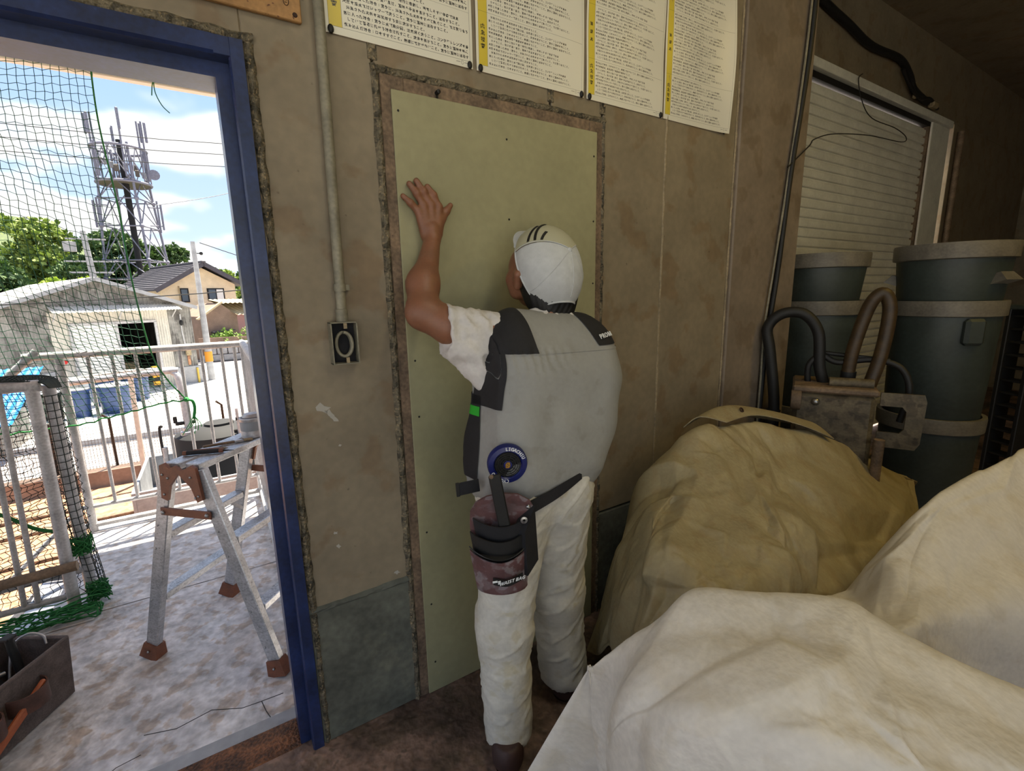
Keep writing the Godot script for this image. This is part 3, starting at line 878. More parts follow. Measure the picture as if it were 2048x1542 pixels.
func glyph_image(ch: String, px: int, ink: Color, weight: float) -> Image:
	var im := Image.create_empty(px, px, false, Image.FORMAT_RGBA8)
	im.fill(Color(ink.r, ink.g, ink.b, 0.0))
	var s: String = GLYPH.get(ch, "22824585 2289 5159 2686 1999")
	var w := maxi(1, int(round(weight)))
	for st in s.split(" ", false):
		var k := 0
		var pr := Vector2(-1, -1)
		while k + 1 < st.length():
			var q := Vector2(st[k].to_float(), st[k + 1].to_float()) * (px - w - 1) / 9.6
			if pr.x >= 0.0:
				var n := int(maxf(absf(q.x - pr.x), absf(q.y - pr.y))) + 1
				for i in n + 1:
					var p := pr.lerp(q, float(i) / n)
					im.fill_rect(Rect2i(int(p.x), int(p.y), w, w), ink)
			pr = q
			k += 2
	return im


func poster_image(which: int, ppm: float) -> Image:
	var W := int(420 * ppm)
	var H := int(594 * ppm)
	var im := Image.create_empty(W, H, false, Image.FORMAT_RGBA8)
	im.fill(Color(0.86, 0.85, 0.79))
	var ink := Color(0.10, 0.10, 0.10)
	var cw := 33.0 if which == 0 else 30.0
	var c0 := 9.0
	var base := 575.0  # lower border of the print, mm from the top
	var R := func(x: float, y: float, w: float, h: float, c: Color) -> void:
		im.fill_rect(Rect2i(int(x * ppm), int(y * ppm), maxi(1, int(w * ppm)), maxi(1, int(h * ppm))), c)
	R.call(c0, 20.0, cw, base - 20.0, Color(0.80, 0.72, 0.24))
	R.call(0.0, 0.0, 420.0, 76.0, Color(0.80, 0.36, 0.20))
	for x in [c0, c0 + cw, 411.0]:
		R.call(x, 20.0, 0.7, base - 20.0, ink)
	R.call(c0, base, 402.7, 0.7, ink)
	var pitch := 13.4 if which == 0 else 10.6
	var gl := 10.0 if which == 0 else 8.2
	var cache := {}
	var gp := int(gl * ppm)
	var secs: Array = [[9, "応急措置"], [30, "取扱い"]] if which == 0 else [[[13, "応急措置"], [16, "保護具"], [20, "取扱い"]], [[10, "応急措置"], [15, "保護具"], [20, "取扱い"]], [[13, "応急措置"], [20, "保護具"], [14, "取扱い"]]][which - 1]
	var y := base - 5.0
	var li := POSTER_LINES.size() - 1
	var row := 0
	for s in secs:
		var top: float = y - s[0] * pitch
		for k in s[0]:
			if y - gl < 80.0:
				break
			var txt: String = POSTER_LINES[((li - row) % POSTER_LINES.size() + POSTER_LINES.size()) % POSTER_LINES.size()]
			var x := c0 + cw + 5.0 + (0.0 if txt[0] in "目飲皮吸呼" else 8.0)
			var adv := gl * (1.0 if which == 0 else 0.98)
			for ch in txt:
				if x + adv > 409.0:
					break
				if not cache.has(ch):
					cache[ch] = glyph_image(ch, gp, ink, ppm * (1.25 if which == 0 else 0.95))
				im.blend_rect(cache[ch], Rect2i(0, 0, gp, gp), Vector2i(int(x * ppm), int((y - gl) * ppm)))
				x += adv
			y -= pitch
			row += 1
		# heading set down the yellow column
		var hs := int((17.0 if s[1] == "応急措置" else 14.0) * ppm)
		var hy: float = (y + top) * 0.5 + s[0] * pitch * 0.5 - (8.0 if which == 0 else 0.0) - s[1].length() * 10.0
		for i in s[1].length():
			im.blend_rect(glyph_image(s[1][i], hs, ink, ppm * 1.7), Rect2i(0, 0, hs, hs), Vector2i(int((c0 + cw * 0.5 - hs / ppm * 0.5) * ppm), int((hy + i * (17.5 if s[1] == "応急措置" else 24.0)) * ppm)))
		R.call(c0, y - 3.0, 402.0, 0.6, ink)
		y -= 8.0
	# small round emblem and imprint in the corner
	for k in 40:
		var a := TAU * k / 40.0
		R.call(385.0 + cos(a) * 4.0, base + 7.0 + sin(a) * 5.0, 0.7, 0.7, ink)
	R.call(383.0, base + 5.0, 4.0, 0.6, ink)
	R.call(383.0, base + 8.0, 4.0, 0.6, ink)
	for k in 6:
		R.call(366.0 + k * 2.2, base + 6.0, 1.3, 2.0, ink)
		R.call(393.0 + k * 2.2, base + 6.0, 1.3, 2.0, ink)
	return im


func build_posters() -> void:
	var lab := ["leftmost yellow and white safety poster with large print, beside the conduit", "second safety poster from the left, above the cream board", "third safety poster from the left, with a glare spot", "rightmost safety poster, its right edge curling off the wall"]
	for i in 4:
		var x0: float = [0.331, 0.768, 1.193 + 0.012, 1.604][i]
		var w: float = [0.424, 0.424, 0.392, 0.40][i]
		var t := thing("safety_poster", lab[i], "poster", Vector3(x0, 2.068, 0.0), "safety posters")
		var P := []
		for a in 25:
			var row := []
			for b in 19:
				var u := b / 18.0
				var v := a / 24.0
				var z := 0.004 + 0.006 * sin(PI * u) * sin(PI * v) + 0.003 * sin(u * 7.0 + i * 2.0) * sin(v * 9.0 + i) * sin(PI * v)
				if i == 3:
					z += 0.028 * pow(u, 6.0) * (0.35 + 0.65 * sin(PI * clampf(v * 0.9 + 0.05, 0, 1)))
				row.append(Vector3(u * w + (0.012 * v if i == 3 else 0.0) * u, (1.0 - v) * 0.594, z))
			P.append(row)
		var mb := MB.new().sheet(P, 0.0006)
		if mb.n[30].z < 0:
			mb = MB.new().sheet(P, 0.0006, true)
		var m := smat(Color.WHITE, 0.4)
		m.albedo_texture = ImageTexture.create_from_image(poster_image(i, 3.2 if i == 0 else 2.4))
		m.metallic_specular = 0.5
		obj("sheet", mb, m, t)
		for s in [0.012, w - 0.012]:
			if i == 3 and s < 0.1:
				continue
			obj("tack", MB.new().ball(Vector3(s, 0.008, 0.008), Vector3(0.008, 0.011, 0.005), Basis.IDENTITY, 6, 10), M.ink, t)


func build_shutter() -> void:
	var z := -0.5
	var w := Node3D.new()
	w.name = numbered("wall_recess")
	add_child(w)
	tag(w, "painted recessed wall around the roller shutter", "", "", "structure")
	obj("wall_piece", bb(Vector3(2.66, 2.92, -0.62), Vector3(8.95, 3.5, -0.5), 0.003), M.wall, w)
	obj("wall_piece", bb(Vector3(6.32, 0, -0.62), Vector3(8.95, 2.92, -0.5), 0.003), M.wall, w)
	obj("corner_post", tb([Vector3(6.42, 0, -0.47), Vector3(6.42, 2.86, -0.47)], 0.03, 10), M.casing, w)
	var s := thing("roller_shutter", "closed white roller shutter behind the pails", "shutter", Vector3(4.45, 0.0, z))
	var x0 := -1.79
	var x1 := 1.32
	obj("head_box", bb(Vector3(x0, 2.865, -0.08), Vector3(1.78, 2.925, 0.02), 0.004), M.shutter, s)
	obj("side_frame", bb(Vector3(1.36, 0, -0.1), Vector3(1.78, 2.865, -0.005), 0.004), M.shutter, s)
	obj("guide_rail", bb(Vector3(1.305, 0, -0.1), Vector3(1.335, 2.82, -0.012), 0.002), M.casing, s)
	obj("guide_rail", bb(Vector3(x0, 0, -0.1), Vector3(x0 + 0.04, 2.82, -0.012), 0.002), M.casing, s)
	obj("brush_seal", bb(Vector3(x0, 2.822, -0.09), Vector3(1.36, 2.865, -0.02), 0.002), M.black, s)
	# one slat shape: a shallow curved face with an interlocking roll at the top
	var prof := [Vector2(-0.014, 0.0), Vector2(-0.002, 0.003), Vector2(0.001, 0.010), Vector2(0.002, 0.030), Vector2(0.001, 0.049), Vector2(-0.003, 0.055), Vector2(-0.014, 0.0585), Vector2(-0.016, 0.0695), Vector2(-0.03, 0.0695), Vector2(-0.03, 0.0)]
	var slat := MB.new().prism(prof, x1 - x0 - 0.03, Transform3D(Basis(Vector3(0, 0, 1), Vector3(0, 1, 0), Vector3(-1, 0, 0)), Vector3(x1, 0, -0.035))).mesh()
	for k in 40:
		inst("slat", slat, M.shutter, s).position = Vector3(0, 0.03 + k * 0.0695, 0)
	# cables above the shutter
	obj_thing("cable_bundle", tb(curve([Vector3(2.9, 3.42, z + 0.035), Vector3(3.58, 3.25, z + 0.035), Vector3(4.0, 3.19, z + 0.035), Vector3(4.36, 3.14, z + 0.035), Vector3(4.85, 3.16, z + 0.035), Vector3(5.07, 3.09, z + 0.035), Vector3(5.2, 3.0, z + 0.035), Vector3(5.5, 2.955, z + 0.035)]), 0.026, 8), M.rubber, "black cable bundle sagging above the shutter", "cable")
	obj_thing("cable_loop", tb(curve([Vector3(4.92, 3.1, z + 0.04), Vector3(5.1, 2.99, z + 0.05), Vector3(5.3, 2.95, z + 0.05), Vector3(5.5, 2.98, z + 0.05), Vector3(5.75, 2.95, z + 0.03)]), 0.014, 7), M.rubber, "short black cable loop over the shutter head", "cable")
	obj_thing("cable_clip", bx(Vector3(5.62, 2.955, z + 0.04), Vector3(0.12, 0.05, 0.05), 0.012), M.bead, "cream clip on the cables at the shutter head", "clip")
	obj_thing("cable_clip", bx(Vector3(5.22, 3.0, z + 0.035), Vector3(0.05, 0.12, 0.02), 0.006), M.bead, "small cream tie on the black cables above the shutter", "clip")
	obj_thing("thin_wire", tb(curve([Vector3(2.462, 1.975, 0.04), Vector3(2.66, 2.10, 0.03), Vector3(3.069, 2.239, -0.15), Vector3(3.61, 2.385, -0.3), Vector3(4.394, 2.52, -0.42), Vector3(5.014, 2.565, -0.44), Vector3(5.088, 2.614, -0.44), Vector3(4.86, 2.649, -0.44), Vector3(4.451, 2.654, -0.44), Vector3(4.263, 2.733, -0.44), Vector3(4.21, 2.88, -0.46), Vector3(4.284, 2.94, -0.47)]), 0.0035, 5), M.rubber, "thin loose black wire looping across the shutter", "wire")


func rod(parent: Node, called: String, a: Vector3, b: Vector3, r: float, m: Material, sides := 10) -> MeshInstance3D:
	return obj(called, tb([a, b], r, sides), m, parent)


func build_platform() -> void:
	var p := Node3D.new()
	p.name = numbered("floor_platform")
	add_child(p)
	tag(p, "grey concrete landing outside the doorway", "", "", "structure")
	obj("slab", bb(Vector3(-1.6, -0.16, -1.27), Vector3(0.6, -0.004, -0.06), 0.01), M.floor_out, p)
	obj("slab", bb(Vector3(-0.80, -0.16, -2.42), Vector3(0.6, -0.004, -1.27)), M.floor_out, p)
	obj("crack", tb([Vector3(-0.36, -0.004, -0.36), Vector3(-0.27, -0.004, -0.33), Vector3(-0.17, -0.004, -0.35), Vector3(-0.08, -0.004, -0.30), Vector3(-0.03, -0.004, -0.295), Vector3(0.05, -0.004, -0.29)], 0.0016, 4), M.ink, p)
	obj("crack", tb([Vector3(-0.02, -0.004, -0.295), Vector3(-0.01, -0.004, -0.24), Vector3(0.01, -0.004, -0.17)], 0.0014, 4), M.ink, p)
	obj("crack", tb([Vector3(-0.62, -0.004, -0.16), Vector3(-0.5, -0.004, -0.2), Vector3(-0.42, -0.004, -0.27), Vector3(-0.36, -0.004, -0.28)], 0.0014, 4), M.ink, p)
	obj("slab_edge", bb(Vector3(-1.6, -0.004, -1.27), Vector3(-0.62, 0.004, -1.20), 0.003), M.floor_out, p)
	# canopy over the landing
	var c := Node3D.new()
	c.name = numbered("ceiling_canopy")
	add_child(c)
	tag(c, "pale canopy over the landing", "", "", "structure")
	obj("canopy_slab", bb(Vector3(-2.2, 2.98, -2.62), Vector3(1.1, 3.1, -0.16)), M.white_paint, c)
	obj("canopy_beam", bb(Vector3(-0.60, 2.79, -2.62), Vector3(1.1, 2.98, -2.5), 0.006), M.white_paint, c)
	obj("canopy_beam", bb(Vector3(-2.2, 2.76, -2.68), Vector3(1.1, 2.82, -2.62), 0.004), M.white_paint, c)
	var lf := MB.new()
	for k in 4:
		lf.sheet(refine([[Vector3(-1.2 + k * 0.17, 2.86, -2.56), Vector3(-1.1 + k * 0.17, 2.88, -2.56), Vector3(-1.02 + k * 0.17, 2.85, -2.56)], [Vector3(-1.18 + k * 0.17, 2.84, -2.50), Vector3(-1.1 + k * 0.17, 2.825, -2.49), Vector3(-1.0 + k * 0.17, 2.82, -2.5)], [Vector3(-1.2 + k * 0.17, 2.90, -2.45), Vector3(-1.1 + k * 0.17, 2.91, -2.44), Vector3(-1.02 + k * 0.17, 2.90, -2.45)]], 4, 4), 0.004)
	obj("torn_lining", lf, M.white_paint, c)
	# railing along the front and back to the house
	var r := thing("railing", "galvanised pipe railing along the front of the landing", "railing", Vector3(-0.33, 0.0, -2.3))
	var o := Vector3(0.33, 0, 2.3)
	obj("top_rail", MB.new().tube(curve([Vector3(-1.55, 0.46, -2.3), Vector3(-0.93, 1.08, -2.3), Vector3(-0.90, 1.098, -2.3), Vector3(-0.86, 1.10, -2.3), Vector3(0.10, 1.10, -2.3), Vector3(0.138, 1.10, -2.29), Vector3(0.145, 1.10, -2.25), Vector3(0.145, 1.10, -0.3)], 3), 0.0215, 12), M.rail, r).position = o
	for x in [-0.79, 0.145]:
		rod(r, "post", Vector3(x, -0.1, -2.3) + o, Vector3(x, 1.09, -2.3) + o, 0.0215, M.rail, 12)
	rod(r, "post", Vector3(0.145, -0.1, -0.7) + o, Vector3(0.145, 1.09, -0.7) + o, 0.0215, M.rail, 12)
	for q in [[0.155, 0.013], [0.035, 0.017]]:
		rod(r, "bottom_rail", Vector3(-0.84, q[0], -2.3) + o, Vector3(0.145, q[0], -2.3) + o, q[1], M.rail)
		rod(r, "bottom_rail", Vector3(0.145, q[0], -2.3) + o, Vector3(0.145, q[0], -0.3) + o, q[1], M.rail)
	for x in [-0.665, -0.553, -0.44, -0.327, -0.214, -0.1, 0.014, 0.09]:
		rod(r, "baluster", Vector3(x, 0.155, -2.3) + o, Vector3(x, 1.09, -2.3) + o, 0.0095, M.rail, 8)
	for k in 14:
		rod(r, "baluster", Vector3(0.145, 0.155, -2.18 + k * 0.115) + o, Vector3(0.145, 1.09, -2.18 + k * 0.115) + o, 0.0095, M.rail, 8)
	rod(r, "sloping_rail", Vector3(-0.84, 0.155, -2.3) + o, Vector3(-1.9, -0.9, -2.3) + o, 0.013, M.rail)
	# stairs going down to the left
	var st := thing("outside_stairs", "pale steel stairs going down beside the netted guard", "stairs", Vector3(-0.82, 0.0, -1.85))
	for z in [-0.42, 0.48]:
		obj("stringer", MB.new().bar(Vector3(0.02, -0.11, z), Vector3(-2.45, -2.58, z), 0.03, 0.17, Vector3(0, 1, 0)), M.rail, st)
	for k in 10:
		obj("tread", bb(Vector3(-0.24 - k * 0.24, -0.27 - k * 0.24, -0.40), Vector3(-0.02 - k * 0.24, -0.24 - k * 0.24, 0.46), 0.003), M.galv, st)
	# netted guard frame on the left
	var g := thing("pipe_guard", "grey pipe guard frame wrapped in dark netting", "guard", Vector3(-1.0, 0.0, -1.34))
	var q := Vector3(1.0, 0, 1.34)
	obj("frame_pipe", MB.new().tube(curve([Vector3(-1.7, 1.06, -1.34), Vector3(-0.74, 1.058, -1.34), Vector3(-0.705, 1.05, -1.34), Vector3(-0.69, 1.02, -1.34), Vector3(-0.695, 0.6, -1.34), Vector3(-0.705, 0.0, -1.34)], 4), 0.024, 12), M.rail, g).position = q
	rod(g, "post", Vector3(-0.655, 0.0, -1.42) + q, Vector3(-0.655, 1.045, -1.42) + q, 0.024, M.rail, 12)
	rod(g, "rail", Vector3(-1.7, 0.06, -1.34) + q, Vector3(-0.70, 0.075, -1.34) + q, 0.014, M.rail)
	rod(g, "rail", Vector3(-1.7, 0.13, -1.42) + q, Vector3(-0.66, 0.15, -1.42) + q, 0.014, M.rail)
	rod(g, "scaffold_pipe", Vector3(-1.7, 0.20, -1.29) + q, Vector3(-0.655, 0.235, -1.29) + q, 0.022, M.casing, 12)
	for x in [-0.79, -0.835, -0.92, -1.02, -1.13, -1.24]:
		rod(g, "baluster", Vector3(x - 0.03, 0.06, -1.34) + q, Vector3(x, 1.05, -1.34) + q, 0.011, M.rail, 8)


# strings between the points of a grid, each cell edge a thin tube
func net_mesh(P: Array, r: float) -> MB:
	var mb := MB.new()
	for i in P.size():
		var line := []
		for j in P[i].size():
			line.append(P[i][j])
		mb.tube(line, r, 4, false)
	for j in P[0].size():
		var line := []
		for i in P.size():
			line.append(P[i][j])
		mb.tube(line, r, 4, false)
	return mb


func build_nets() -> void:
	# green sports net hung from the canopy
	var n := thing("safety_net", "green safety net hanging from the canopy and tied to the railing", "net", Vector3(-0.5, 0.75, -2.35))
	var o := Vector3(0.5, -0.75, 2.35)
	var edge := curve([Vector3(-0.43, 2.80, -2.47), Vector3(-0.435, 2.44, -2.42), Vector3(-0.405, 1.95, -2.36), Vector3(-0.395, 1.53, -2.31), Vector3(-0.36, 1.10, -2.28), Vector3(-0.305, 0.92, -2.27), Vector3(-0.215, 0.765, -2.262)], 9)
	var wob := fnl(77, 1.2, 2)
	var P := []
	var cols := 34
	for i in edge.size():
		var e: Vector3 = edge[i]
		var v := float(i) / (edge.size() - 1)
		var row := []
		for j in cols + 1:
			var u := float(j) / cols
			var sag := 0.045 * v * sin(PI * minf(u * 1.3, 1.0)) * 0.0
			var yb := lerpf(2.80, 0.70, v) - 0.02 * u
			var x := e.x - u * 1.22
			var y := lerpf(e.y, lerpf(2.74, 0.685, v), smoothstep(0.0, 0.5, u)) - sag + yb * 0.0
			row.append(Vector3(x + 0.006 * wob.get_noise_2d(x * 9.0, y * 9.0 + 50.0), y + 0.008 * wob.get_noise_2d(x * 9.0, y * 9.0) + (0.004 if (i + j) % 2 == 0 else -0.004), e.z + 0.02 * wob.get_noise_2d(x * 2.0, y * 2.0)) + o)
		P.append(row)
	obj("netting", net_mesh(P, 0.0016), M.net, n)
	var er := []
	for e in edge: er.append(e + o)
	obj("edge_rope", tb(er, 0.0048, 6), M.net_green, n)
	obj("bottom_rope", tb(P[-1], 0.005, 6), M.rope, n)
	obj("top_rope", tb(P[0], 0.0028, 6), M.net_green, n)
	obj("knot", MB.new().ball(Vector3(-0.215, 0.765, -2.265) + o, Vector3(0.018, 0.016, 0.016), Basis.IDENTITY, 6, 8).tube(curve([Vector3(-0.215, 0.765, -2.25) + o, Vector3(-0.185, 0.75, -2.27) + o, Vector3(-0.178, 0.70, -2.28) + o, Vector3(-0.19, 0.64, -2.28) + o]), 0.009, 6), M.rope, n)
	for k in 6:
		obj("loose_end", tb(curve([Vector3(-0.19, 0.65, -2.28) + o, Vector3(-0.19 + 0.012 * (k - 2.5), 0.60, -2.27) + o, Vector3(-0.20 + 0.022 * (k - 3.0), 0.53 + 0.02 * (k % 3), -2.27) + o], 4), 0.0025, 5), M.rope, n)
	var k := thing("net_hook", "white hook holding the top corner of the green net", "hook", Vector3(-0.43, 2.80, -2.49))
	obj("hook_plate", bx(Vector3(0, 0.03, 0), Vector3(0.02, 0.06, 0.008), 0.003), M.white_paint, k)
	obj("hook_wire", tb(curve([Vector3(0, 0.06, 0.006), Vector3(0.004, 0.03, 0.02), Vector3(0, 0.0, 0.012)]), 0.003, 6), M.black, k)
	var g := thing("green_cord", "green cord knotted under the canopy beam", "cord", Vector3(-0.14, 2.745, -2.49))
	obj("bow", MB.new().ball(Vector3.ZERO, Vector3(0.018, 0.022, 0.01), Basis.IDENTITY, 6, 8).tube(curve([Vector3.ZERO, Vector3(0.03, 0.03, 0.01), Vector3(0.045, 0.045, 0.01), Vector3(0.02, 0.035, 0.012), Vector3.ZERO]), 0.006, 6), M.rope, g)
	obj("tail", tb(curve([Vector3.ZERO, Vector3(-0.012, -0.05, 0.01), Vector3(-0.02, -0.10, 0.01)]), 0.003, 5), M.net_green, g)
	obj("tail", tb(curve([Vector3.ZERO, Vector3(0.0, -0.08, 0.01), Vector3(0.025, -0.15, 0.015), Vector3(0.06, -0.19, 0.02)]), 0.003, 5), M.net_green, g)
	obj("tail", tb([Vector3.ZERO, Vector3(-0.28, 0.03, 0.0)], 0.002, 5), M.rope, g)
	# dark net over the guard frame, bunched on the floor
	var d := thing("guard_net", "dark net over the guard frame, bunched green at its foot", "net", Vector3(-1.0, 0.0, -1.36))
	o = Vector3(1.0, 0, 1.36)
	P = []
	for i in 46:
		var v := i / 45.0
		var row := []
		for j in 44:
			var u := j / 43.0
			var x := -1.75 + u * 1.12
			var y := 1.07 - v * 1.02 + 0.12 * sin(u * 5.0 + v * 3.0) * sin(PI * v) * 0.4
			var z := -1.39 + 0.05 * wob.get_noise_2d(x * 3.0, y * 3.0)
			if u > 0.93:
				z = lerpf(z, -1.47, (u - 0.93) / 0.07)
			row.append(Vector3(x + 0.012 * wob.get_noise_2d(x * 7.0, y * 7.0 + 9.0) + 0.012 * ((i % 2) - 0.5), y + 0.012 * wob.get_noise_2d(x * 8.0 + 30.0, y * 8.0), z) + o)
		P.append(row)
	obj("netting", net_mesh(P, 0.0015), M.net_dark, d)
	P = []
	for i in 30:
		var row := []
		for j in 9:
			var y := 1.0 - i * 0.034
			row.append(Vector3(-0.66 + 0.033 * cos(j * 0.75 - 1.2) + 0.03 * smoothstep(0.5, 0.0, y), y, -1.42 + 0.036 * sin(j * 0.75 - 1.2)) + o)
		P.append(row)
	obj("wrapped_netting", net_mesh(P, 0.0017), M.net_dark, d)
	obj("wrapped_top", net_mesh(refine([[Vector3(-1.7, 1.085, -1.33) + o, Vector3(-0.9, 1.088, -1.33) + o, Vector3(-0.68, 1.075, -1.33) + o, Vector3(-0.64, 1.04, -1.36) + o], [Vector3(-1.7, 1.09, -1.42) + o, Vector3(-0.9, 1.095, -1.43) + o, Vector3(-0.66, 1.085, -1.43) + o, Vector3(-0.615, 1.03, -1.43) + o]], 14, 5), 0.003), M.net_dark, d)
	rng.seed = 9
	var bunch := MB.new()
	for s in 130:
		var a := Vector3(-1.75 + rng.randf() * 1.1, 0.012 + rng.randf() * 0.05, -1.31 + rng.randf() * 0.1)
		var pts := [a]
		for t in 5:
			a += Vector3(rng.randf_range(0.0, 0.07), rng.randf_range(-0.02, 0.022), rng.randf_range(-0.02, 0.02))
			a.x = minf(a.x, -0.60)
			a.y = clampf(a.y, 0.006, 0.075)
			pts.append(a + Vector3.ZERO)
		for t in pts.size(): pts[t] += o
		bunch.tube(curve(pts, 2), 0.0032, 4, false)
	var bo := obj("bunched_netting", bunch, M.net_green, d)
	bo.set_meta("kind", "stuff")
	var tuft := MB.new()
	for s in 60:
		var a := Vector3(-0.655, 0.29, -1.39) if s < 26 else Vector3(-0.615, 0.06, -1.36)
		var pts := []
		for t in 5:
			pts.append(a + Vector3(rng.randf_range(-0.045, 0.045), rng.randf_range(-0.05, 0.05), rng.randf_range(-0.03, 0.045)) + o)
		tuft.tube(curve(pts, 3), 0.0024, 4, false)
	bo = obj("net_tuft", tuft, M.net_green, d)
	bo.set_meta("kind", "stuff")
	obj("twisted_rope", tb(curve([Vector3(-1.0, 0.62, -1.35) + o, Vector3(-0.86, 0.5, -1.36) + o, Vector3(-0.78, 0.42, -1.36) + o, Vector3(-0.70, 0.37, -1.38) + o]), 0.008, 6), M.net_green, d)


func build_ladder() -> void:
	# folding work trestle: two A ends, a deck between them
	var t := thing("work_trestle", "aluminium folding work trestle with brown plastic feet", "trestle", Vector3(-0.02, 0.0, -0.74))
	var along := Vector3(0.682, 0, -0.732)
	var side := Vector3(0.738, 0, 0.675)
	var e1 := Vector3(-0.136, 0, 0.149)
	var e2 := e1 + along * 0.40
	var H := 0.815
	for e in [e1, e2]:
		var out := -along if e == e1 else along
		for s in [-1.0, 1.0]:
			var foot: Vector3 = e + side * 0.288 * s + out * 0.0
			var top: Vector3 = e + side * 0.066 * s + along * (0.0) + Vector3.UP * (H - 0.01)
			var z := (top - foot).normalized()
			var x := along
			var y := z.cross(x).normalized()
			var b := Basis(x, y, z)
			var L := (top - foot).length()
			obj("leg", MB.new().box(foot + z * L * 0.5 + z * 0.03 - y * 0.0, Vector3(0.028, 0.052, L - 0.06), b, 0.003), M.alu, t)
			var ft := MB.new()
			var pts := []
			for q in [[-1, -1], [1, -1], [1, 1], [-1, 1]]:
				pts.append([foot + x * 0.026 * q[0] + y * 0.040 * q[1] - Vector3.UP * (foot.y), foot + z * 0.062 + x * 0.019 * q[0] + y * 0.030 * q[1]])
			for i in 4:
				var j := (i + 1) % 4
				var nn: Vector3 = ((pts[i][0] + pts[j][0]) * 0.5 - foot) * Vector3(1, 0, 1)
				ft.face([pts[i][0], pts[j][0], pts[j][1], pts[i][1]], nn.normalized())
			ft.face([pts[0][1], pts[1][1], pts[2][1], pts[3][1]], z)
			var f := obj("foot", ft, M.brownplastic, t)
			obj("rivet", MB.new().ball(foot + z * 0.035 + out * 0.026, Vector3.ONE * 0.005, Basis.IDENTITY, 5, 8), M.steel, f)
			for h in [0.12, 0.27, 0.5, 0.60]:
				obj("rivet", MB.new().ball(foot + z * h + out * 0.0145 + y * 0.012, Vector3(0.004, 0.004, 0.004), Basis.IDENTITY, 5, 8), M.steel, t)
		# hinge plate: brown gusset across the top of each A
		var gx := Transform3D(Basis(side, Vector3.UP, side.cross(Vector3.UP)), e + out * 0.016)
		var gp := [Vector2(-0.086, 0.70), Vector2(-0.062, 0.69), Vector2(-0.045, 0.745), Vector2(0, 0.795), Vector2(0.045, 0.745), Vector2(0.062, 0.69), Vector2(0.086, 0.70), Vector2(0.074, 0.82), Vector2(0.055, 0.828), Vector2(0.03, 0.814), Vector2(0.012, 0.808), Vector2(-0.012, 0.824), Vector2(-0.035, 0.814), Vector2(-0.055, 0.832), Vector2(-0.074, 0.824)]
		var gpl := MB.new().prism(gp, 0.012, gx)
		var pl := obj("hinge_plate", gpl, M.brownplastic, t)
		for q in [Vector2(-0.066, 0.79), Vector2(-0.045, 0.778), Vector2(0.05, 0.785), Vector2(-0.07, 0.715), Vector2(0.072, 0.715), Vector2(0.058, 0.708)]:
			obj("rivet", MB.new().ball(gx * Vector3(q.x, q.y, 0.0) + out * 0.012, Vector3.ONE * 0.005, Basis.IDENTITY, 5, 8), M.steel, pl)
		# folding stay between the legs
		var sb := obj("stay", MB.new().bar(e + side * -0.105 + Vector3.UP * 0.645 + out * 0.021, e + side * 0.105 + Vector3.UP * 0.640 + out * 0.021, 0.008, 0.03, Vector3.UP, 0.002), M.brownplastic, t)
		for s in [-1.0, 1.0]:
			obj("bolt", MB.new().ball(e + side * 0.092 * s + Vector3.UP * 0.6425 + out * 0.026, Vector3.ONE * 0.008, Basis.IDENTITY, 5, 8), M.steel, sb)
	# rungs between the ends, on both sides
	for s in [-1.0, 1.0]:
		for h in [0.26, 0.53]:
			var k: float = 0.288 + (0.066 - 0.288) * h / H
			obj("rung", MB.new().bar(e1 + side * k * s + Vector3.UP * h + along * 0.014, e2 + side * k * s + Vector3.UP * h - along * 0.014, 0.05, 0.028, Vector3.UP, 0.003), M.alu, t)
			obj("brace", MB.new().bar(e2 + side * (k - 0.01) * s + Vector3.UP * (h - 0.07) - along * 0.015, e2 + side * k * s + Vector3.UP * (h - 0.016) - along * 0.07, 0.006, 0.014, Vector3.UP), M.galv, t)
	for s in [-1.0, 1.0]:
		obj("deck_board", MB.new().bar(e1 + side * 0.042 * s + Vector3.UP * H - along * 0.005, e2 + side * 0.042 * s + Vector3.UP * H + along * 0.005, 0.06, 0.026, Vector3.UP, 0.003), M.alu, t)
	obj("spring_arm", MB.new().bar(e2 + side * 0.07 + Vector3.UP * 0.70, e2 + side * 0.26 + Vector3.UP * 0.675, 0.008, 0.034, Vector3.UP, 0.002), M.brownplastic, t)
	# things on the deck
	var top := Vector3(-0.02, H + 0.0135, -0.74)
	var can := thing("paint_can", "small grey paint can with a domed lid on the trestle", "paint can", top + e1 + along * 0.33 + side * 0.02)
	obj("can_body", MB.new().lathe([Vector2(0.0, 0.0), Vector2(0.045, 0.0), Vector2(0.047, 0.002), Vector2(0.046, 0.006), Vector2(0.046, 0.076), Vector2(0.048, 0.079), Vector2(0.0475, 0.083), Vector2(0.043, 0.084), Vector2(0.04, 0.078), Vector2(0.0, 0.078)], 28), M.galv, can)
	obj("lid", MB.new().lathe([Vector2(0.034, 0.078), Vector2(0.036, 0.086), Vector2(0.030, 0.092), Vector2(0.027, 0.098), Vector2(0.0, 0.100)], 24), M.galv, can)
	obj("paper_label", MB.new().lathe([Vector2(0.0463, 0.03), Vector2(0.0465, 0.032), Vector2(0.0465, 0.066), Vector2(0.0463, 0.068)], 28), smat(Color(0.52, 0.54, 0.57), 0.6), can)
	var br := thing("paint_brush", "flat paint brush lying beside the paint can", "brush", top + e1 + along * 0.22 + side * 0.01)
	var bd := (along * 0.75 + side * 0.65).normalized()
	obj("handle", MB.new().bar(-bd * 0.10 + Vector3.UP * 0.008, bd * 0.01 + Vector3.UP * 0.006, 0.014, 0.009, Vector3.UP, 0.003), M.casing, br)
	obj("ferrule", MB.new().bar(bd * 0.01 + Vector3.UP * 0.006, bd * 0.04 + Vector3.UP * 0.006, 0.024, 0.01, Vector3.UP, 0.003), M.galv, br)
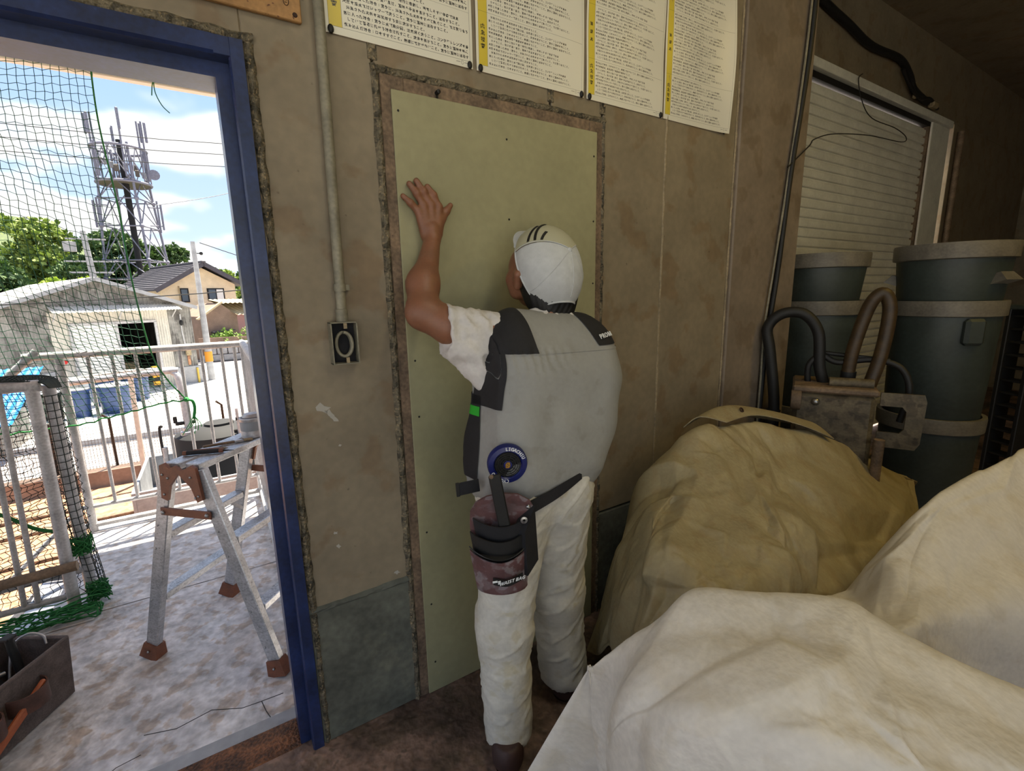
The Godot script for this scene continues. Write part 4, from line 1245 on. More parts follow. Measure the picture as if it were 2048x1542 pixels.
	obj("bristles", MB.new().bar(bd * 0.04 + Vector3.UP * 0.006, bd * 0.075 + Vector3.UP * 0.005, 0.022, 0.008, Vector3.UP, 0.003), M.bead, br)
	var pn := thing("marker_pen", "black marker with orange ends on the trestle", "pen", top + e1 + along * 0.09)
	var pd := (side * 0.92 + along * 0.38).normalized()
	obj("barrel", tb([-pd * 0.06 + Vector3.UP * 0.009, pd * 0.055 + Vector3.UP * 0.009], 0.008, 10), M.dark_cloth, pn)
	for s in [-1.0, 1.0]:
		obj("end_cap", tb([pd * 0.055 * s + Vector3.UP * 0.009, pd * 0.068 * s + Vector3.UP * 0.009], 0.0085, 10), M.brownplastic, pn)
	obj("tip", tb([pd * 0.068 + Vector3.UP * 0.009, pd * 0.105 + Vector3.UP * 0.007], [0.004, 0.001], 8), M.black, pn)
	var pc := thing("pencil", "short brown pencil beside the black marker", "pencil", top + e1 + along * 0.13 - side * 0.01)
	obj("shaft", tb([-pd * 0.055 + Vector3.UP * 0.005, pd * 0.05 + Vector3.UP * 0.005], 0.0045, 6), M.brownplastic, pc)
	obj("point", tb([pd * 0.05 + Vector3.UP * 0.005, pd * 0.065 + Vector3.UP * 0.005], [0.0045, 0.0008], 6), M.bead, pc)
	# tool bag on the floor at the left
	build_toolbag()


func build_toolbag() -> void:
	var at := Vector3(-0.80, 0.0, -0.60)
	var t := thing("tool_bag", "grey open tool bag with loop pockets on the landing", "bag", at)
	t.rotation.y = deg_to_rad(58)
	var L := 0.42
	var W := 0.22
	var Hh := 0.22
	var bodyp := MB.new()
	for q in [[Vector3(-L / 2, 0, W / 2), Vector3(L / 2, 0, W / 2), Vector3(L / 2 + 0.01, Hh, W / 2 + 0.012), Vector3(-L / 2, Hh, W / 2 + 0.012), Vector3(0, 0, 1)], [Vector3(-L / 2, 0, -W / 2), Vector3(L / 2, 0, -W / 2), Vector3(L / 2 + 0.01, Hh, -W / 2), Vector3(-L / 2, Hh, -W / 2), Vector3(0, 0, -1)],
			[Vector3(L / 2, 0, -W / 2), Vector3(L / 2, 0, W / 2), Vector3(L / 2 + 0.01, Hh, W / 2 + 0.012), Vector3(L / 2 + 0.01, Hh, -W / 2), Vector3(1, 0, 0)], [Vector3(-L / 2, 0, -W / 2), Vector3(-L / 2, 0, W / 2), Vector3(-L / 2, Hh, W / 2 + 0.012), Vector3(-L / 2, Hh, -W / 2), Vector3(-1, 0, 0)]]:
		bodyp.face([q[0], q[1], q[2], q[3]], q[4])
		var inn: Vector3 = q[4] * -0.008
		bodyp.face([q[0] + inn, q[1] + inn, q[2] + inn, q[3] + inn], -q[4])
		bodyp.bar(q[3] + inn * 0.5, q[2] + inn * 0.5, 0.014, 0.014, Vector3.UP, 0.004)
	bodyp.face([Vector3(-L / 2, 0.002, -W / 2), Vector3(L / 2, 0.002, -W / 2), Vector3(L / 2, 0.002, W / 2), Vector3(-L / 2, 0.002, W / 2)], Vector3.UP)
	var bm := worn(Color(0.34, 0.30, 0.29), {"size": 0.25, "coarse": 0.15, "fine": 0.15, "rough": 0.85, "seed": 131, "world": false})
	obj("bag_body", bodyp, bm, t)
	var lm := worn(Color(0.30, 0.20, 0.17), {"size": 0.2, "coarse": 0.2, "fine": 0.12, "rough": 0.6, "seed": 133, "world": false})
	for x in [-0.09, 0.05]:
		var P := []
		for i in 15:
			var a := PI * i / 14.0
			var c := Vector3(x + 0.058 * -cos(a), 0.135, W / 2 + 0.008 + 0.06 * sin(a))
			P.append([c + Vector3(0, 0.03, 0), c + Vector3(0, -0.03, 0)])
		obj("pocket_loop", MB.new().sheet(P, 0.004), lm, t)
	var om := worn(Color(0.62, 0.33, 0.20), {"size": 0.2, "coarse": 0.12, "fine": 0.08, "rough": 0.5, "seed": 135})
	var h := thing("wooden_handle", "orange brown wooden tool handle through the bag's loop", "tool handle", at)
	h.rotation = t.rotation
	obj("handle", MB.new().bar(Vector3(-0.16, 0.03, W / 2 + 0.045), Vector3(0.09, 0.16, W / 2 + 0.042), 0.03, 0.016, Vector3(0, 0, 1), 0.005), om, h)
	var hh := thing("hammer", "black handled hammer standing up out of the tool bag", "hammer", at)
	hh.rotation = t.rotation
	obj("handle", tb([Vector3(0.14, 0.02, 0.03), Vector3(0.15, 0.27, -0.01)], 0.013, 10), M.rubber, hh)
	obj("head", bx(Vector3(0.15, 0.275, -0.012), Vector3(0.034, 0.012, 0.034), 0.003), M.rubber, hh)
	var wl := thing("wire_loop", "bent pale wire loop sticking out of the tool bag", "wire", at)
	wl.rotation = t.rotation
	obj("loop", tb(curve([Vector3(0.13, 0.12, -0.02), Vector3(0.17, 0.22, -0.03), Vector3(0.20, 0.25, 0.0), Vector3(0.21, 0.235, 0.04), Vector3(0.20, 0.21, 0.06)]), 0.004, 6), M.galv, wl)
	var rd := thing("red_tool", "red tool body lying inside the tool bag", "tool", at)
	rd.rotation = t.rotation
	obj("body", MB.new().box(Vector3(-0.06, 0.15, 0.03), Vector3(0.09, 0.05, 0.05), Basis(Vector3.FORWARD, 0.4), 0.012), smat(Color(0.55, 0.13, 0.09), 0.4), rd)
	obj("label", MB.new().box(Vector3(-0.085, 0.150, 0.057), Vector3(0.02, 0.02, 0.003), Basis(Vector3.FORWARD, 0.4), 0.001), smat(Color(0.15, 0.3, 0.75), 0.4), rd)
	var dk := thing("tool_roll", "dark cloth bundle filling the tool bag", "bundle", at)
	dk.rotation = t.rotation
	obj("roll", blob([[Vector3(-0.17, 0.06, 0), Vector3(0.15, 0.06, 0), 0.055, 0.055], [Vector3(-0.15, 0.11, -0.05), Vector3(0.1, 0.12, -0.05), 0.03, 0.03]], 0.012, 0.03), M.dark_cloth, dk)
	var pl := thing("pliers", "grey metal pliers lying across the tool bag", "pliers", at)
	pl.rotation = t.rotation
	obj("arm", tb([Vector3(-0.16, 0.17, -0.06), Vector3(0.02, 0.19, -0.02), Vector3(0.10, 0.18, 0.01)], 0.007, 8), M.steel, pl)
	obj("arm", tb([Vector3(-0.14, 0.17, -0.085), Vector3(0.02, 0.19, -0.025), Vector3(0.10, 0.18, -0.01)], 0.007, 8), M.steel, pl)
	obj("grip", tb([Vector3(-0.19, 0.165, -0.09), Vector3(-0.1, 0.175, -0.065)], 0.012, 8), smat(Color(0.25, 0.33, 0.6), 0.5), pl)


# control points of the three tarpaulins, row by row from the far foot over the top to the near foot
const TARP_FRONT := [
	[0.578, 0.077, 0.471, 0.653, 0.140, 0.536, 0.720, 0.193, 0.600, 0.727, 0.197, 0.610, 0.827, 0.231, 0.683, 0.935, 0.259, 0.758, 1.059, 0.266, 0.896, 1.157, 0.261, 0.992, 1.198, 0.248, 1.120, 1.266, 0.234, 1.259, 1.397, 0.210, 1.378],
	[0.515, 0.220, 0.573, 0.581, 0.400, 0.632, 0.640, 0.550, 0.689, 0.646, 0.562, 0.699, 0.737, 0.660, 0.762, 0.836, 0.740, 0.826, 0.951, 0.760, 0.947, 1.044, 0.745, 1.032, 1.081, 0.710, 1.147, 1.147, 0.670, 1.272, 1.277, 0.600, 1.380],
	[0.508, 0.147, 0.583, 0.571, 0.267, 0.652, 0.640, 0.367, 0.699, 0.638, 0.470, 0.735, 0.631, 0.655, 0.821, 0.705, 0.745, 0.900, 0.796, 0.775, 1.020, 0.866, 0.770, 1.103, 0.925, 0.735, 1.199, 1.004, 0.700, 1.308, 1.151, 0.620, 1.410],
	[0.502, 0.073, 0.593, 0.561, 0.133, 0.672, 0.640, 0.183, 0.709, 0.632, 0.330, 0.765, 0.567, 0.600, 0.853, 0.607, 0.710, 0.946, 0.682, 0.750, 1.068, 0.752, 0.755, 1.153, 0.819, 0.730, 1.237, 0.921, 0.690, 1.334, 1.076, 0.610, 1.436],
	[0.495, 0.004, 0.603, 0.551, 0.004, 0.692, 0.640, 0.004, 0.719, 0.626, 0.170, 0.785, 0.566, 0.470, 0.839, 0.563, 0.620, 0.955, 0.622, 0.680, 1.086, 0.684, 0.700, 1.181, 0.759, 0.680, 1.266, 0.866, 0.640, 1.360, 1.024, 0.570, 1.461],
	[0.485, 0.003, 0.618, 0.541, 0.003, 0.707, 0.630, 0.003, 0.734, 0.597, 0.085, 0.813, 0.538, 0.235, 0.867, 0.531, 0.310, 0.980, 0.586, 0.340, 1.104, 0.645, 0.350, 1.193, 0.719, 0.340, 1.273, 0.826, 0.320, 1.361, 0.984, 0.285, 1.459],
	[0.475, 0.003, 0.633, 0.531, 0.003, 0.722, 0.620, 0.003, 0.749, 0.583, 0.003, 0.827, 0.524, 0.003, 0.881, 0.516, 0.003, 0.993, 0.568, 0.003, 1.113, 0.626, 0.003, 1.199, 0.700, 0.003, 1.277, 0.806, 0.003, 1.362, 0.964, 0.003, 1.458],
]
const TARP_BACK := [
	[1.055, 0.045, 0.200, 1.094, 0.128, 0.200, 1.167, 0.220, 0.180, 1.388, 0.269, 0.120, 1.578, 0.324, 0.150, 1.707, 0.332, 0.170, 1.863, 0.333, 0.180, 2.052, 0.310, 0.250, 2.455, 0.268, 0.320, 3.021, 0.169, 0.450],
	[1.025, 0.113, 0.300, 1.064, 0.320, 0.300, 1.137, 0.550, 0.280, 1.358, 0.672, 0.220, 1.548, 0.811, 0.250, 1.677, 0.830, 0.270, 1.833, 0.831, 0.280, 2.022, 0.775, 0.350, 2.425, 0.670, 0.420, 2.991, 0.422, 0.550],
	[0.969, 0.250, 0.400, 1.005, 0.487, 0.420, 1.121, 0.671, 0.400, 1.355, 0.734, 0.360, 1.571, 0.768, 0.370, 1.718, 0.761, 0.380, 1.824, 0.756, 0.400, 1.985, 0.692, 0.480, 2.384, 0.556, 0.550, 2.851, 0.378, 0.620],
	[0.909, 0.212, 0.460, 0.945, 0.509, 0.510, 1.022, 0.676, 0.520, 1.244, 0.668, 0.520, 1.458, 0.675, 0.530, 1.563, 0.671, 0.540, 1.689, 0.665, 0.560, 1.905, 0.591, 0.620, 2.265, 0.451, 0.680, 2.597, 0.360, 0.720],
	[0.848, 0.194, 0.530, 0.902, 0.484, 0.610, 0.999, 0.641, 0.640, 1.160, 0.642, 0.660, 1.330, 0.637, 0.680, 1.425, 0.619, 0.690, 1.540, 0.596, 0.710, 1.781, 0.487, 0.750, 2.136, 0.341, 0.780, 2.484, 0.266, 0.800],
	[0.828, 0.111, 0.580, 0.910, 0.389, 0.660, 0.985, 0.565, 0.720, 1.125, 0.571, 0.750, 1.292, 0.541, 0.770, 1.388, 0.506, 0.780, 1.504, 0.459, 0.800, 1.724, 0.372, 0.830, 2.055, 0.241, 0.850, 2.370, 0.177, 0.860],
	[0.792, 0.055, 0.615, 0.871, 0.195, 0.692, 0.943, 0.282, 0.748, 1.081, 0.286, 0.775, 1.247, 0.271, 0.792, 1.342, 0.253, 0.800, 1.458, 0.230, 0.819, 1.677, 0.186, 0.846, 2.007, 0.121, 0.863, 2.321, 0.089, 0.871],
	[0.778, 0.003, 0.629, 0.856, 0.003, 0.704, 0.927, 0.003, 0.760, 1.064, 0.003, 0.785, 1.229, 0.003, 0.801, 1.324, 0.003, 0.809, 1.439, 0.003, 0.826, 1.658, 0.003, 0.852, 1.987, 0.003, 0.868, 2.302, 0.003, 0.876],
]
const TARP_RIGHT := [
	[1.615, 0.178, 0.744, 1.723, 0.192, 0.768, 1.836, 0.235, 0.814, 2.032, 0.278, 0.862, 2.228, 0.292, 0.897, 2.412, 0.307, 0.942, 2.618, 0.319, 0.989, 2.841, 0.358, 1.178],
	[1.477, 0.444, 0.800, 1.582, 0.479, 0.820, 1.693, 0.588, 0.860, 1.887, 0.695, 0.900, 2.082, 0.731, 0.930, 2.264, 0.767, 0.970, 2.470, 0.797, 1.012, 2.692, 0.895, 1.190],
	[1.368, 0.516, 0.873, 1.468, 0.536, 0.901, 1.569, 0.612, 0.940, 1.740, 0.672, 0.954, 1.920, 0.695, 0.989, 2.088, 0.708, 1.029, 2.278, 0.714, 1.083, 2.479, 0.776, 1.249],
	[1.260, 0.573, 0.948, 1.350, 0.570, 0.973, 1.441, 0.598, 1.008, 1.596, 0.600, 1.025, 1.760, 0.606, 1.058, 1.913, 0.615, 1.101, 2.086, 0.610, 1.157, 2.266, 0.659, 1.314],
	[1.165, 0.615, 1.015, 1.248, 0.598, 1.044, 1.330, 0.591, 1.079, 1.473, 0.562, 1.098, 1.622, 0.543, 1.134, 1.761, 0.529, 1.182, 1.918, 0.515, 1.240, 2.079, 0.556, 1.377],
	[1.118, 0.415, 1.030, 1.200, 0.398, 1.058, 1.282, 0.391, 1.091, 1.424, 0.362, 1.108, 1.572, 0.343, 1.142, 1.712, 0.329, 1.188, 1.868, 0.315, 1.244, 2.029, 0.356, 1.378],
	[1.099, 0.003, 1.037, 1.181, 0.003, 1.063, 1.262, 0.003, 1.096, 1.404, 0.003, 1.112, 1.553, 0.003, 1.146, 1.692, 0.003, 1.190, 1.849, 0.003, 1.245, 2.009, 0.003, 1.378],
]


func grid_of(flat: Array) -> Array:
	var out := []
	for r in flat:
		var row := []
		for k in range(0, r.size(), 3):
			row.append(Vector3(r[k], r[k + 1], r[k + 2]))
		out.append(row)
	return out


# heights over a grid of R rows and C columns: random points joined by flat triangles, so that they meet in straight creases
func creases(R: int, C: int, n: int, aspect: float, sd: int) -> PackedFloat32Array:
	var r := RandomNumberGenerator.new()
	r.seed = sd
	var pts := PackedVector2Array()
	var hgt := PackedFloat32Array()
	for q in [Vector2(-0.1, -0.1), Vector2(1.1, -0.1), Vector2(-0.1, 1.1), Vector2(1.1, 1.1)]:
		pts.push_back(Vector2(q.x * aspect, q.y))
		hgt.push_back(0.0)
	for k in n:
		pts.push_back(Vector2(r.randf() * aspect, r.randf()))
		hgt.push_back(r.randf_range(-1.0, 1.0))
	var out := PackedFloat32Array()
	out.resize(R * C)
	var tr := Geometry2D.triangulate_delaunay(pts)
	for k in range(0, tr.size(), 3):
		var a := pts[tr[k]]
		var b := pts[tr[k + 1]]
		var c := pts[tr[k + 2]]
		var den := (b.y - c.y) * (a.x - c.x) + (c.x - b.x) * (a.y - c.y)
		if absf(den) < 1e-9:
			continue
		var j0 := clampi(int(minf(a.x, minf(b.x, c.x)) / aspect * (C - 1)), 0, C - 1)
		var j1 := clampi(int(maxf(a.x, maxf(b.x, c.x)) / aspect * (C - 1)) + 1, 0, C - 1)
		var i0 := clampi(int(minf(a.y, minf(b.y, c.y)) * (R - 1)), 0, R - 1)
		var i1 := clampi(int(maxf(a.y, maxf(b.y, c.y)) * (R - 1)) + 1, 0, R - 1)
		for i in range(i0, i1 + 1):
			for j in range(j0, j1 + 1):
				var p := Vector2(aspect * j / (C - 1), float(i) / (R - 1))
				var w0 := ((b.y - c.y) * (p.x - c.x) + (c.x - b.x) * (p.y - c.y)) / den
				var w1 := ((c.y - a.y) * (p.x - c.x) + (a.x - c.x) * (p.y - c.y)) / den
				var w2 := 1.0 - w0 - w1
				if w0 >= -1e-4 and w1 >= -1e-4 and w2 >= -1e-4:
					out[i * C + j] = w0 * hgt[tr[k]] + w1 * hgt[tr[k + 1]] + w2 * hgt[tr[k + 2]]
	return out


# a stiff sheet thrown over something: the control surface broken by large folds and small crumples
func drape(flat: Array, su: int, sv: int, sd: int, n1: int, fold: float, n2: int, crumple: float) -> MB:
	var P := refine(grid_of(flat), su, sv)
	var R := P.size()
	var C: int = P[0].size()
	var A := creases(R, C, n1, 1.4, sd)
	var B := creases(R, C, n2, 1.4, sd + 1)
	var D := creases(R, C, n2 * 4, 1.4, sd + 2)
	var Q := []
	for i in R:
		var row := []
		for j in C:
			var p: Vector3 = P[i][j]
			var du: Vector3 = P[i][mini(j + 1, C - 1)] - P[i][maxi(j - 1, 0)]
			var dv: Vector3 = P[mini(i + 1, R - 1)][j] - P[maxi(i - 1, 0)][j]
			var nn := dv.cross(du).normalized()
			if nn.y < 0.0 and absf(nn.y) > 0.3:
				nn = -nn
			var k := i * C + j
			var q := p + nn * (fold * A[k] + crumple * B[k] + crumple * 0.35 * D[k])
			q.y = maxf(q.y, 0.002)
			row.append(q)
		Q.append(row)
	var mb := MB.new().sheet(Q, 0.002)
	if mb.n[C * (R / 2) + C / 2].y < 0:
		mb = MB.new().sheet(Q, 0.002, true)
	return mb


func build_tarps() -> void:
	var ft := thing("tarpaulin", "pale tarpaulin in front with a sharp hanging corner fold", "tarpaulin", Vector3(0.9, 0.0, 1.0), "tarpaulins over stored goods")
	var cut := []
	for r in TARP_FRONT:
		cut.append(r.slice(6))
	obj("cover", drape(cut, 22, 24, 201, 30, 0.012, 120, 0.0045), M.tarp, ft).position = Vector3(-0.9, 0, -1.0)
	# the corner falls straight down and its left side swings out to the floor
	var fl := []
	for k in 22:
		var v := k / 21.0
		var a := Vector3(0.640, 0.553, 0.690).lerp(Vector3(0.435, 0.002, 0.515), v)
		var b := Vector3(0.640, 0.553, 0.690).lerp(Vector3(0.655, 0.002, 0.775), v)
		var row := []
		for j in 15:
			var u := j / 14.0
			var p := a.lerp(b, u)
			p += Vector3(-0.55, 0, 0.8) * v * (0.020 * sin(u * 9.0 + 0.6) * (1.0 - u) + 0.010 * sin(u * 4.0 + v * 2.0))
			row.append(p)
		fl.append(row)
	obj("hanging_fold", MB.new().sheet(fl, 0.002), M.tarp, ft).position = Vector3(-0.9, 0, -1.0)
	var bt := thing("tarpaulin", "dirty yellowish crumpled tarpaulin against the wall behind the worker", "tarpaulin", Vector3(1.5, 0.0, 0.5), "tarpaulins over stored goods")
	obj("cover", drape(TARP_BACK, 24, 22, 207, 40, 0.040, 190, 0.015), M.tarp_dirty, bt).position = Vector3(-1.5, 0, -0.5)
	# a rolled flap along its top
	var flap := [[Vector3(1.58, 0.845, 0.19), Vector3(1.78, 0.865, 0.17), Vector3(2.0, 0.83, 0.22), Vector3(2.25, 0.77, 0.28)], [Vector3(1.60, 0.90, 0.25), Vector3(1.80, 0.915, 0.24), Vector3(2.04, 0.865, 0.30), Vector3(2.27, 0.79, 0.36)], [Vector3(1.66, 0.885, 0.33), Vector3(1.86, 0.885, 0.34), Vector3(2.06, 0.825, 0.42), Vector3(2.24, 0.745, 0.47)]]
	obj("folded_flap", MB.new().sheet(refine(flap, 6, 6), 0.004, true), M.tarp_dirty, bt).position = Vector3(-1.5, 0, -0.5)
	for q in [Vector3(1.80, 0.905, 0.30), Vector3(1.04, 0.17, 0.325)]:
		obj("eyelet", MB.new().lathe([Vector2(0.006, 0), Vector2(0.012, 0.002), Vector2(0.012, 0.004), Vector2(0.006, 0.005)], 12, Transform3D(Basis(Vector3(1, 0, 0), 1.0), q - Vector3(1.5, 0, 0.5))), M.rust, bt)
	obj_thing("tarpaulin", drape(TARP_RIGHT, 22, 22, 213, 24, 0.020, 100, 0.005), M.tarp, "pale tarpaulin mound at the right, rising out of the frame", "tarpaulin", "tarpaulins over stored goods")


# one stacking pail: tapered wall, rolled rim with a groove, two lug handles
func pail_parts(t: Node3D, y: float, h: float, r: float, open_top: bool) -> void:
	obj("pail_wall", MB.new().lathe([Vector2(0.0, y), Vector2(r * 0.86, y), Vector2(r * 0.88, y + 0.01), Vector2(r * 0.97, y + h - 0.09), Vector2(r * 0.975, y + h - 0.06)], 40), M.pail, t)
	obj("rim", MB.new().lathe([Vector2(r * 0.97, y + h - 0.085), Vector2(r * 1.04, y + h - 0.08), Vector2(r * 1.05, y + h - 0.01), Vector2(r * 1.04, y + h), Vector2(r * 0.95, y + h), Vector2(r * 0.94, y + h - 0.02)], 40), M.pail_rim, t)
	if open_top:
		obj("pail_inside", MB.new().lathe([Vector2(r * 0.94, y + h - 0.02), Vector2(r * 0.9, y + h - 0.15), Vector2(0, y + h - 0.15)], 32), M.pail, t)


func pail_stack(at: Vector3, r: float, label: String, sp: Array, turn: float) -> void:
	for k in sp.size():
		var t := thing("plastic_pail", label % ["bottom", "middle", "top"][k], "pail", at + Vector3(0, sp[k][0], 0), "stacked grey pails")
		pail_parts(t, 0.0, sp[k][1], r * sp[k][2], k == sp.size() - 1)
		if k == sp.size() - 1:
			# flared spout lugs
			for s in [0.0, 1.0]:
				var a: float = turn + s * PI * 0.86
				var d := Vector3(cos(a), 0, sin(a))
				var lug := obj("lug_handle", MB.new().prism([Vector2(-0.065, 0.0), Vector2(0.065, 0.0), Vector2(0.05, 0.055), Vector2(-0.05, 0.055)], 0.07, Transform3D(Basis(d.cross(Vector3.UP), (Vector3.UP - d * 0.9).normalized(), (d + Vector3.UP * 0.35).normalized()), d * r * 0.9 + Vector3(0, sp[k][1] * 0.36, 0))), M.pail_rim, t)
		elif k > 0:
			for s in [0.0, 1.0]:
				var a: float = turn + 0.5 + s * PI
				var d := Vector3(cos(a), 0, sin(a))
				obj("lug_handle", MB.new().box(d * r * 1.0 + Vector3(0, sp[k][1] - 0.16, 0), Vector3(0.05, 0.14, 0.09), Basis(Vector3.UP, -a), 0.015), M.pail, t)


func build_pails() -> void:
	pail_stack(Vector3(3.215, 0, -0.115), 0.232, "grey plastic pail, %s of the stack beside the column", [[0.003, 0.66, 1.0], [0.60, 0.715, 1.0], [1.28, 0.31, 1.02]], 3.76)
	pail_stack(Vector3(3.50, 0, 0.425), 0.243, "grey plastic pail, %s of the stack at the right", [[0.003, 0.665, 0.97], [0.60, 0.71, 1.0], [1.27, 0.34, 1.03]], 1.84)
	# a plastic pallet on edge and a board beyond the right stack
	var p := thing("plastic_pallet", "black plastic pallet standing on edge right of the pails", "pallet", Vector3(4.25, 0.0, 0.62))
	p.rotation.y = deg_to_rad(-24)
	for x in [-0.07, 0.07]:
		obj("stile", bx(Vector3(0, 0.62, x), Vector3(0.12, 1.24, 0.025), 0.004), M.rubber, p)
	for k in 15:
		obj("rib", bx(Vector3(0, 0.06 + k * 0.081, 0), Vector3(0.10, 0.012, 0.13), 0.002), M.rubber, p)
	obj("top_edge", bx(Vector3(0, 1.25, 0), Vector3(0.13, 0.03, 0.17), 0.006), M.pail, p)
	var b := thing("leaning_board", "olive board leaning behind the black pallet", "board", Vector3(4.75, 0.0, 0.86))
	b.rotation.y = deg_to_rad(-24)
	obj("board", bx(Vector3(0, 0.62, 0), Vector3(0.03, 1.24, 0.5), 0.004), worn(Color(0.30, 0.29, 0.16), {"size": 0.8, "coarse": 0.2, "fine": 0.1, "seed": 141}), b)
	obj("edge_strip", bx(Vector3(-0.02, 0.62, -0.26), Vector3(0.04, 1.24, 0.03), 0.004), M.casing, b)


func build_pump() -> void:
	var t := thing("pump_unit", "old grease stained pump box with thick hoses behind the tarpaulin", "pump", Vector3(2.52, 0.0, 0.32))
	var yw := Basis(Vector3.UP, deg_to_rad(-63))
	obj("tank_box", MB.new().box(Vector3(0, 0.46, 0), Vector3(0.32, 0.9, 0.30), yw, 0.02), M.pumpbox, t)
	obj("box_lid", MB.new().box(Vector3(0, 0.925, 0), Vector3(0.335, 0.03, 0.315), yw, 0.008), M.casing, t)
	var along := yw * Vector3.RIGHT
	var front := yw * Vector3(0, 0, 1)
	if front.x > 0: front = -front
	obj("valve_pipe", tb([along * -0.02 + Vector3(0, 0.955, 0) + front * 0.08, along * 0.15 + Vector3(0, 0.955, 0) + front * 0.08], 0.024, 12), M.pumpbox, t)
	obj("gauge", MB.new().lathe([Vector2(0.0, 0), Vector2(0.045, 0.0), Vector2(0.05, 0.01), Vector2(0.05, 0.04), Vector2(0.0, 0.045)], 20, Transform3D(Basis(Vector3.UP, 0.5) * Basis(Vector3.RIGHT, PI / 2), along * -0.17 + Vector3(0, 0.87, 0) + front * 0.14)), M.casing, t)
	obj("knob", MB.new().ball(along * -0.07 + Vector3(0, 0.87, 0) + front * 0.16, Vector3.ONE * 0.018, Basis.IDENTITY, 6, 10), M.steel, t)
	var o := Vector3(2.52, 0, 0.27)
	var br := obj("bracket_plate", MB.new().prism([Vector2(-0.06, 0.0), Vector2(0.08, 0.0), Vector2(0.095, 0.03), Vector2(0.10, 0.22), Vector2(0.09, 0.25), Vector2(-0.06, 0.25), Vector2(-0.06, 0.19), Vector2(0.02, 0.19), Vector2(0.035, 0.17), Vector2(0.035, 0.09), Vector2(0.02, 0.07), Vector2(-0.06, 0.07)], 0.012, Transform3D(Basis(along, Vector3.UP, along.cross(Vector3.UP)), along * 0.235 + Vector3(0, 0.68, 0) + front * 0.12)), M.pumpbox, t)
	obj("drop_pipe", tb([along * 0.185 + Vector3(0, 0.1, 0) + front * 0.16, along * 0.185 + Vector3(0, 0.72, 0) + front * 0.16], 0.022, 10), M.casing, t)
	obj("hose", tb(curve([Vector3(2.40, 0.55, 0.05) - o, Vector3(2.40, 0.80, 0.06) - o, Vector3(2.375, 1.08, 0.03) - o, Vector3(2.37, 1.20, 0.01) - o, Vector3(2.40, 1.27, 0.06) - o, Vector3(2.45, 1.27, 0.14) - o, Vector3(2.48, 1.18, 0.20) - o, Vector3(2.48, 1.02, 0.22) - o, Vector3(2.50, 0.93, 0.24) - o]), 0.026, 12), M.rubber, t)
	obj("hose", tb(curve([Vector3(2.54, 0.92, 0.32) - o, Vector3(2.535, 1.08, 0.33) - o, Vector3(2.545, 1.26, 0.36) - o, Vector3(2.55, 1.345, 0.39) - o, Vector3(2.57, 1.36, 0.42) - o, Vector3(2.585, 1.28, 0.44) - o, Vector3(2.575, 1.08, 0.43) - o, Vector3(2.545, 0.88, 0.40) - o, Vector3(2.54, 0.72, 0.39) - o, Vector3(2.54, 0.55, 0.39) - o]), 0.028, 12), M.hose, t)
	obj("hose", tb(curve([Vector3(2.47, 0.92, 0.18) - o, Vector3(2.46, 1.02, 0.18) - o, Vector3(2.49, 1.07, 0.22) - o, Vector3(2.52, 1.04, 0.28) - o, Vector3(2.58, 1.06, 0.40) - o, Vector3(2.61, 1.03, 0.50) - o, Vector3(2.62, 0.93, 0.54) - o, Vector3(2.62, 0.78, 0.52) - o]), 0.014, 10), M.rubber, t)
	for q in [[Vector3(2.40, 0.60, 0.05), Vector3(2.40, 0.78, 0.06)], [Vector3(2.54, 0.60, 0.39), Vector3(2.54, 0.70, 0.39)], [Vector3(2.54, 0.92, 0.32), Vector3(2.537, 1.0, 0.325)]]:
		obj("hose_clamp", tb([q[0] - o, q[1] - o], 0.032, 12), M.rubber, t)
	obj("tie_rod", tb([Vector3(2.52, 1.08, 0.22) - o, Vector3(2.60, 1.06, 0.46) - o], 0.01, 8), M.rubber, t)


# the part of a surface that lies inside all the half spaces [point, inward normal], lifted off it by some distance
func cut_out(src: MB, planes: Array, lift: float) -> MB:
	var out := MB.new()
	for i in range(0, src.ix.size(), 3):
		var pv := []
		var pn := []
		for k in 3:
			pv.append(src.v[src.ix[i + k]])
			pn.append(src.n[src.ix[i + k]])
		for pl in planes:
			var qv := []
			var qn := []
			for k in pv.size():
				var j := (k + 1) % pv.size()
				var a: float = (pv[k] - pl[0]).dot(pl[1])
				var b: float = (pv[j] - pl[0]).dot(pl[1])
				if a >= 0.0:
					qv.append(pv[k])
					qn.append(pn[k])
				if (a >= 0.0) != (b >= 0.0):
					var t := a / (a - b)
					qv.append(pv[k].lerp(pv[j], t))
					qn.append(pn[k].lerp(pn[j], t))
			pv = qv
			pn = qn
			if pv.size() < 3:
				break
		if pv.size() < 3:
			continue
		var s := out.v.size()
		for k in pv.size():
			out.vert(pv[k] + pn[k] * lift, pn[k])
		for k in range(1, pv.size() - 1):
			out.tri(s, s + k, s + k + 1)
	return out


func bone(a: Vector3, b: Vector3, ra: float, rb := -1.0) -> Array:
	return [a, b, ra, ra if rb < 0.0 else rb]


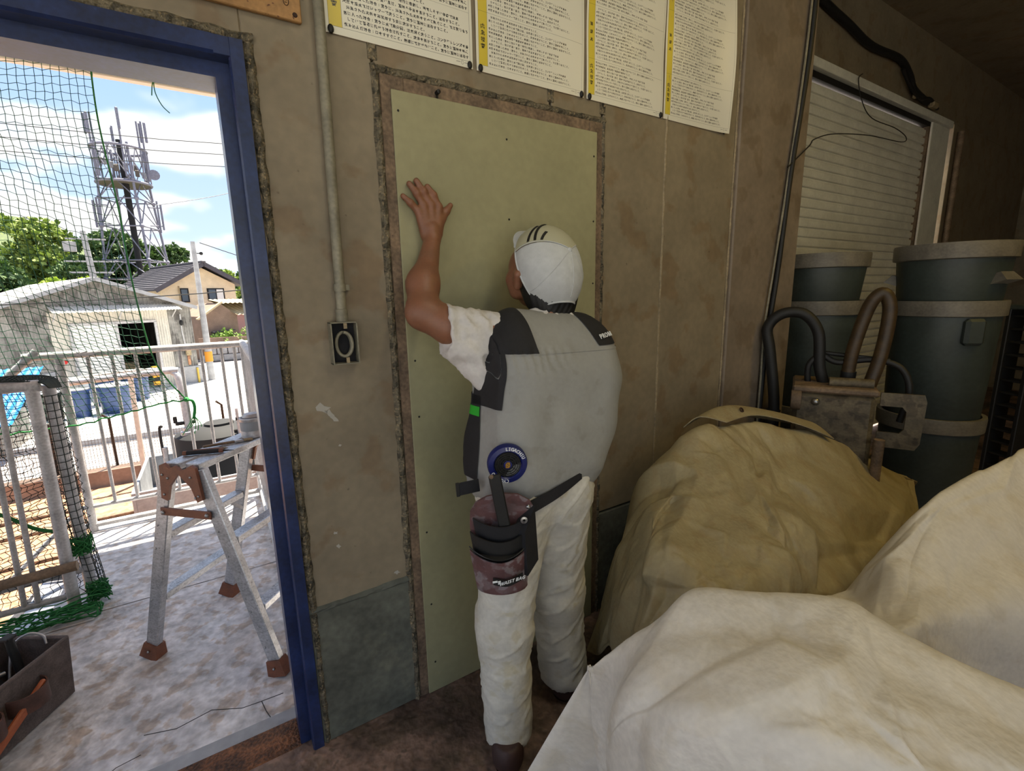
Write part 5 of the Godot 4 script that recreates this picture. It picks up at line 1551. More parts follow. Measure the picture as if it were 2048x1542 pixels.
func build_worker() -> void:
	var at := Vector3(0.77, 0.0, 0.31)
	var t := thing("person", "worker seen from behind in a pale vest, white trousers and cap, hand on the board", "person", at)
	var o := -at
	# body: one continuous figure
	var hip_l := Vector3(0.665, 0.80, 0.34)
	var hip_r := Vector3(0.80, 0.80, 0.33)
	var knee_l := Vector3(0.615, 0.44, 0.34)
	var knee_r := Vector3(0.845, 0.44, 0.29)
	var ank_l := Vector3(0.622, 0.08, 0.345)
	var ank_r := Vector3(0.905, 0.08, 0.26)
	var sh_l := Vector3(0.685, 1.275, 0.262)
	var sh_r := Vector3(0.965, 1.25, 0.285)
	var elb := Vector3(0.487, 1.352, 0.165)
	var wri := Vector3(0.579, 1.562, 0.040)
	var body := blob([
		bone(Vector3(0.68, 0.85, 0.33), Vector3(0.80, 0.85, 0.33), 0.09), bone(Vector3(0.74, 0.88, 0.33), Vector3(0.80, 1.12, 0.29), 0.10), bone(Vector3(0.74, 1.15, 0.28), Vector3(0.89, 1.14, 0.29), 0.10),
		bone(sh_l, sh_r, 0.055), bone(Vector3(0.83, 1.25, 0.265), Vector3(0.855, 1.40, 0.235), 0.052),
		bone(hip_l, knee_l, 0.075, 0.055), bone(knee_l, ank_l, 0.052, 0.036), bone(hip_r, knee_r, 0.075, 0.055), bone(knee_r, ank_r, 0.052, 0.036),
		bone(ank_l, Vector3(0.70, 0.04, 0.20), 0.036, 0.03), bone(ank_r, Vector3(0.97, 0.04, 0.12), 0.036, 0.03),
		bone(sh_l, Vector3(0.55, 1.315, 0.205), 0.055, 0.047), bone(Vector3(0.55, 1.315, 0.205), elb, 0.047, 0.041), bone(elb, Vector3(0.512, 1.43, 0.115), 0.041, 0.041), bone(Vector3(0.512, 1.43, 0.115), Vector3(0.562, 1.522, 0.062), 0.041, 0.027),
		bone(sh_r, Vector3(0.975, 1.06, 0.19), 0.05, 0.042), bone(Vector3(0.975, 1.06, 0.19), Vector3(0.93, 1.13, 0.06), 0.04, 0.026), bone(Vector3(0.93, 1.13, 0.06), Vector3(0.92, 1.17, 0.035), 0.026, 0.024),
	], 0.0085, 0.035)
	# left hand: palm flat on the board, fingers apart
	var zf := 0.0225
	var F := []
	for q in [[0.594, 1.578, 0.609, 1.657, 0.020], [0.583, 1.572, 0.586, 1.660, 0.019], [0.572, 1.572, 0.562, 1.655, 0.0185], [0.563, 1.572, 0.546, 1.640, 0.017]]:
		F.append(bone(Vector3(q[0], q[1], 0.034), Vector3(q[2], q[3], 0.029), q[4], 0.0125))
	for q in [[0.609, 1.657, 0.594, 1.690, 0.579, 1.713, 0.0096], [0.584, 1.662, 0.563, 1.697, 0.546, 1.726, 0.0098], [0.562, 1.656, 0.542, 1.690, 0.524, 1.716, 0.0094], [0.545, 1.640, 0.522, 1.662, 0.503, 1.681, 0.0086]]:
		F.append(bone(Vector3(q[0], q[1], 0.029), Vector3(q[2], q[3], 0.030), 0.0108, q[6] + 0.0006))
		F.append(bone(Vector3(q[2], q[3], 0.030), Vector3(q[4], q[5], zf), q[6] + 0.0005, q[6] - 0.001))
	F.append(bone(Vector3(0.597, 1.588, 0.032), Vector3(0.617, 1.625, 0.028), 0.018, 0.0135))
	F.append(bone(Vector3(0.617, 1.625, 0.028), Vector3(0.636, 1.648, 0.025), 0.0125, 0.0105))
	F.append(bone(Vector3(0.636, 1.648, 0.025), Vector3(0.651, 1.666, 0.0235), 0.0105, 0.008))
	F.append(bone(wri, Vector3(0.579, 1.59, 0.036), 0.0235, 0.024))
	F.append(bone(Vector3(0.545, 1.490, 0.080), wri, 0.0315, 0.0235))
	body.add(blob(F, 0.003, 0.008))
	# right hand, closed against the board in front of the body
	F = [bone(Vector3(0.93, 1.14, 0.055), Vector3(0.925, 1.185, 0.036), 0.026, 0.024)]
	for k in 4:
		var x := 0.945 - k * 0.014
		F.append(bone(Vector3(x, 1.19, 0.036), Vector3(x, 1.222, 0.034), 0.011, 0.009))
		F.append(bone(Vector3(x, 1.222, 0.034), Vector3(x, 1.242, 0.0225), 0.009, 0.0075))
	F.append(bone(Vector3(0.905, 1.165, 0.036), Vector3(0.885, 1.195, 0.026), 0.012, 0.009))
	body.add(blob(F, 0.004, 0.008))
	# head with face and ear
	var hd := [bone(Vector3(0.858, 1.455, 0.200), Vector3(0.858, 1.475, 0.165), 0.082, 0.078), bone(Vector3(0.858, 1.43, 0.14), Vector3(0.858, 1.40, 0.150), 0.055, 0.045), bone(Vector3(0.858, 1.46, 0.085), Vector3(0.858, 1.475, 0.095), 0.014, 0.010),
		bone(Vector3(0.79, 1.44, 0.165), Vector3(0.80, 1.405, 0.16), 0.03, 0.025), bone(Vector3(0.855, 1.36, 0.24), Vector3(0.857, 1.41, 0.22), 0.052, 0.06)]
	for s in [-1.0, 1.0]:
		hd.append(bone(Vector3(0.858 + 0.082 * s, 1.452, 0.205), Vector3(0.858 + 0.090 * s, 1.425, 0.205), 0.010, 0.007))
		hd.append(bone(Vector3(0.858 + 0.090 * s, 1.462, 0.212), Vector3(0.858 + 0.098 * s, 1.452, 0.224), 0.008, 0.007))
		hd.append(bone(Vector3(0.858 + 0.098 * s, 1.452, 0.224), Vector3(0.858 + 0.092 * s, 1.415, 0.212), 0.007, 0.006))
		hd.append(bone(Vector3(0.858 + 0.032 * s, 1.485, 0.100), Vector3(0.858 + 0.032 * s, 1.487, 0.098), 0.012, 0.012))
	hd.append(bone(Vector3(0.845, 1.425, 0.098), Vector3(0.871, 1.425, 0.098), 0.009, 0.009))
	body.add(blob(hd, 0.005, 0.02))
	obj("body", body, M.skin, t).position = o
	# hair below the cap
	obj("hair", blob([bone(Vector3(0.828, 1.425, 0.222), Vector3(0.905, 1.425, 0.228), 0.050), bone(Vector3(0.825, 1.378, 0.243), Vector3(0.905, 1.375, 0.245), 0.040), bone(Vector3(0.84, 1.405, 0.25), Vector3(0.89, 1.40, 0.255), 0.052), bone(Vector3(0.845, 1.35, 0.265), Vector3(0.885, 1.345, 0.267), 0.036)], 0.006, 0.03, [], func(p: Vector3, n: Vector3) -> float: return 0.0012 * sin(p.x * 700.0 + p.y * 200.0)), M.hair, t).position = o
	# white shirt: sleeve and collar
	var wr := fnl(301, 9.0, 2)
	var sl_dir := (Vector3(0.52, 1.32, 0.19) - sh_l).normalized()
	obj("shirt", blob([bone(Vector3(0.66, 1.285, 0.25), Vector3(0.50, 1.318, 0.195), 0.062, 0.066), bone(Vector3(0.645, 1.23, 0.255), Vector3(0.53, 1.275, 0.22), 0.05, 0.05), bone(sh_l, Vector3(0.675, 1.10, 0.28), 0.045, 0.045), bone(Vector3(0.625, 1.15, 0.275), Vector3(0.59, 1.22, 0.255), 0.038, 0.045), bone(sh_l, sh_r, 0.05), bone(sh_r, Vector3(0.985, 1.09, 0.21), 0.068, 0.066), bone(Vector3(0.80, 1.305, 0.265), Vector3(0.90, 1.30, 0.27), 0.05)], 0.007, 0.03,
		[[Vector3(0.527, 1.30, 0.21), Vector3(-0.985, 0.10, -0.12).normalized()]],
		func(p: Vector3, n: Vector3) -> float: return 0.006 * (1.0 - absf(wr.get_noise_3d(p.x * 1.4 + p.y * 0.9, p.y * 0.7 - p.x * 0.7, p.z)) * 4.0) - 0.003), M.shirt, t).position = o
	# trousers
	var wt := fnl(303, 7.0, 2)
	var hem := func(p: Vector3, n: Vector3) -> float:
		var d := 0.0045 * maxf(0.0, 1.0 - absf(wt.get_noise_3d(p.x * 0.7 + p.y * 0.4, p.y * 1.1 - p.x * 0.9, p.z * 0.6)) * 5.0) + 0.003 * wt.get_noise_3dv(p * 0.5)
		if p.y < 0.62:
			d += 0.0013 * sin(p.y * 46.0 + p.x * 40.0 + wt.get_noise_3dv(p) * 4.0) * smoothstep(0.62, 0.4, p.y)
		return d
	var tr := blob([bone(Vector3(0.665, 0.86, 0.325), Vector3(0.815, 0.855, 0.335), 0.108, 0.108), bone(hip_l, knee_l, 0.100, 0.078), bone(knee_l, Vector3(0.618, 0.03, 0.345), 0.076, 0.072), bone(Vector3(0.815, 0.78, 0.33), knee_r, 0.105, 0.085), bone(knee_r, Vector3(0.905, 0.03, 0.262), 0.084, 0.078)], 0.0085, 0.04,
		[[Vector3(0, 0.07, 0), Vector3(0.0, -1, 0.0)], [Vector3(0, 0.955, 0), Vector3(0, 1, 0)]], hem)
	var trn := obj("trousers", tr, M.trousers, t)
	trn.position = o
	obj("pocket_welt", tb(curve([Vector3(0.86, 0.845, 0.425) + o, Vector3(0.88, 0.82, 0.42) + o, Vector3(0.905, 0.818, 0.395) + o], 4), 0.004, 6), M.trousers, trn).position = -o
	# shoes
	for q in [[Vector3(0.585, 0, 0.395), Vector3(0.69, 0, 0.19)], [Vector3(0.885, 0, 0.285), Vector3(0.965, 0, 0.10)]]:
		var d: Vector3 = (q[1] - q[0]).normalized()
		var s := d.cross(Vector3.UP)
		var sh := blob([bone(q[0] + Vector3.UP * 0.045, q[0] + d * 0.11 + Vector3.UP * 0.045, 0.043, 0.044), bone(q[0] + d * 0.11 + Vector3.UP * 0.040, q[1] + Vector3.UP * 0.033, 0.044, 0.033), bone(q[0] + Vector3.UP * 0.075, q[0] + d * 0.06 + Vector3.UP * 0.08, 0.042, 0.042)], 0.006, 0.03, [[Vector3(0, 0.004, 0), Vector3(0, -1, 0)], [Vector3(0, 0.10, 0), Vector3(0, 1, 0)]])
		var so := obj("shoe", sh, M.shoe, t)
		so.position = o
		obj("sole", cut_out(sh, [[Vector3(0, 0.020, 0), Vector3(0, -1, 0)]], 0.004), M.casing, so)
	# inflated vest
	var wv := fnl(305, 5.0, 2)
	var vest := blob([
		bone(Vector3(0.700, 1.245, 0.275), Vector3(0.955, 1.225, 0.295), 0.085, 0.085), bone(Vector3(0.708, 1.165, 0.285), Vector3(0.940, 1.145, 0.305), 0.128, 0.118), bone(Vector3(0.700, 1.04, 0.30), Vector3(0.910, 1.03, 0.318), 0.132, 0.122), bone(Vector3(0.675, 0.95, 0.31), Vector3(0.865, 0.94, 0.325), 0.132, 0.115), bone(Vector3(0.665, 0.90, 0.32), Vector3(0.835, 0.895, 0.33), 0.115, 0.10),
		bone(Vector3(0.715, 1.295, 0.262), Vector3(0.94, 1.275, 0.275), 0.058, 0.058)], 0.0075, 0.05,
		[[Vector3(0, 0.842, 0), Vector3(0.0, -1, 0.0)], [Vector3(0.604, 1.2, 0.27), Vector3(-1, 0.18, 0.1).normalized()]],
		func(p: Vector3, n: Vector3) -> float:
			var d := 0.006 * wv.get_noise_3dv(p)
			# gathers below the yoke and above the waist
			d += 0.0024 * sin(p.x * 230.0 + wv.get_noise_3dv(p * 2.0) * 4.0) * smoothstep(0.86, 0.74, p.x) * smoothstep(1.15, 1.235, p.y) * smoothstep(1.262, 1.245, p.y)
			d += 0.008 * (0.5 - absf(wv.get_noise_3d(p.x * 1.5, p.y * 5.0, p.z))) * smoothstep(0.93, 0.86, p.y)
			return d)
	var vo := obj("vest", vest, M.vest, t)
	vo.position = o
	var back := [Vector3(0, 0, 0.20), Vector3(0, 0, 1)]
	obj("yoke_patch", cut_out(vest, [[Vector3(0, 1.262, 0), Vector3(0.03, 1, 0).normalized()], [Vector3(0.715, 0, 0), Vector3(-1, 0, 0)], [Vector3(0, 0, 0.17), Vector3(0, 0, 1)]], 0.0025), M.dark_cloth, vo)
	obj("yoke_patch", cut_out(vest, [[Vector3(0, 1.245, 0), Vector3(0.0, 1, 0)], [Vector3(0.922, 1.27, 0), Vector3(1, 0.35, 0).normalized()], [Vector3(0, 0, 0.17), Vector3(0, 0, 1)]], 0.0025), M.dark_cloth, vo)
	obj("yoke_seam", cut_out(vest, [[Vector3(0, 1.252, 0), Vector3(0.02, 1, 0)], [Vector3(0, 1.257, 0), Vector3(-0.02, -1, 0)], [Vector3(0, 0, 0.25), Vector3(0, 0, 1)]], 0.0015), M.vest, vo)
	obj("piping", cut_out(vest, [[Vector3(0.604, 1.2, 0.27), Vector3(-1, 0.18, 0.1).normalized() * -1.0], [Vector3(0.614, 1.2, 0.27), Vector3(-1, 0.18, 0.1).normalized()], [Vector3(0, 1.10, 0), Vector3(0, 1, 0)], [Vector3(0, 0, 0.25), Vector3(0, 0, 1)]], 0.003), M.dark_cloth, vo)
	obj("armhole_facing", cut_out(vest, [[Vector3(0.6035, 1.2, 0.27), Vector3(-1, 0.18, 0.1).normalized()], [Vector3(0, 1.10, 0), Vector3(0, 1, 0)]], 0.005), M.dark_cloth, vo)
	obj("side_panel", cut_out(vest, [[Vector3(0.575, 1.0, 0.30), Vector3(-0.93, 0.12, -0.32).normalized()], [Vector3(0, 1.125, 0), Vector3(0, -1, 0)], [Vector3(0, 0.90, 0), Vector3(0, 1, 0)]], 0.003), M.dark_cloth, vo)
	obj("green_stripe", cut_out(vest, [[Vector3(0.574, 1.0, 0.30), Vector3(-0.93, 0.12, -0.32).normalized()], [Vector3(0, 1.095, 0), Vector3(0, -1, 0)], [Vector3(0, 1.070, 0), Vector3(0, 1, 0)]], 0.0045), smat(Color(0.10, 0.62, 0.12), 0.6), vo)
	var mark := lettering("PROM", 0.020, 0.001)
	var mk := inst("lettering", mark, M.printwhite, vo)
	mk.transform = Transform3D(Basis(Vector3(0.95, 0.12, -0.2), Vector3(-0.15, 0.85, -0.5), Vector3(0.15, 0.5, 0.85)).orthonormalized(), Vector3(0.965, 1.274, 0.377))
	# ventilation fan let into the vest
	var fc := Vector3(0.590, 0.972, 0.424)
	var fz := Vector3(-0.40, -0.06, 0.915).normalized()
	var fb := Basis(Vector3.UP.cross(fz).normalized(), fz, Vector3.ZERO)
	fb.z = fb.x.cross(fb.y)
	var fan := Node3D.new()
	fan.name = "cooling_fan"
	vo.add_child(fan)
	fan.transform = Transform3D(fb, fc)
	obj("ring", MB.new().lathe([Vector2(0.035, -0.006), Vector2(0.035, 0.006), Vector2(0.038, 0.009), Vector2(0.049, 0.007), Vector2(0.052, 0.0), Vector2(0.052, -0.012)], 40), M.fanblue, fan)
	obj("dark_bowl", MB.new().lathe([Vector2(0.0, -0.004), Vector2(0.035, -0.004), Vector2(0.036, 0.004)], 32), M.ink, fan)
	for r in [0.014, 0.020, 0.026, 0.031]:
		obj("grille_ring", MB.new().lathe([Vector2(r - 0.0008, 0.004), Vector2(r - 0.0008, 0.0062), Vector2(r + 0.0008, 0.0062), Vector2(r + 0.0008, 0.004)], 28), M.rubber, fan)
	for k in 10:
		var a := TAU * k / 10.0
		obj("grille_spoke", MB.new().bar(Vector3(cos(a) * 0.010, 0.005, sin(a) * 0.010), Vector3(cos(a) * 0.036, 0.005, sin(a) * 0.036), 0.0012, 0.002), M.rubber, fan)
	obj("hub", MB.new().lathe([Vector2(0.011, 0.003), Vector2(0.011, 0.007), Vector2(0.0, 0.008)], 20), M.fanblue, fan)
	obj("hub_emblem", MB.new().prism([Vector2(-0.006, -0.007), Vector2(0.002, -0.008), Vector2(0.006, -0.003), Vector2(0.005, 0.007), Vector2(-0.002, 0.008), Vector2(-0.006, 0.003)], 0.001, Transform3D(Basis(Vector3.RIGHT, -PI / 2), Vector3(0, 0.0078, 0))), smat(Color(0.62, 0.45, 0.12), 0.4), fan)
	for q in [Vector2(-0.002, 0.003), Vector2(0.0025, 0.0005), Vector2(-0.0005, -0.003)]:
		obj("emblem_dot", MB.new().lathe([Vector2(0.0012, 0), Vector2(0, 0.0003)], 8, Transform3D(Basis.IDENTITY, Vector3(q.x, 0.0089, q.y))), M.ink, fan)
	for w in [["LIGACHIU", -0.95], ["CYGADRO", 2.2]]:
		for k in w[0].length():
			var a: float = w[1] + (k - w[0].length() * 0.5) * 0.17
			var d := Vector3(cos(a), 0, sin(a))
			var lt := inst("lettering", lettering(w[0][k], 0.0125, 0.0005), M.printwhite, fan)
			lt.transform = Transform3D(Basis(Vector3(-sin(a), 0, cos(a)), d, Vector3.UP), d * 0.0435 + Vector3.UP * 0.0088)
	# waist belt
	obj("belt", MB.new().sheet(refine([[Vector3(0.60, 0.862, 0.452) + o, Vector3(0.665, 0.872, 0.452) + o, Vector3(0.74, 0.888, 0.452) + o, Vector3(0.82, 0.905, 0.444) + o], [Vector3(0.60, 0.825, 0.456) + o, Vector3(0.665, 0.838, 0.456) + o, Vector3(0.74, 0.858, 0.455) + o, Vector3(0.82, 0.885, 0.446) + o]], 5, 3), 0.003, true), M.dark_cloth, t)
	obj("belt_end", MB.new().bar(Vector3(0.54, 0.905, 0.36) + o, Vector3(0.485, 0.90, 0.345) + o, 0.004, 0.035, Vector3.UP, 0.001), M.dark_cloth, t)
	obj("belt_tip", MB.new().bar(Vector3(0.489, 0.90, 0.346) + o, Vector3(0.480, 0.8995, 0.344) + o, 0.006, 0.038, Vector3.UP, 0.001), M.rubber, t)
	build_cap(t, o)
	build_pouch()


func build_cap(t: Node3D, o: Vector3) -> void:
	var C := Vector3(0.866, 1.472, 0.222)
	var u := Vector3(0.13, 0.44, 0.89).normalized()
	var f := (Vector3(0.0, 0.9, -0.42) - u * u.dot(Vector3(0.0, 0.9, -0.42))).normalized()
	var s := f.cross(u).normalized()
	if s.x < 0: s = -s
	var dome := func(az: float, ph: float, k := 1.0) -> Vector3:
		# az 0 is the front; ph 0 is the button
		var fr := 0.128 if cos(az) > 0 else 0.146
		var d := s * sin(az) * sin(ph) * 0.104 + f * cos(az) * sin(ph) * fr + u * cos(ph) * 0.106
		return C + d * k + o
	var cap := Node3D.new()
	cap.name = "cap"
	t.add_child(cap)
	var rear := MB.new()
	var front := MB.new()
	var NA := 64
	var NP := 30
	for i in NP:
		for j in NA:
			var a0 := TAU * j / NA
			var a1 := TAU * (j + 1) / NA
			var p0 := 1.72 * i / NP
			var p1 := 1.72 * (i + 1) / NP
			var am := wrapf((a0 + a1) * 0.5, -PI, PI)
			var pm := (p0 + p1) * 0.5
			var isf := absf(am) < 1.15
			# arch shaped gap at the back above the strap
			var g := Vector2((PI - absf(am)) / 0.52, (1.56 - pm) / 0.42)
			if not isf and pm < 1.56 and g.length() < 1.0:
				continue
			var k := 1.018 if isf else 1.0
			var q := [dome.call(a0, p0, k), dome.call(a1, p0, k), dome.call(a1, p1, k), dome.call(a0, p1, k)]
			var mb := front if isf else rear
			var st := mb.v.size()
			for p in q:
				var d: Vector3 = p - o - C
				mb.vert(p, (s * d.dot(s) / 0.0106 + f * d.dot(f) / 0.0135 + u * d.dot(u) / 0.0100).normalized())
			if i > 0:
				mb.tri(st, st + 1, st + 2)
			mb.tri(st, st + 2, st + 3)
	obj("crown_back", rear, M.cap, cap)
	obj("crown_front", front, smat(Color(0.66, 0.65, 0.55), 0.7), cap)
	obj("button", MB.new().ball(C + u * 0.102 + o, Vector3(0.009, 0.009, 0.009), Basis.IDENTITY, 8, 12), M.cap, cap)
	for az in [1.15, -1.15]:
		var ln := []
		for k in 20: ln.append(dome.call(az, 0.05 + k * 0.087, 1.012))
		obj("seam", tb(ln, 0.0016, 5), M.cap, cap)
	for az in [2.15, -2.15, PI]:
		var ln := []
		for k in (20 if az < 3.0 else 12): ln.append(dome.call(az, 0.05 + k * 0.087, 1.002))
		obj("seam", tb(ln, 0.0012, 5), M.cap, cap)
	var rim := []
	for k in 65: rim.append(dome.call(TAU * k / 64.0, 1.70, 1.0))
	obj("hem", tb(rim, 0.003, 6), M.cap, cap)
	var arch := []
	for k in 25:
		var a := PI * k / 24.0
		arch.append(dome.call(PI + 0.53 * cos(a), 1.57 - 0.43 * sin(a), 1.003))
	obj("arch_binding", tb(arch, 0.0028, 6), M.cap, cap)
	# black stripes on the front
	for q in [[-1.12, 1.18, -0.45, 1.08], [-1.12, 0.98, -0.18, 0.98], [-1.12, 0.80, -0.70, 0.72]]:
		var P := []
		for k in 13:
			var w := k / 12.0
			var az := lerpf(q[0], q[2], w)
			var ph := lerpf(q[1], q[3], w)
			P.append([dome.call(az, ph - 0.035, 1.026), dome.call(az, ph + 0.035, 1.026)])
		obj("stripe", MB.new().sheet(P, 0.001, false), M.ink, cap)
	var B := []
	for k in 15:
		var az := lerpf(-1.05, 1.05, k / 14.0)
		var a: Vector3 = dome.call(az, 1.66, 1.02)
		var ext := cos(az * 1.35) * 0.04
		B.append([a, a + (f * 0.55 - u * 0.8).normalized() * ext * 0.5 - u * 0.003, a + (f * 0.5 - u * 0.86).normalized() * ext])
	obj("brim", MB.new().sheet(refine(B, 3, 2), 0.003), M.cap, cap)


func build_pouch() -> void:
	var at := Vector3(0.555, 0.665, 0.462)
	var t := thing("waist_bag", "camouflage waist bag with black leather pockets on the worker's hip", "bag", at)
	t.rotation.y = deg_to_rad(-24)
	t.rotation.z = deg_to_rad(3)
	var shell := func(x0: float, x1: float, y0: float, y1: float, z0: float, bulge: float, tilt: float) -> MB:
		var P := []
		for i in 9:
			var v := i / 8.0
			var row := []
			for j in 15:
				var q := j / 14.0
				var x := lerpf(x0, x1, q)
				var cr := sin(PI * q)
				var narrow := 1.0 - 0.12 * (1.0 - v)
				row.append(Vector3(x * narrow, lerpf(y0, y1, v) - tilt * q - 0.018 * cr * v, z0 + bulge * pow(cr, 0.6) * (0.75 + 0.25 * v)))
			P.append(row)
		return MB.new().sheet(P, 0.003, false)
	obj("back_plate", MB.new().prism([Vector2(-0.075, 0.04), Vector2(-0.06, 0.0), Vector2(0.03, -0.01), Vector2(0.085, 0.05), Vector2(0.09, 0.19), Vector2(0.078, 0.215), Vector2(0.05, 0.235), Vector2(0.01, 0.243), Vector2(-0.03, 0.24), Vector2(-0.058, 0.228), Vector2(-0.074, 0.205), Vector2(-0.078, 0.17)], 0.008, Transform3D(Basis.IDENTITY, Vector3(0, 0, -0.022))), M.camo, t)
	obj("front_pocket", shell.call(-0.085, 0.062, 0.0, 0.112, 0.0, 0.045, 0.012), M.camo, t)
	obj("pocket_rim", shell.call(-0.086, 0.063, 0.105, 0.120, 0.001, 0.046, 0.012), M.rubber, t)
	obj("middle_pocket", shell.call(-0.080, 0.070, 0.05, 0.158, -0.004, 0.036, 0.01), M.rubber, t)
	obj("upper_pocket", shell.call(-0.070, 0.078, 0.10, 0.190, -0.010, 0.030, 0.006), M.dark_cloth, t)
	obj("side_gusset", MB.new().prism([Vector2(0.0, 0.03), Vector2(0.05, 0.05), Vector2(0.05, 0.2), Vector2(0.0, 0.15)], 0.035, Transform3D(Basis(Vector3(0.7, 0, -0.7), Vector3.UP, Vector3(0.7, 0, 0.7)), Vector3(0.03, 0.0, 0.0))), M.dark_cloth, t)
	obj("rivet", MB.new().ball(Vector3(0.071, 0.205, 0.0), Vector3(0.006, 0.006, 0.004), Basis.IDENTITY, 6, 10), M.steel, t)
	obj("eyelet", MB.new().lathe([Vector2(0.004, 0), Vector2(0.009, 0.001), Vector2(0.009, 0.003), Vector2(0.004, 0.004)], 16, Transform3D(Basis(Vector3.RIGHT, PI / 2), Vector3(0.056, 0.178, 0.012))), M.steel, t)
	obj("label_patch", MB.new().sheet(refine([[Vector3(-0.035, 0.052, 0.044), Vector3(0.0, 0.044, 0.050), Vector3(0.04, 0.052, 0.040)], [Vector3(-0.035, 0.032, 0.043), Vector3(0.0, 0.026, 0.049), Vector3(0.04, 0.034, 0.039)]], 5, 3), 0.002, true), M.ink, t)
	var tx := inst("lettering", lettering("WAIST BAG", 0.0125, 0.0006), M.printwhite, t)
	tx.transform = Transform3D(Basis(Vector3(0.98, 0.08, -0.12).normalized(), Vector3(0.25, 0.96, 0).normalized(), Vector3(0.12, 0, 1)), Vector3(0.012, 0.042, 0.0515))
	obj("label_mark", bx(Vector3(-0.0205, 0.040, 0.0485), Vector3(0.007, 0.009, 0.001)).box(Vector3(-0.031, 0.0425, 0.0468), Vector3(0.012, 0.005, 0.001)), M.printwhite, t)
	var b := thing("pry_bar", "dark flat pry bar handle standing in the waist bag", "pry bar", at)
	b.rotation = t.rotation
	obj("bar", MB.new().bar(Vector3(0.012, 0.12, 0.004), Vector3(-0.008, 0.305, 0.012), 0.030, 0.012, Vector3(0, 0, 1), 0.003), M.rubber, b)
	obj("end_cap", MB.new().ball(Vector3(-0.016, 0.303, 0.016), Vector3(0.006, 0.006, 0.004), Basis.IDENTITY, 6, 8), M.casing, b)


func mm_leaves(parent: Node, pts: Array, size: float, c0: Color, c1: Color, sd: int, clump: ArrayMesh, m: Material) -> void:
	var r := RandomNumberGenerator.new()
	r.seed = sd
	var mm := MultiMesh.new()
	mm.transform_format = MultiMesh.TRANSFORM_3D
	mm.use_colors = true
	mm.mesh = clump
	mm.instance_count = pts.size()
	for i in pts.size():
		var b := Basis.from_euler(Vector3(r.randf() * TAU, r.randf() * TAU, r.randf() * TAU)).scaled(Vector3.ONE * size * r.randf_range(0.7, 1.35))
		mm.set_instance_transform(i, Transform3D(b, pts[i]))
		mm.set_instance_color(i, c0.lerp(c1, r.randf()))
	var o := MultiMeshInstance3D.new()
	o.name = "crown"
	o.multimesh = mm
	o.material_override = m
	o.set_meta("kind", "stuff")
	parent.add_child(o, true)


var leaf_clump: ArrayMesh
var leaf_mat: StandardMaterial3D


# crown made of leaf tufts spread over a few rounded boughs, on a branching trunk
func tree(at: Vector3, h: float, w: float, c0: Color, c1: Color, sd: int, label: String, group: String, base := 0.25, tuft := 0.34, count := 900) -> void:
	var t := thing("tree", label, "tree", at, group)
	var r := RandomNumberGenerator.new()
	r.seed = sd
	var boughs := []
	for k in 11:
		var a := r.randf() * TAU
		var v := r.randf_range(base, 0.92)
		var rad := w * 0.5 * sin(PI * clampf(lerpf(0.22, 0.9, (v - base) / (1.0 - base)), 0, 1)) * r.randf_range(0.3, 0.75)
		boughs.append([Vector3(cos(a) * rad, v * h, sin(a) * rad), w * r.randf_range(0.18, 0.29)])
	boughs.append([Vector3(0, h * 0.86, 0), w * 0.24])
	var pts := []
	for k in count:
		var b: Array = boughs[k % boughs.size()]
		var d := Vector3(r.randfn(), r.randfn(), r.randfn()).normalized()
		if d.y < -0.35:
			d.y *= -0.5
		pts.append(b[0] + d * b[1] * Vector3(1, 0.72, 1) * r.randf_range(0.72, 1.05))
	mm_leaves(t, pts, tuft, c0, c1, sd, leaf_clump, leaf_mat)
	var tr := MB.new().tube([Vector3(0, 0, 0), Vector3(0.05 * w, h * 0.4, 0), Vector3(0, h * 0.8, 0)], [0.035 * w, 0.025 * w, 0.008 * w], 7)
	for k in 6:
		tr.tube([Vector3(0, h * (0.25 + 0.08 * k), 0), boughs[k][0]], [0.016 * w, 0.005 * w], 5)
	obj("trunk", tr, M.trunk, t)


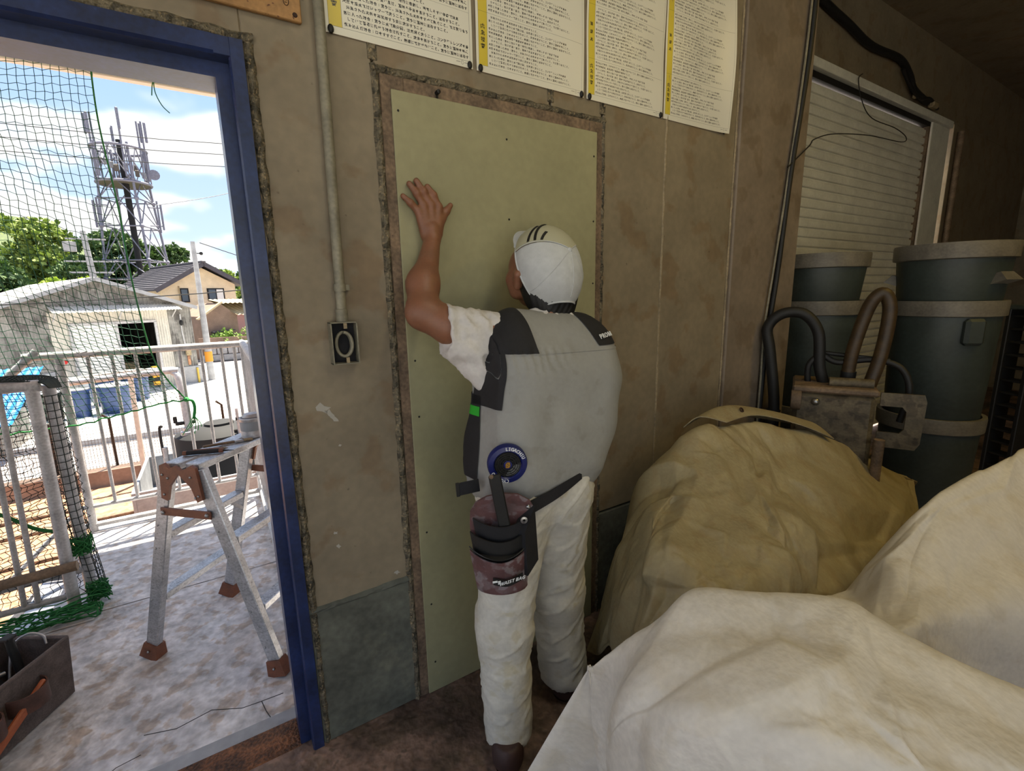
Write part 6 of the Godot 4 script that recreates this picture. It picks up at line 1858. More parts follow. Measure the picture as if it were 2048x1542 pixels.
func build_yard() -> void:
	M.asphalt = worn(Color(0.60, 0.57, 0.56), {"size": 3.0, "coarse": 0.12, "fine": 0.1, "rough": 0.9, "seed": 151})
	M.concrete = worn(Color(0.80, 0.79, 0.77), {"size": 4.0, "coarse": 0.08, "fine": 0.06, "rough": 0.9, "seed": 153})
	M.rustdeck = worn(Color(0.64, 0.47, 0.35), {"size": 1.6, "coarse": 0.15, "fine": 0.1, "patch": Color(0.52, 0.36, 0.27), "patch_at": 0.58, "rough": 0.85, "seed": 155})
	M.corr = worn(Color(0.50, 0.495, 0.48), {"size": 2.5, "coarse": 0.22, "fine": 0.12, "patch": Color(0.34, 0.33, 0.32), "patch_at": 0.56, "rough": 0.75, "seed": 157, "stretch": 0.5})
	M.corr_light = worn(Color(0.73, 0.715, 0.68), {"size": 2.5, "coarse": 0.1, "fine": 0.08, "rough": 0.75, "seed": 159, "stretch": 0.5})
	M.roof_light = worn(Color(0.80, 0.78, 0.75), {"size": 2.5, "coarse": 0.1, "fine": 0.08, "rough": 0.6, "seed": 161})
	M.roof_slate = worn(Color(0.27, 0.26, 0.29), {"size": 2.0, "coarse": 0.15, "fine": 0.12, "rough": 0.7, "seed": 163})
	M.roof_tin = worn(Color(0.66, 0.60, 0.48), {"size": 2.0, "coarse": 0.15, "fine": 0.1, "rough": 0.6, "seed": 165})
	M.stucco = worn(Color(0.84, 0.775, 0.66), {"size": 3.0, "coarse": 0.06, "fine": 0.04, "rough": 0.9, "seed": 167})
	M.brownwall = worn(Color(0.50, 0.42, 0.37), {"size": 3.0, "coarse": 0.1, "fine": 0.05, "rough": 0.9, "seed": 169})
	M.polywall = smat(Color(0.10, 0.10, 0.105), 0.8)
	M.bundgrey = worn(Color(0.56, 0.565, 0.58), {"size": 1.5, "coarse": 0.1, "fine": 0.06, "rough": 0.6, "seed": 171})
	M.fence = smat(Color(0.36, 0.33, 0.30), 0.6)
	M.blueroof = worn(Color(0.08, 0.42, 0.74), {"size": 1.5, "coarse": 0.1, "fine": 0.06, "rough": 0.45, "seed": 173})
	M.barrelblue = smat(Color(0.12, 0.22, 0.40), 0.5)
	M.barrelgreen = smat(Color(0.16, 0.22, 0.19), 0.5)
	M.paintline = smat(Color(0.88, 0.88, 0.86), 0.8)
	M.trunk = smat(Color(0.20, 0.15, 0.11), 0.9)
	M.glass = smat(Color(0.30, 0.34, 0.38), 0.12)
	M.tower = worn(Color(0.44, 0.44, 0.50), {"size": 1.0, "coarse": 0.1, "fine": 0.08, "rough": 0.6, "seed": 175})  # darker than the other steel: backlit shade put into the colour
	M.dark = smat(Color(0.07, 0.07, 0.08), 0.8)
	var G := GROUND
	struct("ground", bb(Vector3(-60, G - 0.3, -160), Vector3(80, G - 0.02, -2.45)), M.asphalt, "grey asphalt yard and road outside")
	struct("ground_rust", bb(Vector3(-14, G - 0.1, -11.9), Vector3(6, G, -2.5)), M.rustdeck, "rust stained ground below the landing")
	struct("ground_apron", MB.new().prism([Vector2(-40, 16.7), Vector2(30, 14.9), Vector2(30, 26.5), Vector2(-0.6, 27.2), Vector2(-1.0, 30), Vector2(-40, 34)], 0.06, Transform3D(Basis(Vector3.RIGHT, -PI / 2), Vector3(0, G - 0.05, 0))), M.concrete, "bright concrete apron before the shed")
	struct("kerb", MB.new().bar(Vector3(-30, G + 0.1, -12.3), Vector3(8, G + 0.1, -11.7), 0.35, 0.5), M.brownwall, "low brown kerb under the mesh fence")
	struct("kerb_apron", MB.new().bar(Vector3(-40, G + 0.06, -16.85), Vector3(30, G + 0.06, -15.0), 0.16, 0.22), M.bundgrey, "grey kerb along the apron")
	struct("wall_foundation", bb(Vector3(-0.72, G, -2.38), Vector3(0.7, -0.16, -0.2)), M.bundgrey, "foundation wall under the landing")
	struct("wall_foundation", bb(Vector3(-2.6, G, -0.20), Vector3(9.1, 0.0, -0.14)), M.bundgrey, "outside base of the building")
	# painted marks on the road
	for q in [[-3.4, -13.6, 3.6, 0.14, -0.03], [-2.9, -14.2, 3.0, 0.12, 0.05], [0.2, -14.0, 1.3, 0.13, 0.06], [3.4, -30.3, 9.0, 0.15, 0.05], [3.4, -33.0, 9.0, 0.12, 0.05]]:
		obj_thing("road_marking", MB.new().box(Vector3(q[0], G - 0.012, q[1]), Vector3(q[2], 0.02, q[3]), Basis(Vector3.UP, q[4])), M.paintline, "white painted line on the road surface", "road marking", "painted road lines")
	# mesh fence
	var f := thing("mesh_fence", "low wire mesh fence on the brown kerb", "fence", Vector3(-2.0, G + 0.33, -12.0))
	var wires := MB.new()
	for k in 190:
		var x := -6.0 + k * 0.055
		wires.box(Vector3(x, 0.52, -(x + 2.0) * -0.0158), Vector3(0.007, 1.04, 0.007))
	for k in 15:
		wires.bar(Vector3(-6, 0.02 + k * 0.072, 0.06), Vector3(4.4, 0.02 + k * 0.072, -0.10), 0.006, 0.006)
	var wo := obj("wire_mesh", wires, M.fence, f)
	wo.set_meta("kind", "stuff")
	for x in [-4.1, -1.25, -0.25, 1.9]:
		obj("fence_post", tb([Vector3(x, -0.3, 0.0), Vector3(x, 1.12, 0.0), Vector3(x - 0.1, 1.24, 0.12)], 0.028, 8), M.trunk, f)
	# water tank in a steel bund
	var tk := thing("water_tank", "dark grey cylindrical plastic tank below the railing", "tank", Vector3(-0.18, G + 0.62, -7.0))
	obj("tank_wall", MB.new().lathe([Vector2(0.0, 0.0), Vector2(0.52, 0.0), Vector2(0.55, 0.03), Vector2(0.55, 1.30), Vector2(0.53, 1.36), Vector2(0.40, 1.43), Vector2(0.16, 1.47), Vector2(0.0, 1.47)], 40, Transform3D(Basis.IDENTITY.scaled(Vector3(1, 0.695, 1)), Vector3(0, 0.445, 0))), M.polywall, tk)
	obj("tank_lid", MB.new().lathe([Vector2(0.20, 1.44), Vector2(0.20, 1.50), Vector2(0.0, 1.52)], 28, Transform3D(Basis.IDENTITY, Vector3(0.05, 0, -0.1))), M.polywall, tk)
	obj("tank_neck", MB.new().lathe([Vector2(0.10, 1.36), Vector2(0.10, 1.47), Vector2(0.07, 1.48), Vector2(0.07, 1.53), Vector2(0.0, 1.53)], 20, Transform3D(Basis.IDENTITY, Vector3(-0.34, 0, 0.12))), M.galv, tk)
	obj("strap_block", bx(Vector3(0.28, 1.36, 0.36), Vector3(0.16, 0.2, 0.1), 0.01), M.polywall, tk)
	obj("valve_stem", tb([Vector3(0.30, 0.95, 0.42), Vector3(0.30, 1.60, 0.42), Vector3(0.30, 1.78, 0.42)], 0.022, 8), M.galv, tk)
	obj("valve_head", bx(Vector3(0.33, 1.62, 0.42), Vector3(0.12, 0.05, 0.04), 0.008), M.polywall, tk)
	obj("inlet_pipe", tb(curve([Vector3(-0.34, 1.5, 0.12), Vector3(-0.36, 2.2, 0.05), Vector3(-0.42, 2.34, 0.0), Vector3(-0.56, 2.37, 0.0), Vector3(-2.6, 2.28, 0.0)], 5), 0.045, 10), M.rail, tk)
	obj("inlet_valve", bx(Vector3(-0.36, 1.60, 0.12), Vector3(0.24, 0.05, 0.05), 0.01).box(Vector3(-0.48, 1.66, 0.12), Vector3(0.05, 0.1, 0.04), Basis.IDENTITY, 0.01), M.polywall, tk)
	obj("side_pipe", tb(curve([Vector3(-0.62, 1.62, 0.3), Vector3(-0.66, 1.60, 0.3), Vector3(-0.66, 1.2, 0.3), Vector3(-0.62, 0.95, 0.34), Vector3(-0.66, 0.75, 0.5), Vector3(-0.66, 0.5, 0.5)], 4), 0.018, 8), M.polywall, tk)
	obj("level_pipe", tb([Vector3(-0.64, 0.5, 0.3), Vector3(-0.64, 1.32, 0.3)], 0.035, 8), M.rail, tk)
	var bd := thing("steel_bund", "grey steel catch tray around the dark tank", "tray", Vector3(-0.1, G + 1.04, -6.9))
	for q in [[Vector3(-1.05, 0, 0.75), Vector3(1.1, 0.5, 0.79)], [Vector3(-1.05, 0, -0.95), Vector3(1.1, 0.5, -0.91)], [Vector3(-1.09, 0, -0.95), Vector3(-1.05, 0.5, 0.79)], [Vector3(1.1, 0, -0.95), Vector3(1.14, 0.5, 0.79)], [Vector3(-1.09, -0.02, -0.95), Vector3(1.14, 0.02, 0.79)]]:
		obj("tray_side", bb(q[0], q[1], 0.005), M.bundgrey, bd)
	for q in [[-1.0, -0.85], [1.05, -0.85], [-1.0, 0.7], [1.05, 0.7], [0.0, 0.7]]:
		obj("tray_leg", bb(Vector3(q[0] - 0.05, -1.04, q[1] - 0.05), Vector3(q[0] + 0.05, -0.02, q[1] + 0.05)), M.bundgrey, bd)
	var dv := thing("drain_valve", "small brass drain valve on the catch tray", "valve", Vector3(-0.82, G + 1.14, -6.04))
	obj("valve_body", MB.new().box(Vector3(0, 0, 0), Vector3(0.1, 0.06, 0.1), Basis.IDENTITY, 0.015).tube([Vector3(0, 0, 0), Vector3(0, 0.14, 0)], 0.015, 8), M.brownplastic, dv)
	obj("valve_wheel", MB.new().lathe([Vector2(0.0, 0), Vector2(0.05, 0), Vector2(0.05, 0.015), Vector2(0, 0.02)], 14, Transform3D(Basis.IDENTITY, Vector3(0, 0.14, 0))), M.rail, dv)
	# planks, pipes and channels on the rusty ground
	for q in [[-3.0, -9.6, 3.4, 0.12, 0.05, "long dark iron strip across the rusty ground"], [-2.4, -10.4, 4.6, 0.06, 0.02, "thin iron bar near the kerb on rusty ground"], [-4.2, -8.2, 5.0, 0.10, 0.06, "iron channel lying nearest the stairs"], [-1.0, -8.9, 0.16, 1.7, 0.1, "narrow iron grating beside the catch tray"]]:
		obj_thing("iron_strip", MB.new().box(Vector3(q[0], G + 0.03, q[1]), Vector3(q[2], 0.06, q[3]), Basis(Vector3.UP, q[4]), 0.01), M.casing, q[5], "iron strip")
	obj_thing("manhole_cover", MB.new().lathe([Vector2(0.0, 0.0), Vector2(0.42, 0.0), Vector2(0.44, 0.03), Vector2(0.40, 0.05), Vector2(0, 0.05)], 28, Transform3D(Basis.IDENTITY, Vector3(-1.25, G, -7.1))), M.rustdeck, "round rusty manhole cover beside the catch tray", "manhole cover")
	# steel standards in the yard
	obj_thing("pipe_post", tb([Vector3(-1.75, G, -11.6), Vector3(-1.70, G + 2.35, -11.6), Vector3(-1.70, G + 2.45, -11.6)], 0.05, 10), M.corr_light, "beige upright pipe between the tank and the fence", "post")
	obj_thing("pipe_run", tb(curve([Vector3(-4.6, -0.28, -11.6), Vector3(-2.6, -0.16, -11.6), Vector3(-1.7, -0.10, -11.6), Vector3(-0.9, -0.12, -11.6)]), 0.045, 8), M.corr_light, "pale pipe run carried above the yard", "pipe")
	# barrels
	var bl := [[-5.15, -20.6, 0.34, 0.95, "green", "green barrel with a grey lid beside the blue roof"], [-4.35, -20.5, 0.30, 0.98, "blue", "narrow blue barrel next to the green one"], [-4.05, -22.6, 0.40, 1.05, "blue", "dark blue drum behind the wide blue tub"], [-3.40, -20.7, 0.52, 1.0, "blue", "wide blue plastic tub with an orange lid rim"], [-3.05, -22.9, 0.48, 1.15, "blue", "blue drum with a pale lid at the back"]]
	for q in bl:
		var b := thing("barrel", q[5], "barrel", Vector3(q[0], G, q[1]), "barrels on the apron")
		obj("barrel_wall", MB.new().lathe([Vector2(0, 0), Vector2(q[2] * 0.82, 0), Vector2(q[2] * 0.85, 0.02), Vector2(q[2] * 0.96, q[3] * 0.92), Vector2(q[2] * 1.02, q[3] * 0.93), Vector2(q[2] * 1.02, q[3]), Vector2(0, q[3])], 24), M["barrel" + q[4]], b)
		obj("lid", MB.new().lathe([Vector2(q[2] * 1.03, q[3]), Vector2(q[2] * 1.03, q[3] + 0.03), Vector2(0, q[3] + 0.06)], 24), M.bundgrey, b)
	# blue corrugated roof at the left
	var br := thing("blue_roof_shed", "low shed with a blue corrugated roof at the left", "shed", Vector3(-6.6, G, -16.8))
	obj("shed_wall", bb(Vector3(-2.5, 0, -1.3), Vector3(1.5, 1.0, 1.0)), M.corr, br)
	obj("shed_roof", corrugated(Vector3(-2.6, 0.95, 1.6), Vector3(1.9, 0.95, 1.5), Vector3(-2.6, 2.05, -1.9), 0.16, 0.035), M.blueroof, br)
	build_shed()


# a corrugated sheet: corner a, corner b along the waves' travel, corner c along the ridges
func corrugated(a: Vector3, b: Vector3, c: Vector3, pitch: float, depth: float) -> MB:
	var L := (b - a).length()
	var n := int(L / pitch * 6.0)
	var nn := (b - a).cross(c - a).normalized()
	var P := []
	for s in 2:
		var row := []
		for k in n + 1:
			row.append((a if s == 0 else c) + (b - a) * k / n + nn * depth * 0.5 * cos(TAU * k / 6.0))
		P.append(row)
	return MB.new().sheet(P, 0.004)


func build_shed() -> void:
	var yaw := deg_to_rad(22)
	var s := thing("warehouse_shed", "grey corrugated warehouse shed with a gable across the yard", "building", Vector3(-0.92, GROUND, -26.24))
	s.rotation.y = yaw
	# local x runs along the facade, z towards us; the right hand corner is the origin
	var g := -GROUND
	var W := -6.9
	var eave := 3.68
	var peak := 4.92
	var D := -12.0
	obj("side_wall", bb(Vector3(-0.06, 0, D), Vector3(0, eave + 0.07, -0.02)), M.corr, s)
	obj("side_wall", bb(Vector3(W, 0, D), Vector3(W + 0.06, eave + 0.07, -0.02)), M.corr, s)
	obj("rear_wall", MB.new().prism([Vector2(W, 0), Vector2(0, 0), Vector2(0, eave + 0.07), Vector2(W / 2, peak + 0.07), Vector2(W, eave + 0.07)], 0.06, Transform3D(Basis.IDENTITY, Vector3(0, 0, D))), M.corr, s)
	obj("shed_floor", bb(Vector3(W, -0.05, D), Vector3(0, 0.02, 0.1)), M.concrete, s)
	# facade sheets
	for q in [[W, -5.05, 0.75, "a"], [-5.05, -4.45, 0.0, "l"], [-4.45, -1.5, 3.05, "l"], [-1.5, -0.95, 0.0, "l"], [-0.95, 0.0, 0.85, "a"]]:
		obj("facade_sheet", corrugated(Vector3(q[0], q[2], 0.0), Vector3(q[1], q[2], 0.0), Vector3(q[0], 3.62, 0.0), 0.1, 0.03), M.corr_light if q[3] == "l" else M.corr, s)
	obj("gable_face", MB.new().prism([Vector2(W, 3.58), Vector2(0, 3.58), Vector2(0, eave + 0.05), Vector2(W / 2, peak + 0.06), Vector2(W, eave + 0.05)], 0.03, Transform3D(Basis.IDENTITY, Vector3(0, 0, -0.04))), M.corr, s)
	for k in 44:
		var x := W + 0.3 + k * 0.146
		var top := peak - absf(x - W / 2) * (peak - eave) / (-W / 2) - 0.1
		if top > 3.64:
			obj("gable_rib", bb(Vector3(x - 0.02, 3.58, -0.012), Vector3(x + 0.02, top, 0.01)), M.corr, s)
	obj("footing", bb(Vector3(-1.0, 0, -0.3), Vector3(0.12, 0.85, 0.05), 0.02), M.bundgrey, s)
	obj("footing", bb(Vector3(W, 0, -0.3), Vector3(-5.05, 0.75, 0.05), 0.02), M.bundgrey, s)
	for k in 16:
		obj("vent_block", bx(Vector3(-5.4 - (k % 8) * 0.18, 0.98 + (k / 8) * 0.16, 0.04), Vector3(0.13, 0.10, 0.04)), M.paintline, s)
	obj("vent_band", bb(Vector3(-6.9, 0.85, 0.0), Vector3(-5.15, 1.25, 0.03)), M.bundgrey, s)
	# roof
	for k in [0.0, 1.0]:
		var xe := 0.18 if k == 0.0 else W - 0.18
		obj("roof_sheet", corrugated(Vector3(W / 2, peak + 0.08, 0.35), Vector3(W / 2, peak + 0.08, D), Vector3(xe, eave + 0.0, 0.35), 0.3, 0.05), M.roof_light, s)
		obj("barge_board", MB.new().bar(Vector3(W / 2, peak + 0.03, 0.36), Vector3(xe, eave - 0.05, 0.36), 0.05, 0.16), M.bundgrey, s)
	# canopy over the doors
	obj("canopy", corrugated(Vector3(-5.0, 3.60, 0.75), Vector3(-0.6, 3.60, 0.75), Vector3(-5.0, 3.85, 0.0), 0.12, 0.03), M.roof_light, s)
	for x in [-4.9, -2.8, -0.8]:
		obj("canopy_bracket", MB.new().bar(Vector3(x, 3.25, 0.02), Vector3(x, 3.58, 0.6), 0.04, 0.04), M.rail, s)
	# door: white shutter half and dark opening
	for k in 24:
		obj("door_slat", bb(Vector3(-4.42, k * 0.127, -0.02), Vector3(-2.94, k * 0.127 + 0.115, 0.03), 0.01), M.paintline, s)
	for x in [-2.93, -1.5, -4.44]:
		obj("door_post", bb(Vector3(x - 0.05, 0, -0.02), Vector3(x + 0.05, 3.1, 0.06)), M.rail, s)
	obj("door_head", bb(Vector3(-4.5, 3.04, -0.02), Vector3(-1.45, 3.14, 0.06)), M.rail, s)
	obj("pallet_load", bb(Vector3(-2.7, 0.02, -2.4), Vector3(-1.9, 1.15, -1.6)), M.bead, s)
	obj("red_lamp", MB.new().ball(Vector3(-4.8, 1.62, 0.08), Vector3(0.09, 0.09, 0.06), Basis.IDENTITY, 8, 12), smat(Color(0.75, 0.08, 0.05), 0.4), s)
	obj("meter_box", bx(Vector3(-0.38, 1.52, 0.1), Vector3(0.22, 0.28, 0.14), 0.03), M.bead, s)
	obj("meter_stand", bx(Vector3(-0.38, 1.15, 0.06), Vector3(0.12, 0.45, 0.06), 0.02), M.rustdeck, s)
	obj("yellow_pipe", tb([Vector3(-0.1, 0, 0.1), Vector3(-0.1, 0.75, 0.1)], 0.05, 8), smat(Color(0.7, 0.6, 0.25), 0.6), s)
	obj("service_conduit", tb(curve([Vector3(-0.48, 3.35, 0.06), Vector3(-0.5, 2.6, 0.06), Vector3(-0.45, 1.9, 0.06), Vector3(-0.4, 1.65, 0.1)]), 0.03, 8), M.rail, s)
	obj("insulator", MB.new().ball(Vector3(-0.5, 2.95, 0.12), Vector3(0.08, 0.14, 0.08), Basis.IDENTITY, 6, 8), M.dark, s)
	# striped bumper beside the opening
	for k in 5:
		obj("bumper_stripe", bb(Vector3(-2.4, 0.42 + k * 0.16, 1.6), Vector3(-2.2, 0.58 + k * 0.16, 1.75)), smat(Color(0.75, 0.55, 0.1), 0.6) if k % 2 == 0 else M.dark, s)


func build_beyond() -> void:
	var G := GROUND
	# leaf tuft: a dozen small bent leaves
	var r := RandomNumberGenerator.new()
	r.seed = 77
	var lm := MB.new()
	for k in 12:
		var d := Vector3(r.randfn(), r.randfn(), r.randfn()).normalized()
		var x := d.cross(Vector3.UP).normalized()
		var c := d * 0.55
		var nn := x.cross(d)
		lm.face([c - d * 0.42, c + x * 0.26 + nn * 0.06, c + d * 0.42, c - x * 0.26 + nn * 0.06], nn)
	leaf_clump = lm.mesh()
	leaf_mat = smat(Color.WHITE, 0.7)
	leaf_mat.vertex_color_use_as_albedo = true
	leaf_mat.backlight_enabled = true
	leaf_mat.backlight = Color(0.35, 0.4, 0.15)
	# two storey house
	var yaw := deg_to_rad(22)
	var h := thing("gable_house", "cream two storey house with a dark tiled gable roof", "house", Vector3(1.0, G, -42.0))
	h.rotation.y = yaw
	var y0 := -G
	obj("house_wall", MB.new().prism([Vector2(-4.2, 0), Vector2(0.75, 0), Vector2(0.75, 2.55 + y0), Vector2(-1.51, 3.75 + y0), Vector2(-4.2, 2.35 + y0)], 9.0, Transform3D(Basis.IDENTITY, Vector3(0, 0, -9.0))), M.stucco, h)
	for k in 2:
		var e := Vector2(1.30, 2.40 + y0) if k == 0 else Vector2(-4.75, 2.05 + y0)
		var p := Vector2(-1.51, 3.98 + y0)
		var ro := obj("roof_slope", MB.new().prism([p, e, e + Vector2(0, 0.14), p + Vector2(0, 0.14)], 10.2, Transform3D(Basis.IDENTITY, Vector3(0, 0, -9.6))), M.roof_slate, h)
		for i in 12:
			var q := p.lerp(e, (i + 0.5) / 12.0) + Vector2(0, 0.15)
			obj("tile_course", MB.new().bar(Vector3(q.x, q.y, 0.62), Vector3(q.x, q.y, -9.62), 0.10, 0.05), M.roof_slate, ro)
		obj("verge_board", MB.new().bar(Vector3(p.x, p.y + 0.02, 0.6), Vector3(e.x, e.y + 0.02, 0.6), 0.1, 0.3), M.roof_slate, h)
	obj("ridge_cap", MB.new().bar(Vector3(-1.51, 4.14 + y0, 0.7), Vector3(-1.51, 4.14 + y0, -9.7), 0.3, 0.16, Vector3.UP, 0.04), M.roof_slate, h)
	for q in [[-1.24, -0.15, 1.34, 2.18, 2], [-3.05, -2.59, 1.29, 2.19, 1]]:
		var wd := obj("window", bb(Vector3(q[0] - 0.06, q[2] + y0 - 0.06, -0.02), Vector3(q[1] + 0.06, q[3] + y0 + 0.06, 0.05), 0.01), M.dark, h)
		for i in q[4]:
			var w: float = (q[1] - q[0]) / q[4]
			obj("pane", bb(Vector3(q[0] + i * w + 0.04, q[2] + y0 + 0.03, 0.04), Vector3(q[0] + (i + 1) * w - 0.04, q[3] + y0 - 0.03, 0.06)), M.glass if i == 0 else M.paintline, wd)
	obj("downpipe", tb([Vector3(-3.15, 1.0 + y0, 0.1), Vector3(-3.15, 2.4 + y0, 0.1)], 0.05, 8), M.bead, h)
	# low annexe with a tin roof, beside the road
	var a := thing("low_house", "low brown house with a ribbed tin roof behind the shed", "house", Vector3(0.45, G, -36.3))
	a.rotation.y = yaw
	obj("house_wall", MB.new().prism([Vector2(-1.3, 0), Vector2(1.0, 0), Vector2(1.0, 2.9), Vector2(0.0, 3.75), Vector2(-1.3, 2.9)], 3.2, Transform3D(Basis.IDENTITY, Vector3(0, 0, -3.2))), M.brownwall, a)
	obj("house_wall", bb(Vector3(1.0, 0, -2.5), Vector3(4.5, 3.0, 0.0)), smat(Color(0.62, 0.47, 0.47), 0.9), a)
	obj("roof_sheet", corrugated(Vector3(-0.05, 3.75, 0.3), Vector3(5.0, 3.75, 0.3), Vector3(-0.05, 4.0, -2.0), 0.3, 0.06), M.roof_tin, a)
	obj("roof_front", corrugated(Vector3(0.75, 2.95, 0.5), Vector3(5.0, 2.95, 0.5), Vector3(0.0, 3.95, -1.8), 0.3, 0.06), M.roof_tin, a)
	obj("roof_side", MB.new().bar(Vector3(-0.02, 3.82, 0.3), Vector3(-1.6, 2.75, 0.3), 0.3, 0.1), M.roof_tin, a)
	obj("window", bb(Vector3(-0.75, 1.0, -0.02), Vector3(0.1, 1.75, 0.06)), M.glass, a)
	obj("window_hood", MB.new().bar(Vector3(-0.8, 1.85, 0.25), Vector3(0.55, 1.95, 0.25), 0.6, 0.05), M.roof_slate, a)
	obj("window_hood", MB.new().bar(Vector3(1.8, 1.95, 0.25), Vector3(3.4, 1.95, 0.25), 0.6, 0.08), M.bead, a)
	obj("door_leaf", bb(Vector3(2.6, 0.4, -0.02), Vector3(3.6, 1.8, 0.06)), smat(Color(0.62, 0.72, 0.76), 0.6), a)
	var gw := thing("garden_wall", "brown and stone garden wall along the road", "wall", Vector3(1.0, G, -35.0))
	obj("wall_coping", bb(Vector3(-2.0, 0.9, -0.1), Vector3(6.0, 1.55, 0.1)), M.brownwall, gw)
	for k in 24:
		obj("stone", bb(Vector3(-2.0 + (k % 12) * 0.62 + (0.3 if k >= 12 else 0.0), 0.02 + (k / 12) * 0.45, -0.08), Vector3(-1.42 + (k % 12) * 0.62 + (0.3 if k >= 12 else 0.0), 0.44 + (k / 12) * 0.45, 0.14), 0.04), M.bundgrey, gw)
	for q in [[0.3, -0.6, "round green bush over the garden wall"], [1.6, -0.6, "second green bush along the garden wall by the pale door"]]:
		var bs := thing("garden_bush", q[2], "bush", Vector3(q[0] + 0.2, G + 1.2, -35.4), "bushes behind the garden wall")
		var pts := []
		for k in 160:
			pts.append(Vector3(r.randfn() * 0.32, absf(r.randfn()) * 0.28, r.randfn() * 0.25))
		mm_leaves(bs, pts, 0.16, Color(0.10, 0.20, 0.035), Color(0.28, 0.40, 0.09), 5, leaf_clump, leaf_mat)
		obj("stem", tb([Vector3(0, -1.2, 0), Vector3(0, 0.3, 0)], 0.05, 6), M.trunk, bs)
	# utility poles
	var p := thing("utility_pole", "slim pale utility pole at the corner of the shed", "utility pole", Vector3(-0.45, G, -26.6))
	obj("pole", tb([Vector3(0, 0, 0), Vector3(0.02, 6.75, 0)], [0.17, 0.10], 10), M.bundgrey, p)
	obj("warning_band", tb([Vector3(0.0, 0.95, 0), Vector3(0.0, 1.45, 0)], 0.178, 10), smat(Color(0.75, 0.5, 0.12), 0.6), p)
	obj("insulator", MB.new().ball(Vector3(0.30, 6.2, 0), Vector3(0.08, 0.08, 0.08), Basis.IDENTITY, 6, 8).bar(Vector3(0, 6.2, 0), Vector3(0.3, 6.2, 0), 0.04, 0.04), M.dark, p)
	var p2 := thing("utility_pole", "concrete utility pole with crossarms before the trees", "utility pole", Vector3(-6.5, G, -40.0))
	obj("pole", tb([Vector3(0.35, 0, 0), Vector3(0.02, 8.5, 0)], [0.26, 0.15], 10), M.bundgrey, p2)
	for q in [[5.9, 1.1], [6.6, 1.25], [8.0, 1.0]]:
		obj("crossarm", MB.new().bar(Vector3(-q[1] + 0.1, q[0], 0), Vector3(q[1] + 0.1, q[0], 0), 0.1, 0.1), M.bundgrey, p2)
	obj("transformer", MB.new().lathe([Vector2(0, 0), Vector2(0.32, 0), Vector2(0.34, 0.6), Vector2(0, 0.65)], 16, Transform3D(Basis.IDENTITY, Vector3(-0.75, 7.2, 0))), M.bundgrey, p2)
	# wires
	var wl := [["upper", [Vector3(-14, 14.3, -50), Vector3(3, 14.9, -50), Vector3(24, 17.5, -50)]], ["middle", [Vector3(-14, 13.35, -50), Vector3(3, 14.0, -50), Vector3(24, 16.5, -50)]], ["lower", [Vector3(-14, 12.4, -50), Vector3(3, 13.0, -50), Vector3(24, 15.5, -50)]]]
	for q in wl:
		obj_thing("power_line", tb(curve(q[1], 4), 0.03, 5), M.dark, q[0] + " of the three power lines crossing the sky behind the tower", "power line", "power lines across the sky")
	obj_thing("power_line", tb(curve([Vector3(-12.0, 1.15, -22.6), Vector3(-0.45, 1.65, -22.6), Vector3(8.0, 2.5, -22.6)], 5), 0.022, 5), M.dark, "dark cable strung low across the shed gable", "power line")
	obj_thing("power_line", tb(curve([Vector3(-3.0, 9.3, -50), Vector3(3.0, 10.9, -50), Vector3(14, 15, -50)], 5), 0.03, 5), M.bundgrey, "pale sloping wire right of the tower", "power line")
	obj_thing("power_line", tb(curve([Vector3(-0.15, 4.1, -26.6), Vector3(3.0, 3.2, -28), Vector3(8, 2.6, -30)], 5), 0.02, 5), M.dark, "wire leading right from the slim pole's top", "power line")
	build_tower()
	# hill and trees
	var hill := []
	for i in 9:
		var row := []
		for j in 25:
			var x := -40.0 + j * 6.0
			var z := -60.0 - i * 12.0
			var y := G + (8.0 * exp(-pow((x + 26.0) / 20.0, 2.0)) + 3.0 + 1.2 * sin(j * 0.9)) * smoothstep(-58.0, -110.0, z) * 1.5
			row.append(Vector3(x, y, z))
		hill.append(row)
	struct("ground_hill", MB.new().sheet(refine(hill, 2, 2), 0.0, true), worn(Color(0.24, 0.30, 0.12), {"size": 12.0, "coarse": 0.3, "fine": 0.2, "seed": 181}), "wooded hill beyond the houses")
	var dk := [Color(0.030, 0.072, 0.022), Color(0.10, 0.17, 0.045)]
	var yl := [Color(0.09, 0.15, 0.02), Color(0.32, 0.40, 0.09)]
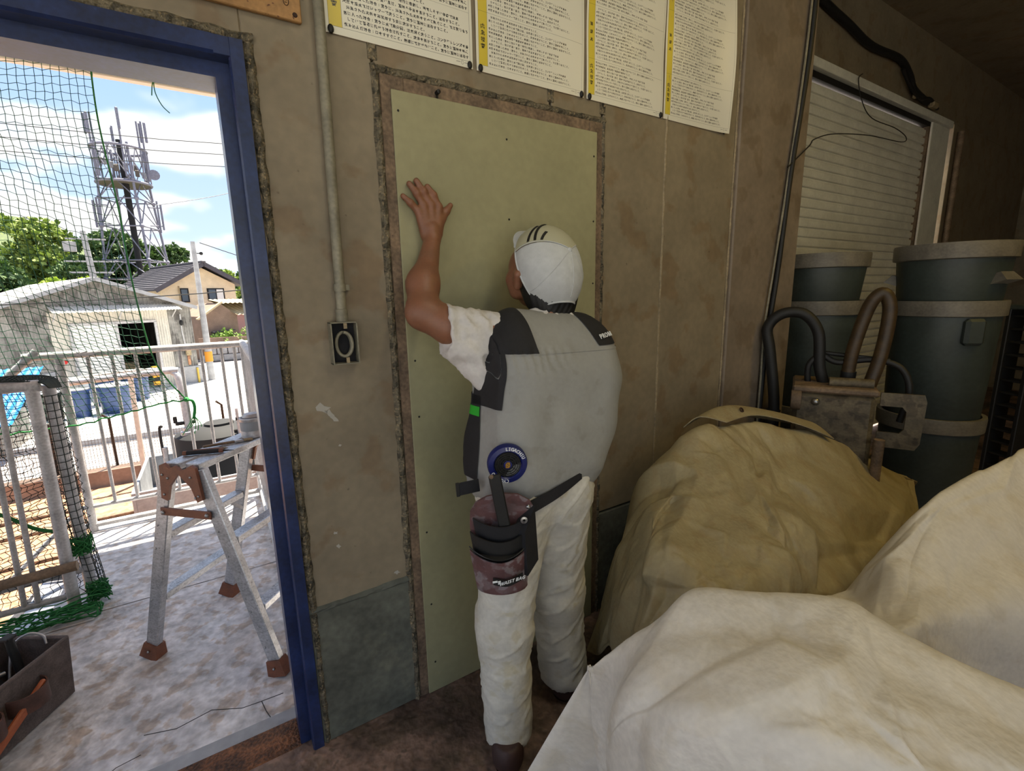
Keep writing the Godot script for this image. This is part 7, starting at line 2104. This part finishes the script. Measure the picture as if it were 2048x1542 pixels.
	for q in [
		[-16.6, -62, 12.6, 8.0, yl, "big sunlit broadleaf tree at the far left", 1500], [-12.9, -60, 11.6, 7.0, yl, "yellow green broadleaf tree second from the left", 1400], [-10.4, -64, 11.0, 5.5, dk, "dark tree left of the utility pole", 1000], [-8.6, -66, 12.2, 5.0, dk, "dark rounded tree right behind the utility pole", 1000],
		[-6.6, -64, 11.4, 5.0, dk, "dark tree directly behind the tower's left leg", 1000], [-4.8, -63, 10.2, 4.6, dk, "dark tree seen through the tower lattice", 1000], [-3.0, -66, 10.6, 3.6, dk, "tall dark pine just right of the tower", 700], [-1.5, -66, 8.6, 4.0, dk, "low dark tree behind the house roof ridge", 700],
		[-14.6, -52, 7.6, 6.5, dk, "dark leafy tree low at the far left", 1000], [-16.5, -50, 6.8, 5.0, yl, "bright low tree at the left edge over the shed roof", 900], [-9.6, -52, 7.4, 5.0, dk, "dark bushy tree between the poles over the shed roof", 900],
		[-9.2, -44, 5.6, 2.6, [Color(0.16, 0.26, 0.015), Color(0.42, 0.52, 0.06)], "bright yellow green shrub just above the shed ridge", 500], [-7.7, -44, 5.7, 2.6, [Color(0.16, 0.26, 0.015), Color(0.42, 0.52, 0.06)], "second bright shrub beside the utility pole's foot", 500], [-6.3, -43.5, 5.2, 2.4, yl, "small green shrub between the pole and the slate roof", 400],
		[1.2, -74, 8.2, 5.0, yl, "olive tree on the slope right of the pine", 700], [4.2, -78, 7.8, 5.0, dk, "distant dark tree right of the slim pole", 700], [7.4, -80, 7.4, 5.5, dk, "distant tree beside the blue door jamb", 700], [4.0, -60, 6.0, 3.6, yl, "small tree behind the cream gable's right eave", 500],
	]:
		tree(Vector3(q[0], G, q[1]), q[2], q[3], q[4][0], q[4][1], int(q[6] + q[0] * 10.0), q[5], "trees behind the houses", 0.22, 0.30 + q[3] * 0.02, q[6])


func build_tower() -> void:
	var t := thing("radio_tower", "lattice radio tower with a round antenna platform", "tower", Vector3(-5.35, GROUND, -55.0))
	var y0 := -GROUND
	var levels := [0.0, 3.4 + y0, 5.0 + y0, 7.95 + y0, 10.3 + y0, 11.9 + y0, 14.9 + y0]
	var wid := [2.05, 1.82, 1.72, 1.55, 1.42, 1.34, 1.30]
	var cor := func(k: int, c: int) -> Vector3:
		var a := PI / 4.0 + c * PI / 2.0 + 0.35
		return Vector3(cos(a) * wid[k] * 1.414, levels[k], sin(a) * wid[k] * 1.414)
	for c in 4:
		var path := []
		for k in levels.size():
			path.append(cor.call(k, c))
		obj("leg", tb(path, 0.10, 7), M.tower, t)
	for k in levels.size() - 1:
		for c in 4:
			var a: Vector3 = cor.call(k, c)
			var b: Vector3 = cor.call(k, (c + 1) % 4)
			var d: Vector3 = cor.call(k + 1, c)
			var e: Vector3 = cor.call(k + 1, (c + 1) % 4)
			if k > 0:
				obj("ring_beam", tb([a, b], 0.06, 5), M.tower, t)
				var m := (d + e) * 0.5
				obj("diagonal", tb([a, m], 0.05, 5), M.tower, t)
				obj("diagonal", tb([b, m], 0.05, 5), M.tower, t)
				obj("gusset", MB.new().ball(a, Vector3.ONE * 0.2, Basis.IDENTITY, 5, 7), M.tower, t)
	obj("cable_ladder", tb([Vector3(0.1, 0, 0), Vector3(0.1, 15.4 + y0, 0)], 0.24, 8), M.dark, t)
	# round platform
	for y in [11.7 + y0, 14.6 + y0]:
		var ring := []
		for k in 33:
			ring.append(Vector3(cos(TAU * k / 32.0) * 1.98, y, sin(TAU * k / 32.0) * 1.98))
		obj("platform_ring", tb(ring, 0.11, 6), M.tower, t)
	obj("platform_deck", MB.new().lathe([Vector2(0.3, 11.75 + y0), Vector2(1.95, 11.65 + y0), Vector2(1.95, 11.8 + y0), Vector2(0.3, 11.85 + y0)], 28), M.fence, t)
	var r := RandomNumberGenerator.new()
	r.seed = 4
	for k in 10:
		var a := TAU * k / 10.0
		var d := Vector3(cos(a), 0, sin(a))
		obj("platform_post", tb([d * 1.98 + Vector3(0, 11.7 + y0, 0), d * 1.98 + Vector3(0, 14.6 + y0, 0)], 0.05, 5), M.tower, t)
		var d2 := Vector3(cos(a + TAU / 10.0), 0, sin(a + TAU / 10.0))
		obj("platform_brace", tb([d * 1.98 + Vector3(0, 12.0 + y0, 0), d2 * 1.98 + Vector3(0, 14.3 + y0, 0)], 0.04, 5), M.tower, t)
		var eq := d * r.randf_range(0.8, 1.6) + Vector3(0, r.randf_range(12.2, 13.6) + y0, 0)
		obj("equipment_box", bx(eq, Vector3(0.3, 0.5, 0.3), 0.03), M.bundgrey if k % 2 == 0 else M.fence, t)
	for k in 6:
		var a := TAU * k / 6.0 + 0.3
		var d := Vector3(cos(a), 0, sin(a))
		obj("antenna_mast", tb([d * 1.98 + Vector3(0, 12.0 + y0, 0), d * 1.98 + Vector3(0, 17.0 + y0 + 0.5 * (k % 2), 0)], 0.08, 6), M.tower, t)
		obj("panel_antenna", bx(d * 2.25 + Vector3(0, 16.1 + y0 + 0.5 * (k % 2), 0), Vector3(0.2, 1.7, 0.2), 0.05), M.tower, t)
	for s in [-1.0, 1.0]:
		obj("antenna_mast", tb([Vector3(2.15 * s, 7.6 + y0, 0.2), Vector3(2.15 * s, 10.4 + y0, 0.2)], 0.08, 6), M.tower, t)
		obj("panel_antenna", bx(Vector3(2.4 * s, 9.0 + y0, 0.2), Vector3(0.16, 2.3, 0.16), 0.04), M.tower, t)
		for y in [8.2, 9.8]:
			obj("antenna_arm", tb([Vector3(1.4 * s, y + y0, 0.1), Vector3(2.4 * s, y + y0, 0.2)], 0.05, 5), M.tower, t)
	obj("dish", MB.new().lathe([Vector2(0.0, 0.0), Vector2(0.4, 0.06), Vector2(0.45, 0.3), Vector2(0.0, 0.32)], 16, Transform3D(Basis(Vector3.RIGHT, PI / 2), Vector3(2.3, 12.6 + y0, 0.3))), M.tower, t)
